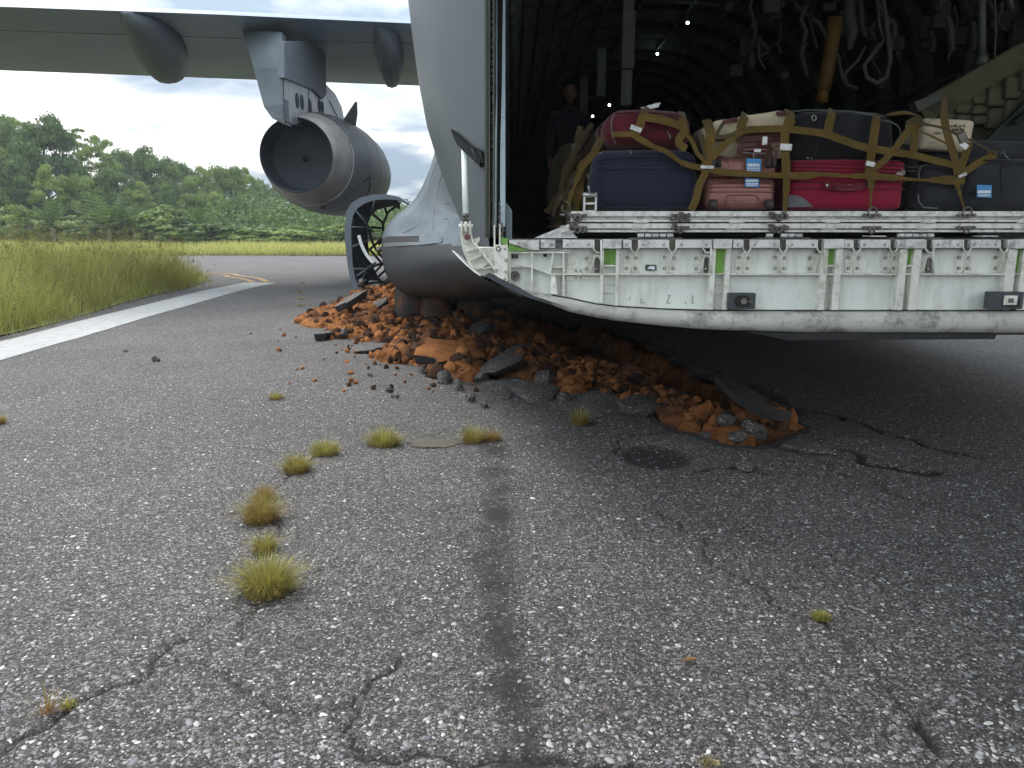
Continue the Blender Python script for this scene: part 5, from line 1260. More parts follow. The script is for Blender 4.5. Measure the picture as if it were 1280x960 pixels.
b = MB(); b.rev([(-.006, .0), (-.007, .006), (0, .007)], tuple(P(644, 345, 4.134)), n=12); b.build('boss_pin', M['black'], ramp_o)
b = MB(); b.prism([P(x, y, 4.14) for x, y in ((710, 322), (716, 319), (722, 320), (724, 328), (722, 334), (714, 336), (710, 332))], (0, .01, 0)); b.prism([P(x, y, 4.14) for x, y in ((708, 345), (741, 346), (741, 350), (708, 350))], (0, .012, 0)); b.build('bay_doubler', M['bone'], ramp_o)
for (x, y) in ((720, 338.5), (726, 338.5), (720, 347.5), (726, 347.5)): bolts.append((x, y, 4.137, .006))
for k in range(12): bolts.append((708, 318 + k * 4.3, 4.147, .0035))
for k in range(10): bolts.append((700.5, 348 + k * 2.2, 4.147, .003))
b = MB(); b.bb(P(640, 318.5, 4.13), P(642.5, 323, 4.13) + Vector((0, .02, 0))); b.bb(P(644, 318.5, 4.13), P(647.5, 323, 4.13) + Vector((0, .02, 0))); b.bb(P(679.5, 318, 4.13), P(683.5, 321, 4.13) + Vector((0, .02, 0))); b.build('bay_hole', M['black'], ramp_o)
# white end plate with lugs
b = MB(); b.prism([P(x, y, 4.07) for x, y in ((617, 306), (634.5, 306), (634.5, 352), (625, 348), (617.5, 343))], (0, .05, 0)); b.bb(P(617, 281, 4.08), P(619, 306.5, 4.08) + Vector((0, .04, 0))); b.bb(P(623.7, 280, 4.08), P(625.8, 306.5, 4.08) + Vector((0, .04, 0))); ep = b.build('end_plate', M['bone'], ramp_o)
for (x, y, r_) in ((623, 311, .014), (620, 338.5, .010), (632.5, 325.5, .009), (631.5, 311.5, .006), (632, 340, .006), (631, 348.5, .006)): bolts.append((x, y, 4.066, r_))
# curved outboard arm: plate, rim and cross ribs
OA = [(577, 279), (577, 290), (578, 302), (580, 313), (585, 325), (592, 336), (601, 345), (617, 343.5)]
IA = [(588.5, 279), (588.5, 292), (591, 301), (596, 309), (604, 320), (611, 329), (617, 336)]
b = MB(); b.prism([P(x, y, 4.14) for x, y in OA + [(617, 310), (597, 309.5), (591, 301), (588.5, 293), (582, 291)]], (0, .02, 0)); arm = b.build('hinge_arm', M['bone'], ramp_o)
b = MB(); b.tube(smoothpts([P(x, y, 4.10) for x, y in OA[1:-1]]), .006, 6); b.tube(smoothpts([P(x, y, 4.10) for x, y in [(588.5, 280), (588.5, 293), (592, 303), (598, 309.5), (606, 321), (613, 329), (618, 337)]]), .006, 6)
b.tube([P(596, 310, 4.10), P(617, 310, 4.10)], .006, 6); b.build('arm_rim', M['bone'], arm, True)
bars('arm_rib', [((580, 304), (591, 302)), ((582.5, 315), (597, 310.5)), ((588, 326), (602, 319)), ((602, 335), (612, 326)), ((602, 336), (618, 334)), ((607, 311), (607, 321)), ((594, 336), (602, 335)), ((600, 311), (607, 321))], 4.105, .0045, 'bone', .04)
b = MB(); b.bb(P(575.8, 277, 4.09), P(578.3, 293, 4.09) + Vector((0, .05, 0)), .003, 1); b.bb(P(586.2, 277, 4.09), P(588.7, 293, 4.09) + Vector((0, .05, 0)), .003, 1); b.cyl(P(573.5, 282.5, 4.11), P(591, 282.5, 4.11), .010, None, 10); b.bb(P(580, 277, 4.09), P(584.5, 290, 4.1) + Vector((0, .03, 0)), .008, 2); b.build('hinge_fork', M['bone'], arm, False)
b = MB(); b.cyl(P(584, 296.5, 4.085), P(584, 296.5, 4.14), .016, None, 16); b.build('hinge_bolt', M['rose_dark'], arm, 40)
b = MB(); b.prism([P(592, 299, 4.16), P(599, 296, 4.16), P(600, 300, 4.16), (P(596, 306, 4.16))], (0, .03, 0)); b.build('arm_lug', M['bone'], arm)
# thin outer skin lip below the arm and dark wear strip
b = MB(); b.ribbon([P(571, 317, 4.20), P(577, 323, 4.18), P(586, 332, 4.14), P(596, 340, 4.12), P(606, 346, 4.1)], .006, .12, (0, -1, 0)); b.build('skin_lip', M['alu'], ramp_o)
b = MB(); b.prism([P(606, 345, 4.06), P(611, 342, 4.06), P(640, 356, 4.06), P(668, 370, 4.06), P(690, 381, 4.06), (P(660, 372, 4.06)), P(630, 358, 4.06)], (0, .14, 0)); b.build('wear_strip', M['boxgrey'], ramp_o)
# small boxes on the face
for (x0, y0, x1, y1) in ((911.5, 366.5, 944, 386.5), (1238, 365, 1278, 386.5)):
    b = MB(); b.bb(P(x0, y0, 4.055), P(x1, y1, 4.055) + Vector((0, .05, 0)), .003, 1); bx = b.build('lamp_box', M['boxgrey'], ramp_o)
    cx = 928 if x0 < 1000 else 1265; w = 10
    b = MB(); b.prism([P(cx + a * w, 376.5 + c_ * 8.0, 4.0535) for a, c_ in ((-1, -.4), (-.6, -.9), (.7, -.9), (1, -.3), (1, .7), (.6, .95), (-.7, .9), (-1, .4))], (0, .004, 0)); b.build('box_window', M['black'], bx)
    b = MB()
    if x0 < 1000: b.cyl(P(930, 376.5, 4.045), P(930, 376.5, 4.053), .016, None, 14); b.box(P(938, 377, 4.048), (.02, .008, .012)); b.build('box_lens', M['steel'], bx)
    else: b.bb(P(1256, 369.5, 4.045), P(1271.5, 381.5, 4.045) + Vector((0, .008, 0)), .003, 1); lens = b.build('box_lens', M['bone'], bx); b = MB(); b.bb(P(1261, 373, 4.0425), P(1267, 378.5, 4.0425) + Vector((0, .002, 0))); b.bb(P(1263.5, 374.5, 4.0415), P(1264.5, 377, 4.0415) + Vector((0, .0008, 0))); b.build('lens_slot', M['steel'], bx)
b = MB(); b.bb(P(807, 331, 4.135), P(820.5, 338.2, 4.135) + Vector((0, .01, 0)), .002, 1); pl_ = b.build('data_plate', M['boxgrey'], ramp_o)
b = MB(); b.prism([P(809.5, 336.6, 4.133), P(810.5, 334, 4.133), P(813, 332.6, 4.133), P(818.5, 332.6, 4.133), P(818.5, 336.6, 4.133), P(815, 337, 4.133), P(813.5, 335.8, 4.133)], (0, .001, 0)); b.build('plate_print', M['tagwhite'], pl_)
# faint worn stencil strokes on the lower web
b = MB()
for pts in ([(834, 370), (838, 369), (833, 379), (838, 379)], [(857, 377), (857, 380)], [(866, 369), (865, 379), (868, 379)], [(802, 374), (800, 379), (806, 378)], [(788, 371), (786, 375)]):
    b.tube([P(x, y, 4.148) for x, y in pts], .0016, 4)
b.build('worn_stencil', M['steel'], ramp_o)
b = MB()
for (x, y, Y, r_) in bolts:
    p = P(x, y, Y); b.cyl(p, p + Vector((0, .012, 0)), r_, None, 8)
    b.mi = 1; b.cyl(p + Vector((0, -.003, 0)), p, r_ * .5, None, 6); b.mi = 0
b.build('bolts', [M['steel'], M['bone']], ramp_o)['kind'] = 'stuff'
# side flap plate by the pallet corner
b = MB(); b.prism([P(668, 297.5, 4.3), P(700, 284.5, 4.34), P(711, 280, 4.34), P(713, 288, 4.34), P(722, 297.5, 4.3)], (0, .03, 0)); fl = b.build('toe_plate', M['alu'], ramp_o)
b = MB(); b.prism([P(700, 284, 4.30), P(711, 280.5, 4.30), P(710.5, 288, 4.30), P(701, 291, 4.30)], (0, .02, 0)); b.build('toe_cover', M['bone'], fl)
# rollers
for g0 in (797, 958, 1122, 1285):
    for k in range(5):
        if g0 == 958 and k == 1: continue
        b = MB(); x = g0 + k * 9.2; p0, p1 = P(x, 294.5, 4.28), P(x + 7.6, 294.5, 4.28); b.cyl(p0, p1, .0115, None, 12); b.build('roller', M['alu'], ramp_o, 40)
    b = MB(); b.bb(P(g0 - 10, 297, 4.3), P(g0 + 56, 299, 4.3) + Vector((0, .1, 0))); b.build('roller_tray', M['steel'], ramp_o)
b = MB(); b.bb(P(1088, 294.6, 4.26), P(1108, 296, 4.26) + Vector((0, .1, 0))); b.bb(P(1228, 294.6, 4.26), P(1248, 296, 4.26) + Vector((0, .1, 0))); b.build('roller_tray', M['alu'], ramp_o)
# ================================================================== PALLETS
pxw = P(714, 270, 4.35).x
ZP0 = P(700, 291.5, 4.35).z; ZP1 = P(700, 278.6, 4.35).z; ZP2 = P(700, 264, 4.35).z
X1 = pxw + 2.74; YB_ = 4.35 + 2.24
def make_pallet(label, z0, z1, seed, group='stacked cargo pallets'):
    t = thing('cargo_pallet', label, 'pallet', Vector(((pxw + X1) / 2, 5.4, z0)), group)
    b = MB(); b.bb((pxw + .02, 4.40, z0 + .012), (X1 - .02, YB_ - .05, z1 - .006)); b.build('deck', M['alu'], t)
    for side_ in range(4):
        b = MB(); h = z1 - z0
        prof = [(0.0, h), (0.0, h - .026), (.04, h - .029), (.04, .020), (.004, .017), (.004, .006), (.03, .003), (.05, h)]
        if side_ == 0: secs = [[Vector((x, 4.35 + a, z0 + c_)) for a, c_ in prof] for x in (pxw, X1)]
        elif side_ == 1: secs = [[Vector((x, YB_ - a, z0 + c_)) for a, c_ in prof] for x in (pxw, X1)]
        elif side_ == 2: secs = [[Vector((pxw + a, y, z0 + c_)) for a, c_ in prof] for y in (4.352, YB_ - .002)]
        else: secs = [[Vector((X1 - a, y, z0 + c_)) for a, c_ in prof] for y in (4.352, YB_ - .002)]
        b.loft(secs); b.build('edge_rail', M['worn_alu'], t)
    for k in range(6):       # bright lugs in the groove
        x = P(788 + seed * 4 + k * 119.5, 280, 4.35).x; b = MB()
        b.prism([Vector((x, 4.347, z0 + .020)), Vector((x + .075, 4.347, z0 + .020)), Vector((x + .09, 4.347, z1 - .028)), Vector((x + .012, 4.347, z1 - .028))] if seed == 0 else [Vector((x, 4.347, z0 + .001)), Vector((x + .08, 4.347, z0 + .001)), Vector((x + .095, 4.347, z0 + .019)), Vector((x + .015, 4.347, z0 + .019))], (0, .02, 0))
        b.build('rail_lug', M['worn_alu'], t)
    for k, pxr in enumerate((722, 850, 973, 1089, 1207, 1325)):      # tie down rings
        c0 = P(pxr, 270 if seed else 284, 4.345); c0.z = z1 - .018
        b = MB(); big = seed and pxr > 1000
        if pxr in (722, 850, 973):
            rr = random.Random(pxr + seed)
            for q_ in range(5): b.box(c0 + Vector((rr.uniform(-.045, .045), -.004, rr.uniform(-.03, .018))), (rr.uniform(.02, .04), .02, rr.uniform(.012, .025)), Euler((0, rr.uniform(-.6, .6), 0)).to_matrix(), .004, 1)
        b.box(c0 + Vector((0, -.002, -.004)), (.10, .014, .014), None, .005, 2)
        for sx_ in (-.042, -.014, .014, .042): b.cyl(c0 + Vector((sx_, -.016, -.004)), c0 + Vector((sx_, .0, -.004)), .009, None, 8)
        rg = b.build('ring_clamp', M['steel'], t)
        b = MB(); r_ = .024 if big else .013
        pts = [c0 + Vector((math.cos(a) * r_, -.012, (math.sin(a) * r_ * 1.15 + (.012 if big else -.02)))) for a in [math.pi * 2 * i / 16 for i in range(16)]]
        b.tube(pts, .0055, 6, True); b.build('tie_ring', M['steel'], rg, True)
    for k in range(9):
        b = MB(); y = 4.6 + k * .23; c0 = Vector((pxw - .01, y, z1 - .015))
        b.tube([c0 + Vector((-.012 - math.sin(a) * .02, math.cos(a) * .03, 0)) for a in [math.pi * i / 8 for i in range(9)]], .006, 5); b.build('side_ring', M['alu'], t, True)
    return t
make_pallet('lower worn aluminium cargo pallet of the two stacked on the ramp', ZP0, ZP1 - .003, 0)
make_pallet('upper worn aluminium cargo pallet carrying the strapped luggage', ZP1, ZP2, 1)
# ================================================================== LUGGAGE
def rbox_mesh(c, size, r, seg=4, bulge=0.0, seed=0, lump=0.0, taper=None):
    b = MB(); b.box((0, 0, 0), size, None, r, seg)
    bmesh.ops.subdivide_edges(b.bm, edges=[e_ for e_ in b.bm.edges if e_.calc_length() > size[0] * .3], cuts=5, use_grid_fill=True)
    bmesh.ops.subdivide_edges(b.bm, edges=[e_ for e_ in b.bm.edges if e_.calc_length() > size[2] * .45], cuts=3, use_grid_fill=True)
    for v in b.bm.verts:
        x, y, z = v.co; u, w, q_ = 2 * x / size[0], 2 * y / size[1], 2 * z / size[2]
        if bulge:
            v.co.y += (bulge * (1 - u * u) * (1 - q_ * q_)) * (1 if y > 0 else -1)
            v.co.z += (bulge * .8 * (1 - u * u) * (1 - w * w)) * (1 if z > 0 else -.15)
        if lump:
            f_ = float(fbm(np.array([x * 7 + seed]), np.array([z * 7 + y * 4 + seed * 2]), 3, seed)[0]) - .5
            v.co += v.normal * f_ * lump * 2
        if taper: v.co.x *= 1 - taper * max(0, q_)
        v.co += Vector(c)
    return b
def front(px0, py0, px1, py1, Y, depth, up=0.0):
    a, c_ = P(px0, py1, Y), P(px1, py0, Y)
    return Vector(((a.x + c_.x) / 2, Y + depth / 2, (a.z + c_.z) / 2)), (c_.x - a.x, depth, c_.z - a.z)
def case(name, label, rect, Y, depth, mat, r=.05, bulge=.01, lump=0.0, seed=0, taper=None, group='luggage strapped down on the pallets', cat='suitcase', seg=4, rot=0):
    c0, sz = front(*rect, Y, depth)
    t = thing(name, label, cat, Vector((c0.x, c0.y, c0.z - sz[2] / 2)), group)
    b = rbox_mesh(c0, sz, r, seg, bulge, seed, lump, taper)
    if rot: bmesh.ops.rotate(b.bm, cent=c0, matrix=Matrix.Rotation(R(rot), 3, 'Y'), verts=b.bm.verts)
    body = b.build('shell', M[mat], t, True)
    return t, body, c0, sz
def rr_outline(px0, py0, px1, py1, Y, r=6, k=4):
    out = []
    for (cx, cy, a0) in ((px1 - r, py0 + r, 0), (px0 + r, py0 + r, 90), (px0 + r, py1 - r, 180), (px1 - r, py1 - r, 270)):
        for i in range(k + 1):
            a = R(a0 + 90 * i / k); out.append(P(cx + r * math.cos(a), cy - r * math.sin(a), Y))
    return out
def piping(name, pts, rad, mat, par, closed=False):
    b = MB(); b.tube(pts, rad, 6, closed); return b.build(name, M[mat], par, True)
YL = 4.47
# navy suitcase
t, body, c0, sz = case('suitcase', 'large navy blue soft suitcase at the left end of the pallet', (738, 188, 876, 262.3), YL, .62, 'navy', .07, .018, .004, 3, .05)
piping('front_piping', rr_outline(749, 211, 868, 260, YL - .016, 8), .004, 'navy_trim', t, True)
for k, y in enumerate((196.5, 200.5, 206)): piping('zip_line', [P(x, y + abs(x - 808) ** 2 * .0010, YL - .013 + abs(x - 808) * .0002) for x in range(748, 871, 8)], .0045, 'navy_trim', t)
b = MB(); b.tube([P(850, 199, YL - .03), P(853, 202, YL - .035), P(851, 208, YL - .03), P(849, 203, YL - .03), P(850, 199, YL - .03)], .0025, 5); b.tube([P(787, 187, YL), P(789, 192, YL - .03)], .003, 5); b.tube([P(755, 188, YL + .02), P(750, 192, YL - .01)], .003, 5); b.build('zip_pull', M['zip'], t, True)
# maroon duffel
t, body, c0, sz = case('duffel_bag', 'maroon duffel bag on top of the navy suitcase', (756, 138, 867, 185.5), YL + .03, .42, 'maroon', .085, .02, .014, 7, .03, cat='duffel bag')
piping('pocket_piping', [P(x, y, YL + .0) for x, y in ((800, 171), (806, 164), (820, 161), (834, 163), (840, 172), (841, 179))], .0035, 'maroon_dark', t)
piping('end_piping', [P(x, y, YL + .015) for x, y in ((768, 143), (764, 152), (765, 168), (770, 181))], .005, 'greycloth', t)
piping('zip_line', [P(x, y, YL + .012) for x, y in ((770, 142), (800, 140), (830, 142), (858, 150))], .004, 'maroon_dark', t)
b = MB(); b.ribbon([P(836, 147, YL - .01), P(842, 144, YL - .03), P(848, 146, YL - .03), P(852, 150, YL - .01)], .02, .004); b.build('handle', M['maroon_dark'], t)
b = MB(); b.tube([P(834, 163, YL - .0), P(837, 170, YL - .006), P(838, 175, YL - .005)], .0025, 5); b.build('zip_pull', M['zip'], t, True)
b = MB(); b.prism([P(800, 135, YL + .1), P(820, 129, YL + .1), P(826, 128, YL + .12), P(823, 134, YL + .1), P(812, 136, YL + .1)], (0, .004, .0)); o = b.build('paper_sheet', M['tagwhite'], origin=P(812, 133, YL + .1)); tag(o, 'folded white sheet sticking up on the maroon duffel bag', 'paper')
t, body, c0, sz = case('duffel_bag', 'small dusky red bag squashed behind the left end of the maroon duffel', (746, 152, 776, 182), YL + .22, .25, 'maroon_dark', .05, .01, .012, 9, .0, cat='bag')
# rose hard case: two shells stacked lying on the side
t, body, c0, sz = case('suitcase', 'rose pink hard shell suitcase with grooved sides on the pallet', (883, 222, 971, 262), YL, .50, 'rose', .04, .004, 0, seed=5, seg=3)
for y in (225, 229.5, 234, 240): piping('shell_groove', [P(x, y + (2 if 900 < x < 958 and y < 228 else 0), YL - .003) for x in range(884, 972, 5)], .0035, 'rose_dark', t)
b = MB(); pts = rr_outline(907, 244, 948, 268, YL - .004, 6); b.tube(pts[:11], .0035, 6); b.tube(pts[10:11] + [P(907, 261, YL - .004)], .0035, 6); b.build('recess_rim', M['rose_dark'], t, True)
for x in (891, 961):
    b = MB(); b.box(P(x, 256, YL - .02), (.05, .04, .05), None, .012, 2); cz = b.build('wheel_housing', M['wheel'], t, True)
    b = MB(); c1 = P(x, 255, YL - .035); b.cyl(c1 + Vector((-.018, 0, 0)), c1 + Vector((.018, 0, 0)), .026, None, 16); b.build('wheel', M['wheel'], cz, 40)
b = MB(); [b.cyl(P(x, 253, YL - .006), P(x, 253, YL + .01), .004, None, 8) for x in (914, 940)]; b.build('rivets', M['zip'], t)['kind'] = 'stuff'
t, body, c0, sz = case('suitcase', 'rose pink hard shell suitcase with a blue paper tag, under the cream case', (889, 196.5, 972, 222), YL + .01, .46, 'rose', .03, .004, 0, seed=6, seg=3)
piping('shell_groove', [P(908, 198, YL + .008), P(911, 206, YL + .006), P(910, 213, YL + .006), P(908, 219, YL + .008)], .002, 'rose_dark', t)
for x in (895, 963):
    b = MB(); b.box(P(x, 204, YL - .012), (.045, .04, .05), None, .012, 2); cz = b.build('wheel_housing', M['wheel'], t, True)
    for dx_w in (-.018, .018):
        b = MB(); c1 = P(x, 204, YL - .03) + Vector((dx_w, 0, 0)); b.cyl(c1 + Vector((-.007, 0, 0)), c1 + Vector((.007, 0, 0)), .026, None, 16); b.build('wheel', M['wheel'], cz, 40)
def luggage_tag(px0, py0, px1, py1, Y, parent, rows, tilt=0):
    b = MB(); b.prism([P(px0 + tilt, py0, Y), P(px1 + tilt, py0 + .5, Y), P(px1, py1, Y), P(px0, py1 - .5, Y)], (0, .0015, 0)); o = b.build('luggage_tag', M['tagblue'], parent)
    b = MB(); rt = random.Random(int(px0))
    for (y, h, kind) in rows:
        if kind == 'band': b.prism([P(px0 + 1.2, y, Y - .0022), P(px1 - 1, y, Y - .0022), P(px1 - 1, y + h, Y - .0022), P(px0 + 1.2, y + h, Y - .0022)], (0, .0008, 0))
        else:
            x = px0 + 2
            while x < px1 - 3:
                w = rt.uniform(1.2, 3.4); b.prism([P(x, y, Y - .0022), P(min(x + w, px1 - 1.5), y, Y - .0022), P(min(x + w, px1 - 1.5), y + h, Y - .0022), P(x, y + h, Y - .0022)], (0, .0008, 0)); x += w + rt.uniform(.3, .8)
    b.build('tag_print', M['tagwhite'], o); return o
tg = luggage_tag(932.5, 198, 951, 214.5, YL - .022, t, [(204.5, 3.6, 'text'), (209.5, 1.6, 'text'), (212.3, 1.2, 'text')], .6)
luggage_tag(931, 222.5, 948.5, 234, YL - .022, t, [(224.5, 2.6, 'band'), (228.6, 2.2, 'text'), (231.6, 1.0, 'text')], .5)
piping('tag_string', [P(942, 191, YL - .03), P(942.5, 199, YL - .024)], .0015, 'tagwhite', t)
# cream ribbed case with oxblood trim
t = thing('suitcase', 'cream ribbed suitcase with oxblood leather trim on top of the rose cases', 'suitcase', P(938, 196, YL + .25), 'luggage strapped down on the pallets')
b = MB(); OC = [(885, 160), (893, 151), (935, 144), (978, 137.5), (986, 139), (989, 148), (986, 196), (906, 196.3), (891, 190)]
b.prism([P(x, y, YL + .03) for x, y in OC], (0, .44, 0)); bmesh.ops.bevel(b.bm, geom=[e_ for e_ in b.bm.edges], offset=.014, segments=3, affect='EDGES')
b.build('shell', M['cream'], t, True)
b = MB()
for k in range(58):
    x = 893 + k * 1.62; yt = np.interp(x, [893, 935, 978, 990], [152.6, 145.6, 139.5, 142]); b.tube([P(x, yt, YL + .034), P(x, yt + 6, YL + .027), P(x, 194, YL + .027)], .0030, 5)
b.build('shell_ribs', M['cream'], t, True)['kind'] = 'stuff'
for (a, c_, w) in (((890, 172.5), (985, 163.5), 4.5), ((889, 176.5), (985, 169), 1.3), ((922, 176), (975, 174.5), 5.0)):
    b = MB(); b.ribbon([P(*a, YL + .008), P((a[0] + c_[0]) / 2, (a[1] + c_[1]) / 2 - .6, YL + .004), P(*c_, YL + .008)], w * 4.65 / 1000, .012); b.build('trim_band', M['oxblood'], t)
for pts in ([(905, 149.5), (922, 146.3), (921.5, 151), (905.5, 154)], [(971, 139.5), (986, 138), (987, 142), (973, 144)]):
    b = MB(); b.prism([P(x, y, YL + .006) for x, y in pts], (0, .02, 0)); b.build('corner_trim', M['oxblood'], t)
b = MB(); b.ribbon([P(923, 196, YL - .004), P(924, 187, YL - .006), P(929, 182, YL - .006), P(962, 180.5, YL - .006)], .022, .008, (0, -1, .01)); b.prism([P(926, 184, YL + .005), P(965, 182, YL + .005), P(965, 195, YL + .005), P(924, 195, YL + .005)], (0, .01, 0)); b.build('handle_recess', M['oxblood'], t)
piping('handle', [P(928, 189, YL - .02), P(933, 187, YL - .03), P(945, 186, YL - .034), P(957, 187, YL - .03), P(961, 190, YL - .02)], .005, 'rose', t)
piping('handle_rim', [P(928, 190.5, YL - .02), P(940, 191.5, YL - .03), P(955, 191.5, YL - .03), P(961, 190, YL - .02)], .0022, 'zip', t)
b = MB(); b.bb(P(943, 186.5, YL - .045), P(951, 190, YL - .045) + Vector((0, .004, 0))); b.build('handle_label', M['tagwhite'], t)
b = MB(); rr = random.Random(2)
b.tube([P(x, y, YL - .045) for x, y in ((962, 178), (966, 173), (971, 172), (974, 177), (971, 183), (965, 186), (963, 192), (966, 199), (970, 203), (969, 196), (972, 188), (975, 182))], .0045, 6)
b.tube([P(x, y, YL - .05) for x, y in ((961, 176), (964, 185), (972, 190), (969, 199), (965, 206), (962, 200), (964, 194))], .0035, 6)
b.build('cable_lock', M['oxblood'], t, True)
# red suitcase
t, body, c0, sz = case('suitcase', 'bright red suitcase lying under the black holdall', (986, 199.5, 1134, 262), YL + .01, .60, 'red', .035, .012, .004, 11, .0)
for y, c_ in ((203, 'red_dark'), (208, 'red_dark'), (212.5, 'red_dark'), (227.5, 'maroon'), (235.8, 'maroon')): piping('seam_line', [P(x, y + (x - 990) * (.025 if y < 215 else .002), YL - .004) for x in range(988, 1134, 12)], .0028, c_, t)
b = MB(); b.prism([P(986, 244, YL - .006), P(994, 244, YL - .008), P(1004, 247, YL - .008), P(1017, 258.5, YL - .008), P(986, 259, YL - .006)], (0, .02, 0)); b.build('corner_guard', M['greycloth'], t)
b = MB(); b.bb(P(1031, 227.5, YL - .02), P(1040, 237, YL - .02) + Vector((0, .03, 0)), .004, 1); hl = b.build('handle_mount', M['red_dark'], t)
b = MB(); b.cyl(P(1034, 231.5, YL - .024), P(1034, 231.5, YL - .018), .006, None, 10); b.build('stud', M['tagwhite'], hl)
b = MB(); b.ribbon([P(1041, 235, YL - .012), P(1046, 233.5, YL - .035), P(1062, 233.5, YL - .045), P(1078, 233, YL - .035), P(1084, 230, YL - .012)], .028, .012); b.build('handle', M['maroon'], t)
b = MB(); b.tube([P(1045, 230, YL - .03), P(1062, 231, YL - .05), P(1080, 229.5, YL - .03)], .003, 5); b.tube([P(1045, 237, YL - .03), P(1062, 237.5, YL - .05), P(1078, 236.5, YL - .03)], .003, 5); b.build('handle_edge', M['rose'], hl, True)
b = MB(); rr = random.Random(6)
for k in range(9): b.tube([P(1119 + rr.uniform(0, 14), 211 + rr.uniform(0, 9), YL - .02), P(1122 + rr.uniform(0, 10), 213 + rr.uniform(0, 7), YL - .025), P(1119 + rr.uniform(0, 14), 213 + rr.uniform(0, 7), YL - .02)], .0016, 4)
b.cyl(P(1008, 197.5, YL), P(1011, 197.5, YL), .004, None, 6); b.cyl(P(1013, 198, YL), P(1016, 198, YL), .004, None, 6); b.build('zip_pull', M['zip'], t)
# black holdall on the red case
t, body, c0, sz = case('holdall', 'long black soft holdall with a grey zip edge on top of the red suitcase', (984, 138, 1128, 200), YL + .05, .48, 'blackcloth', .09, .012, .014, 13, .10, cat='holdall')
piping('zip_line', [P(x, y, YL + .035) for x, y in ((990, 139.5), (1010, 137.5), (1040, 138), (1065, 139.5), (1085, 143), (1100, 147))], .0035, 'greycloth', t)
piping('end_piping', [P(x, y, YL + .02) for x, y in ((1100, 150), (1112, 152), (1122, 157), (1126, 164), (1125, 171), (1119, 178))], .004, 'greycloth', t)
piping('seam_line', [P(x, y, YL + .03) for x, y in ((1026, 150), (1025, 165), (1022, 180), (1020, 196))], .003, 'charcoal', t)
b = MB(); pts = [P(x, y, YL + .0) for x, y in ((1015, 145), (1017.5, 144), (1020, 145.5), (1020, 149), (1018, 151), (1015.5, 150), (1015, 147))]; b.tube(pts, .0028, 6, True); b.build('zip_pull', M['zip'], t, True)
b = MB(); b.ribbon([P(1108, 144, YL + .05), P(1118, 142, YL + .02), P(1135, 141, YL + .02), P(1150, 146, YL + .08)], .028, .006, (0, -.6, .8)); b.build('carry_strap', M['webbing'], t)
# dark bags in the middle and on the right
t, body, c0, sz = case('rucksack', 'black bag with grey side loops wedged between the red suitcase and the black case', (1126, 180, 1152, 262), YL + .12, .4, 'blackcloth', .05, .01, .012, 15, .0, cat='rucksack')
for y in (208, 213): piping('side_loop', [P(1133, y, YL + .09), P(1140, y + 1.5, YL + .07), P(1147, y + .5, YL + .09)], .004, 'greycloth', t)
t, body, c0, sz = case('suitcase', 'black soft suitcase with pale grey corner piping right of the red one', (1147, 205, 1240, 262), YL, .58, 'charcoal', .06, .014, .008, 17, .02)
piping('corner_piping', [P(x, y, YL + .006) for x, y in ((1158, 206), (1151, 208), (1148.5, 216), (1149, 226))], .005, 'greycloth', t); piping('corner_piping', [P(x, y, YL - .006) for x, y in ((1147.5, 243), (1148, 252), (1155, 259.5), (1172, 260.5))], .005, 'greycloth', t)
t, body, c0, sz = case('suitcase', 'large dark grey soft suitcase with a blue and white tag at the right edge', (1204, 198, 1330, 262.3), YL - .04, .62, 'charcoal', .05, .018, .008, 19, .0)
for pts in ([(1252, 202), (1251, 222), (1252, 244)], [(1206, 241), (1240, 240), (1250, 241)], [(1230, 200), (1262, 201), (1290, 206)]): piping('seam_line', [P(x, y, YL - .055) for x, y in pts], .0035, 'blackcloth', t)
luggage_tag(1221, 231, 1239.5, 247, YL - .068, t, [(238, 3.6, 'band'), (243, 2.2, 'text')], .3)
t, body, c0, sz = case('holdall', 'charcoal bag with a wire loop lying on the right hand suitcase', (1160, 176, 1300, 206), YL + .16, .42, 'charcoal', .04, .02, .012, 21, .10, cat='bag')
b = MB(); b.tube([P(x, y, YL + .12) for x, y in ((1250, 194), (1254, 189), (1257, 195), (1261, 199))], .003, 5); b.build('wire_loop', M['zip'], t, True)
# paper parcel printed with dark writing
t = thing('paper_parcel', 'cream paper bag with dark handwriting strapped on the right of the load', 'paper bag', P(1185, 189, YL + .14), 'luggage strapped down on the pallets')
c0, sz = front(1151, 148.5, 1219, 188.5, YL + .10, .24); b = rbox_mesh(c0, sz, .02, 2, .012, 31, .008)
bmesh.ops.rotate(b.bm, cent=c0, matrix=Matrix.Rotation(R(3.5), 3, 'Y'), verts=b.bm.verts); par = b.build('bag_body', M['paper'], t, True)
b = MB(); rr = random.Random(44)
def scribble(x0, x1, y, h, w=.0022):
    x = x0
    while x < x1:
        n_ = rr.randint(3, 4); pts = [P(x + rr.uniform(-.4, 1.8), y + h * (i / (n_ - 1) - .5) * (1 if i % 2 else -1) + rr.uniform(-.5, .5), YL + .083) for i in range(n_)]
        b.tube(pts, w, 4); x += rr.uniform(1.7, 2.8)
scribble(1189, 1206, 157, 3.2); scribble(1190, 1206, 161.5, 4.2, .0028); scribble(1195, 1206, 165.5, 2.6, .002); scribble(1155, 1162, 153, 2.5, .002); scribble(1169, 1178, 166, 1.6, .0028); scribble(1160, 1170, 178, 1.2, .001); scribble(1212, 1216, 173, 1.2, .0015)
b.build('handwriting', M['ink'], t)
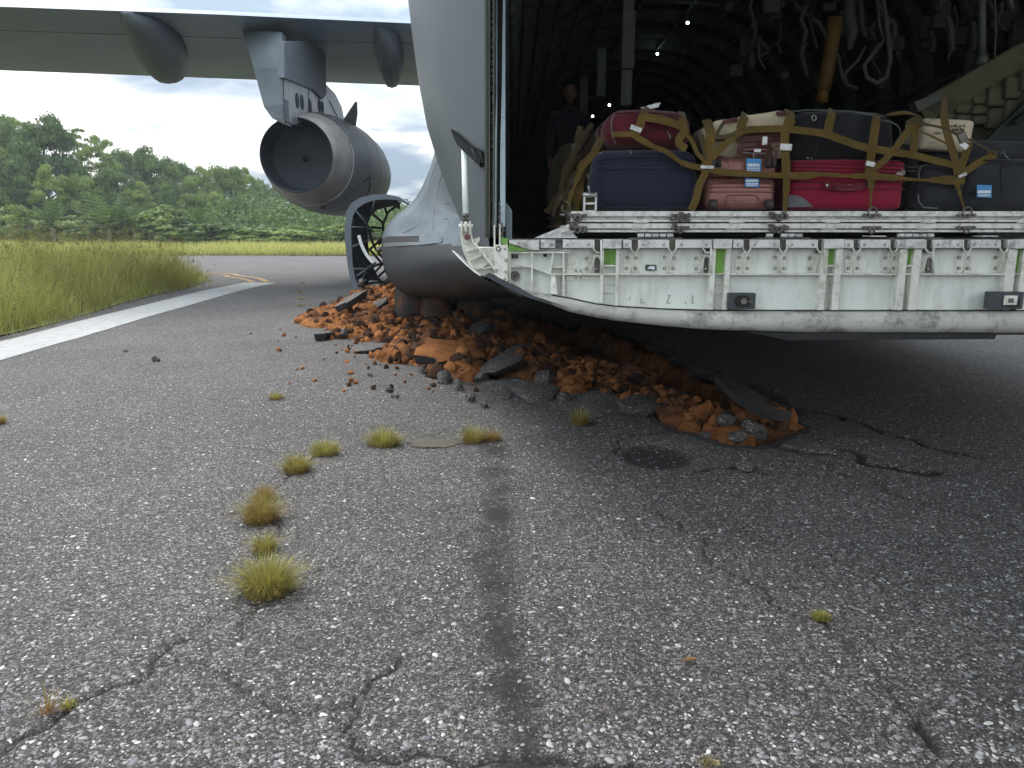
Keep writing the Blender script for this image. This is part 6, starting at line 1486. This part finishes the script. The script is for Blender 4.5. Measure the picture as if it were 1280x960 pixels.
# ================================================================== CARGO NET (olive straps)
net = thing('cargo_net', 'olive webbing cargo net strapped over the whole load of luggage', 'cargo net', P(1000, 262, 4.5))
def strap(pts, wpx, Y=None, tw=None, mat='webbing', th=.005, n0=(0, -1, .1), seed=0):
    b = MB(); q_ = [P(p[0], p[1], (p[2] if len(p) > 2 else Y)) for p in pts]
    b.ribbon(q_, wpx * 4.45 / F, th, n0, tw); return b.build('strap', M[mat], net, 40)
S = YL - .045
strap([(815, 134, S + .2), (806, 140, S + .05), (802, 150, S), (799, 160, S), (792, 168, S)], 10, n0=(0, -1, .3))
strap([(802, 146), (822, 149), (842, 154), (856, 160)], 9, S); strap([(852, 140, S + .2), (853, 147, S + .03), (854, 157, S), (857, 167, S)], 9, n0=(0, -1, .3))
strap([(764, 168), (778, 168), (790, 168), (800, 174), (818, 184), (834, 190), (850, 202), (866, 208), (880, 210), (905, 215), (940, 217.5), (984, 220)], 6.5, S, [1, 1, 1.1, .9, .8, 1, 1.1, 1.2, 1])
strap([(857, 165), (850, 172), (849, 180), (858, 186)], 9, S); strap([(858, 168), (866, 178), (872, 192), (880, 200)], 5, S)
strap([(883, 150, S + .1), (888, 168), (885, 190), (882, 210)], 11, S); strap([(884, 190), (882, 214), (874, 232), (869, 252), (863, 263)], 9, S)
strap([(876, 168), (884, 200)], 6, S, mat='webbing_dark')
strap([(886, 208), (893, 194), (905, 182), (918, 170), (930, 163), (950, 161.5), (980, 161), (1000, 163), (1030, 167), (1050, 174), (1080, 184), (1110, 189), (1142, 194), (1170, 201), (1192, 206)], 8, S, [1, 1, 1.1, 1, 1, 1, 1.1, 1.1, 1.1, 1, 1])
strap([(932, 142, S + .12), (929, 150, S + .01), (925, 162, S)], 10, n0=(0, -1, .3)); strap([(905, 152, S + .06), (898, 164, S + .01), (893, 174, S)], 4, mat='webbing_dark', n0=(0, -1, .3)); strap([(891, 172), (905, 171), (918, 168)], 5, S, mat='webbing_dark')
strap([(986, 138, S + .12), (988, 146, S), (984, 158, S), (981, 170, S), (982, 200, S), (983, 230, S), (981, 262, S), (981, 285, S - .02)], 10, None, [1.2, 1.1, 1, 1, 1, .8, .55, .8], n0=(0, -1, .2)); strap([(992, 150, S), (985, 158, S)], 8)
strap([(984, 219), (1000, 220), (1030, 218), (1055, 220), (1080, 220), (1095, 222)], 8, S, [1, 1.1, .6, .45, .8, 1.1]); strap([(1083, 219), (1100, 221), (1125, 223), (1150, 225), (1170, 225), (1186, 225), (1206, 226)], 8, S, [1.3, .9, .5, .4, .9, 1.3, 1.1])
strap([(1040, 137, S + .12), (1039, 144, S + .02), (1036, 158, S), (1034, 169, S)], 10, n0=(0, -1, .3)); strap([(1096, 144, S + .12), (1095, 152, S + .02), (1091, 180, S), (1088, 200, S), (1086, 218, S)], 10, n0=(0, -1, .3))
strap([(1090, 212), (1104, 202), (1120, 184), (1132, 167), (1142, 155)], 7.5, S); strap([(1088, 222), (1089, 238), (1088, 255), (1089, 266)], 5, S, [1.4, .6, .5, .4])
strap([(1145, 154), (1143, 172), (1141, 194)], 9, S + .02); strap([(1134, 156), (1146, 150), (1152, 158)], 9, S + .03, mat='webbing_dark')
strap([(1181, 120, S + .7), (1180, 140, S + .08), (1182, 158, S), (1188, 180, S), (1194, 200, S), (1197, 218, S)], 9.5, n0=(0, -1, .3)); strap([(1211, 178), (1208, 190), (1203, 204), (1200, 218)], 9, S)
strap([(1203, 218), (1216, 208), (1230, 200), (1245, 193)], 8, S); strap([(1194, 222), (1198, 236), (1202, 250), (1206, 262)], 6, S, [1.1, .7, .4, .4])
strap([(1150, 155), (1175, 159), (1200, 170), (1222, 180), (1246, 193)], 2.6, S - .005, mat='webbing_dark'); strap([(1151, 164), (1168, 172), (1184, 180)], 2.2, S - .005)
strap([(1246, 193), (1240, 191), (1236, 193)], 6, S)
for (x, y, w, h, a) in ((795, 161, 14, 6, 20), (982.5, 184, 14, 8, 4), (1088, 205, 11, 6, 12), (1205, 182, 10, 7, 35), (884, 209, 16, 4, 2), (1203, 219, 10, 4, -25), (956, 176, 6, 10, 0)):
    b = MB(); c0 = P(x, y, S - .012); rt = Matrix.Rotation(R(a), 3, 'Y'); b.box(c0, (w * .0046, .012, h * .0046), rt, .003, 1); b.build('buckle', M['alu'], net)
b = MB(); c0 = P(1203, 172, S - .01); b.box(c0, (.05, .02, .06), Matrix.Rotation(R(-30), 3, 'Y'), .008, 2); b.build('ratchet', M['steel'], net)
# hanging bundle of net at the left end of the load
bun = thing('cargo_net', 'bundle of slack olive net straps hanging at the left end of the load', 'cargo net', P(720, 275, 4.8))
rr = random.Random(15)
for k in range(15):
    b = MB(); x0, x1 = rr.uniform(728, 764), rr.uniform(682, 738); y0 = rr.uniform(150, 172) if x0 < 745 else rr.uniform(164, 190); y1 = rr.uniform(262, 285); Y = rr.uniform(4.55, 4.95)
    q_ = []
    for i in range(6):
        t_ = i / 5; q_.append(P(x0 + (x1 - x0) * t_ + rr.uniform(-4, 4) - 8 * math.sin(t_ * 3.1), y0 + (y1 - y0) * t_, Y))
    b.ribbon(q_, rr.uniform(.025, .05), .006, (rr.uniform(-.7, .7), -1, .2), [1, .7, 1.1, .6, 1, .8]); b.build('strap', M['webbing_dark' if k % 3 else 'webbing'], bun, 40)
for k in range(9):
    b = MB(); x, y = rr.uniform(690, 748), rr.uniform(180, 282); c0 = P(x, y, 4.52); b.tube([c0 + Vector((math.cos(a) * .008, math.sin(a) * .01, math.sin(a) * .012)) for a in [6.28 * i / 10 for i in range(10)]], .004, 5, True); b.build('snap_ring', M['steel'], bun, True)
b = MB(); b.tube([P(705, 250, 4.5), P(711, 254, 4.48), (P(713, 261, 4.48)), P(708, 266, 4.5), P(702, 262, 4.5), P(704, 256, 4.5)], .006, 6); b.build('hook', M['steel'], bun, True)
t, body, c0, sz = case('kit_bag', 'brownish kit bag half hidden behind the slack net at the left', (688, 178, 742, 270), 5.2, .5, 'webbing_dark', .12, .02, .03, 41, .35, cat='kit bag')
# ratchet buckle standing on the pallet corner
rt = thing('ratchet_buckle', 'metal ratchet buckle standing on the corner of the upper pallet', 'ratchet', P(737, 264, 4.38))
b = MB(); b.bb(P(729.5, 241, 4.38), P(731.5, 265, 4.38) + Vector((0, .03, 0)), .001, 1); b.bb(P(744, 241, 4.38), P(746, 265, 4.38) + Vector((0, .03, 0)), .001, 1); b.bb(P(729.5, 263, 4.38), P(746, 265, 4.38) + Vector((0, .03, 0))); b.bb(P(731, 253, 4.385), P(744, 255.5, 4.385) + Vector((0, .02, 0))); b.build('frame', M['alu'], rt)
b = MB(); b.cyl(P(728, 244, 4.39), P(746, 244, 4.39), .014, None, 14); b.build('spool', M['zip'], rt, True)
b = MB(); b.tube([P(737, 242, 4.39), P(736, 236, 4.39), P(735, 232, 4.39)], .005, 6); b.build('pawl', M['zip'], rt, True)
b = MB(); b.bb(P(731.5, 247, 4.40), P(744, 263, 4.40) + Vector((0, .01, 0))); b.build('webbing_slot', M['webbing_dark'], rt)
# ================================================================== PERSON in the hold
per = thing('person', 'person in dark clothes standing in the dim hold behind the luggage', 'person', Vector((.66, 9.3, 1.2)))
def skin_body(name, joints, edges, mat, parent, sub=2):
    bm_ = bmesh.new(); sk = bm_.verts.layers.skin.verify(); vs = [bm_.verts.new(p) for p, r_ in joints]
    for a, c_ in edges: bm_.edges.new((vs[a], vs[c_]))
    for v, (p, r_) in zip(vs, joints): v[sk].radius = (r_ if isinstance(r_, tuple) else (r_, r_))
    vs[0][sk].use_root = True
    me = bpy.data.meshes.new(name); bm_.to_mesh(me); bm_.free(); o = finish(me, name, M[mat], parent, False, None)
    m_ = o.modifiers.new('skin', 'SKIN'); m_.use_smooth_shade = True; s_ = o.modifiers.new('sub', 'SUBSURF'); s_.levels = sub; s_.render_levels = sub; return o
q0 = Vector((.66, 9.3, 1.2)); V_ = lambda x, y, z: q0 + Vector((x, y, z))
jt = [(V_(0, 0, .93), (.16, .11)), (V_(0, 0, 1.12), (.145, .10)), (V_(0, .01, 1.34), (.17, .11)), (V_(0, .01, 1.45), (.10, .08)), (V_(0, 0, 1.53), (.055, .055)),
      (V_(-.17, .01, 1.42), .062), (V_(-.24, .02, 1.18), .05), (V_(-.22, -.10, .95), .038), (V_(.17, .01, 1.42), .062), (V_(.25, .0, 1.18), .05), (V_(.20, -.14, 1.02), .038),
      (V_(-.10, 0, .85), .095), (V_(-.11, -.01, .48), .065), (V_(-.11, .02, .09), .045), (V_(-.12, -.12, .04), .04), (V_(.10, 0, .85), .095), (V_(.12, -.01, .48), .065), (V_(.12, .02, .09), .045), (V_(.13, -.12, .04), .04)]
skin_body('uniform', jt, [(0, 1), (1, 2), (2, 3), (3, 4), (2, 5), (5, 6), (6, 7), (2, 8), (8, 9), (9, 10), (0, 11), (11, 12), (12, 13), (13, 14), (0, 15), (15, 16), (16, 17), (17, 18)], 'clothes', per)
b = MB(); bmesh.ops.create_uvsphere(b.bm, u_segments=24, v_segments=16, radius=1)
for v in b.bm.verts:
    x, y, z = v.co; jaw = 1 - .28 * max(0, -z); v.co = V_(x * .076 * jaw, y * .095 * (1 - .1 * max(0, -z)), 1.66 + z * .118)
    if y < -.8 and abs(x) < .22 and -.25 < z < .15: v.co.y -= .018
    if y < -.6 and .1 < z < .3 and .25 < abs(x) < .6: v.co.y += .006
hd = b.build('head', M['face'], per, True)
b = MB(); bmesh.ops.create_uvsphere(b.bm, u_segments=20, v_segments=14, radius=1)
for v in b.bm.verts:
    x, y, z = v.co; v.co = V_(x * .082, .012 + y * .10 + (.03 if y < -.3 and z < .45 else 0), 1.675 + z * .115)
b.build('hair', M['hair'], hd, True)
b = MB()
for s_ in (-1, 1): b.box(V_(s_ * .028, -.088, 1.672), (.02, .006, .008), None, .002, 1)
b.box(V_(0, -.088, 1.612), (.04, .006, .008), None, .003, 1); b.build('eyes_and_mouth', M['hair'], hd)
for s_ in (-1, 1): b = MB(); b.box(V_(s_ * .08, .0, 1.655), (.016, .035, .055), None, .007, 2); b.build('ear', M['face'], hd, True)
for (wx, wy, wz, s_) in ((-.22, -.12, .93, -1), (.20, -.17, 1.0, 1)):
    hb = V_(wx, wy, wz); j = [(hb + Vector((0, .02, .02)), .024), (hb + Vector((0, -.05, -.04)), (.034, .016))]; e_ = [(0, 1)]
    for k in range(4):
        ox = (k - 1.5) * .017; l = (.066, .078, .072, .055)[k]; base_i = len(j); j += [(hb + Vector((ox, -.075, -.055)), .0085), (hb + Vector((ox, -.075 - l * .4, -.07 - l * .3)), .008), (hb + Vector((ox, -.072 - l * .5, -.08 - l * .75)), .007)]; e_ += [(1, base_i), (base_i, base_i + 1), (base_i + 1, base_i + 2)]
    base_i = len(j); j += [(hb + Vector((-s_ * .032, -.045, -.03)), .01), (hb + Vector((-s_ * .045, -.075, -.05)), .008)]; e_ += [(1, base_i), (base_i, base_i + 1)]
    skin_body('hand', j, e_, 'face', per, 1)
# ================================================================== FOREST EDGE
def leaf_mat(name, c0, c1, c2):
    m, nt, b = nmat(name)
    at = N(nt, 'ShaderNodeAttribute', attribute_name='tone').outputs['Fac']; oi = N(nt, 'ShaderNodeObjectInfo')
    c = ramp(nt, mth(nt, 'ADD', at, mth(nt, 'MULTIPLY', mth(nt, 'SUBTRACT', oi.outputs['Random'], .5), .22)), [(0.0, c0), (0.5, c1), (1.0, c2)])
    nt.links.new(c, b.inputs['Base Color']); b.inputs['Roughness'].default_value = .55; b.inputs['Specular IOR Level'].default_value = .3
    o = [n for n in nt.nodes if n.type == 'OUTPUT_MATERIAL'][0]
    tr = N(nt, 'ShaderNodeBsdfTranslucent'); nt.links.new(c, tr.inputs[0])
    mxs = N(nt, 'ShaderNodeMixShader', {0: 0.35, 1: b.outputs[0], 2: tr.outputs[0]}); nt.links.new(mxs.outputs[0], o.inputs[0]); return m
LM = [leaf_mat('leaves_dark', (0.045, 0.085, 0.02), (0.09, 0.15, 0.035), (0.18, 0.25, 0.06)), leaf_mat('leaves_mid', (0.07, 0.12, 0.022), (0.14, 0.205, 0.04), (0.25, 0.32, 0.07)), leaf_mat('leaves_pale', (0.11, 0.17, 0.03), (0.20, 0.28, 0.06), (0.33, 0.40, 0.10))]
BARK = paint('bark', (0.16, 0.14, 0.12), .85, 0, .3, 3)
def leaf_quads(C0, Nn, sz, seed, ratio=.55):
    r_ = np.random.RandomState(seed); n_ = len(C0)
    nn = Nn + r_.randn(n_, 3) * .45; nn /= np.linalg.norm(nn, axis=1)[:, None]
    t = np.cross(nn, r_.randn(n_, 3)); t /= np.linalg.norm(t, axis=1)[:, None] + 1e-9; bb2 = np.cross(nn, t)
    s_ = (sz * (.6 + .8 * r_.rand(n_)))[:, None] if np.isscalar(sz) else sz[:, None]
    v = np.stack([C0 - t * s_, C0 + bb2 * s_ * ratio - nn * s_ * .1, C0 + t * s_, C0 - bb2 * s_ * ratio + nn * s_ * .12], 1)
    return v.reshape(-1, 3), np.arange(n_ * 4).reshape(-1, 4)
def crown_mesh(name, seed, n_clump, n_leaf, rx, rz, leaf, lm, flat=1.0, lacy=0.0):
    r_ = np.random.RandomState(seed); P_ = []; N_ = []; T_ = []
    for k in range(n_clump):
        d = r_.randn(3); d /= np.linalg.norm(d); d[2] = d[2] if d[2] > -.75 else -d[2]
        q_ = r_.uniform(.35, .95) ** (.6); c0 = np.array([d[0] * rx, d[1] * rx, d[2] * rz]) * q_
        cr = r_.uniform(.18, .36) * rx * (1 - lacy * .4); m_ = int(n_leaf / n_clump * (cr / (.27 * rx)) ** 2)
        dd = r_.randn(m_, 3); dd /= np.linalg.norm(dd, axis=1)[:, None]; dd[:, 2] = np.where(dd[:, 2] < -.25, -dd[:, 2] * .6, dd[:, 2])
        wob_ = 1 + .28 * np.sin(dd[:, 0] * 7 + k) * np.sin(dd[:, 1] * 6 + k * 2)
        pp = c0 + dd * cr * (r_.uniform(.72, 1.05, (m_, 1))) * wob_[:, None] * np.array([1, 1, .75 * flat])
        P_.append(pp); N_.append(dd); T_.append(np.clip(r_.normal(.5, .16, m_) + r_.normal(0, .13), 0, 1))
    P_ = np.concatenate(P_); N_ = np.concatenate(N_); T_ = np.concatenate(T_)
    V, Q = leaf_quads(P_, N_, leaf, seed); me = bpy.data.meshes.new(name)
    me.vertices.add(len(V)); me.vertices.foreach_set('co', V.astype(np.float32).ravel()); me.loops.add(Q.size); me.loops.foreach_set('vertex_index', Q.astype(np.int32).ravel())
    me.polygons.add(len(Q)); me.polygons.foreach_set('loop_start', np.arange(0, Q.size, 4, dtype=np.int32)); me.update(calc_edges=True)
    attr(me, 'tone', np.repeat(T_, 4)); me.materials.append(lm); return me
def trunk_mesh(name, seed, h, rx, rz):
    rr = random.Random(seed); b = MB(); b.tube([(0, 0, 0), (rr.uniform(-.1, .1), .05, h * .4), (rr.uniform(-.2, .2), 0, h * .8), (0, 0, h)], [.26, .2, .15, .1], 7)
    for k in range(9):
        a = rr.uniform(0, 6.28); l = rr.uniform(.5, .9); z0 = h * rr.uniform(.6, 1)
        b.tube([(0, 0, z0), (math.cos(a) * rx * l * .45, math.sin(a) * rx * l * .45, z0 + rz * .25), (math.cos(a) * rx * l, math.sin(a) * rx * l, z0 + rz * rr.uniform(.2, .8))], [.11, .07, .03], 5)
    me = bpy.data.meshes.new(name); b.bm.to_mesh(me); b.bm.free(); me.materials.append(BARK); return me
CR = [crown_mesh('crown_a', 1, 70, 19000, 4.2, 4.4, .15, LM[0]), crown_mesh('crown_b', 2, 80, 20000, 4.4, 4.0, .14, LM[1]), crown_mesh('crown_c', 3, 56, 16000, 3.6, 4.6, .14, LM[2], 1, .5), crown_mesh('crown_d', 4, 74, 18000, 4.6, 3.4, .15, LM[0], .8), crown_mesh('crown_e', 5, 26, 6000, 3.6, 3.2, .13, LM[1], .6, 1.0)]
CZ = [4.4, 4.0, 4.6, 3.4, 3.2]
TK = [trunk_mesh('trunk_' + 'abcde'[i], i, 6.0, 3.8, 3.4) for i in range(5)]
def tree(px, top, Y, wpx, kind, label, cat='tree', name='broadleaf_tree'):
    p = P(px, top, Y); H = p.z; rad = wpx / 2 * Y / F * 1.0; sx_ = rad / 4.4; ch = min(H * .93, rad * 2.7); sz_ = ch / 2 / CZ[kind] * 1.12; cz = H - ch * .5
    t = thing(name, label, cat, Vector((p.x, Y, .03)), 'trees along the forest edge'); rot = (px * 7.3 + Y) % 6.28
    c_ = bpy.data.objects.new('crown', CR[kind]); C.objects.link(c_); c_.parent = t; c_.location = (0, 0, cz); c_.scale = (sx_, sx_, sz_); c_.rotation_euler = (0, 0, rot)
    k_ = bpy.data.objects.new('trunk', TK[kind]); C.objects.link(k_); k_.parent = t; k_.scale = (sx_, sx_, cz / 6.6); k_.rotation_euler = (0, 0, rot)
    return t
T_ = ['', '', 'twenty', 'thirty', 'forty']
ORD2 = lambda n: ORD[n] if n < 18 else ('nineteenth' if n == 18 else ({19: 'twentieth', 29: 'thirtieth', 39: 'fortieth'}.get(n) or T_[(n + 1) // 10] + '-' + ORD[(n + 1) % 10 - 1]))
ORD = ['first', 'second', 'third', 'fourth', 'fifth', 'sixth', 'seventh', 'eighth', 'ninth', 'tenth', 'eleventh', 'twelfth', 'thirteenth', 'fourteenth', 'fifteenth', 'sixteenth', 'seventeenth', 'eighteenth']
KN = ['dense dark green', 'bushy mid green', 'pale green upright', 'broad dark green', 'thin lacy']
back = [(-70, 150, 86, 100, 0), (-12, 148, 80, 76, 1), (18, 154, 84, 64, 2), (52, 158, 76, 84, 0), (92, 164, 88, 60, 4), (118, 176, 84, 58, 2), (150, 196, 96, 60, 3), (190, 195, 84, 66, 0), (222, 210, 98, 50, 3), (248, 214, 90, 54, 2), (282, 213, 86, 56, 1), (306, 214, 96, 44, 2), (330, 232, 104, 46, 0), (358, 236, 100, 44, 4), (386, 252, 92, 50, 3), (416, 262, 98, 44, 1), (448, 266, 96, 50, 0), (486, 268, 100, 50, 2)]
for i, (x, y, Y, w, k) in enumerate(back): tree(x, y, Y, w, k, f'{KN[k]} tree, {ORD[i]} from left in the tall tree row')
mid_ = [(-30, 215, 70, 70, 1), (14, 205, 72, 62, 0), (62, 212, 70, 58, 2), (100, 225, 72, 52, 1), (138, 218, 74, 52, 3), (172, 232, 74, 50, 2), (208, 240, 76, 44, 0), (240, 246, 76, 42, 1), (270, 244, 78, 42, 2), (298, 250, 78, 40, 0), (326, 262, 80, 38, 2), (352, 264, 80, 36, 1), (380, 268, 80, 40, 3), (406, 274, 80, 34, 2), (434, 276, 80, 36, 1), (470, 278, 80, 40, 0)]
for i, (x, y, Y, w, k) in enumerate(mid_): tree(x, y, Y, w, k, f'{KN[k]} small tree, {ORD[i]} from left in the lower row', 'small tree', 'small_tree')
# bushes and palms in front
b_me = [crown_mesh('bush_a', 11, 22, 3200, 1.5, 1.5, .12, LM[1]), crown_mesh('bush_b', 12, 26, 3000, 1.7, 1.2, .11, LM[2]), crown_mesh('bush_c', 13, 20, 2600, 1.4, 1.5, .12, LM[0])]
st_me = trunk_mesh('stem', 30, 1.0, 1.0, .8)
rr = random.Random(21); nb = 0
for k in range(44):
    x = -40 + k * 12.4 + rr.uniform(-4, 4); Y = rr.uniform(60, 68); top = rr.uniform(262, 288) if x < 260 else rr.uniform(276, 292)
    H = P(x, top, Y).z; i = rr.randrange(3); pos = ['behind the tall grass', 'beneath the wing', 'below the engine', 'by the gear door'][0 if x < 170 else 1 if x < 320 else 2 if x < 430 else 3]
    t = thing('bush', f'leafy bush {pos}, {ORD2(k)} from left in the bush row', 'bush', Vector((P(x, top, Y).x, Y, .03)), 'bushes along the forest foot')
    c_ = bpy.data.objects.new('foliage', b_me[i]); C.objects.link(c_); c_.parent = t; w = rr.uniform(1.0, 1.6); c_.location = (0, 0, H * .42); c_.scale = (w, w, H * .40); c_.rotation_euler = (0, 0, rr.uniform(0, 6))
    k_ = bpy.data.objects.new('stem', st_me); C.objects.link(k_); k_.parent = t; k_.scale = (.4, .4, H * .45)
def frond_mesh():
    b = MB(); rr = random.Random(3)
    for a in range(15):
        an = a * 2.4; el = rr.uniform(.5, 1.3); L = rr.uniform(2.6, 3.6); prev = None
        for s_ in range(9):
            t = s_ / 8; r_ = L * t * math.cos(el) * (1 - .1 * t) ; z = L * t * math.sin(el) - 1.3 * t * t * math.cos(el); c0 = Vector((math.cos(an) * r_, math.sin(an) * r_, z)); sd_ = Vector((-math.sin(an), math.cos(an), 0))
            if s_ > 1:
                for q_ in (-1, 1):
                    l = .55 * math.sin(t * 2.9) + .1; tip = c0 + sd_ * q_ * l + (c0 - prev).normalized() * l * .5 + Vector((0, 0, -.22 * l)); wv = (c0 - prev) * .32
                    b.face(b.ring([c0 - wv, tip, c0 + wv]))
            if prev is not None: b.tube([prev, c0], .03 * (1.2 - t), 4)
            prev = c0
    me = bpy.data.meshes.new('fronds'); b.bm.to_mesh(me); b.bm.free(); me.materials.append(LM[1]); return me
FR = frond_mesh(); PT = trunk_mesh('palm_stem', 40, 1.0, .1, .1)
for i, (x, y, Y, s_, lb) in enumerate(((62, 262, 61, .9, 'feathery palm beyond the tall grass, leftmost of the palms'), (131, 258, 61, 1.1, 'largest feathery palm at the forest foot, behind the middle of the tall grass'), (166, 266, 62, .8, 'feathery palm right of the largest palm'), (252, 270, 63, .7, 'feathery palm at the forest foot behind the right end of the tall grass'), (404, 280, 62, .6, 'small palm under the jet engine beside the gear door'))):
    p = P(x, y, Y); t = thing('palm', lb, 'palm', Vector((p.x, Y, .03)), 'palms at the forest foot')
    c_ = bpy.data.objects.new('fronds', FR); C.objects.link(c_); c_.parent = t; c_.location = (0, 0, max(.3, p.z - 1.6 * s_)); c_.scale = (s_,) * 3; c_.rotation_euler = (0, 0, i)
    k_ = bpy.data.objects.new('trunk', PT); C.objects.link(k_); k_.parent = t; k_.scale = (.9, .9, max(.3, p.z - 1.6 * s_) / 1.0)
# closed undergrowth mass behind
r_ = np.random.RandomState(5); n_ = 110000; x = r_.uniform(-75, 40, n_); y = r_.uniform(66, 112, n_); hgt = (2.5 + 3.2 * fbm(x * .16, y * .16, 3, 8)) * np.clip((y - 62) / 14, .4, 1) * np.where(x > -12, .62, 1)
z = hgt * r_.rand(n_) ** .6
nn = r_.randn(n_, 3); nn[:, 1] -= .8; nn[:, 2] += .5
V, Q = leaf_quads(np.stack([x, y, z], -1), nn, .17, 9); o = np_mesh('undergrowth', V, Q, LM[0]); attr(o.data, 'tone', np.repeat(np.clip(r_.normal(.4, .2, n_), 0, 1), 4)); tag(o, 'dark tangled undergrowth filling the forest behind its edge', 'undergrowth', None, 'stuff')

# ------------------------------------------------------------------ humid air
b = MB(); b.bb((-160, -40, -3), (160, 190, 32)); hz = b.build('haze', M['black']); hz.data.materials.clear()
hm = bpy.data.materials.new('humid_air'); hm.use_nodes = True; hm.node_tree.nodes.clear()
ho = hm.node_tree.nodes.new('ShaderNodeOutputMaterial'); hv = hm.node_tree.nodes.new('ShaderNodeVolumePrincipled'); hv.inputs['Color'].default_value = (.86, .92, 1, 1); hv.inputs['Density'].default_value = .0008
hm.node_tree.links.new(hv.outputs[0], ho.inputs['Volume']); hz.data.materials.append(hm); tag(hz, 'pale humid air', None, None, 'stuff')
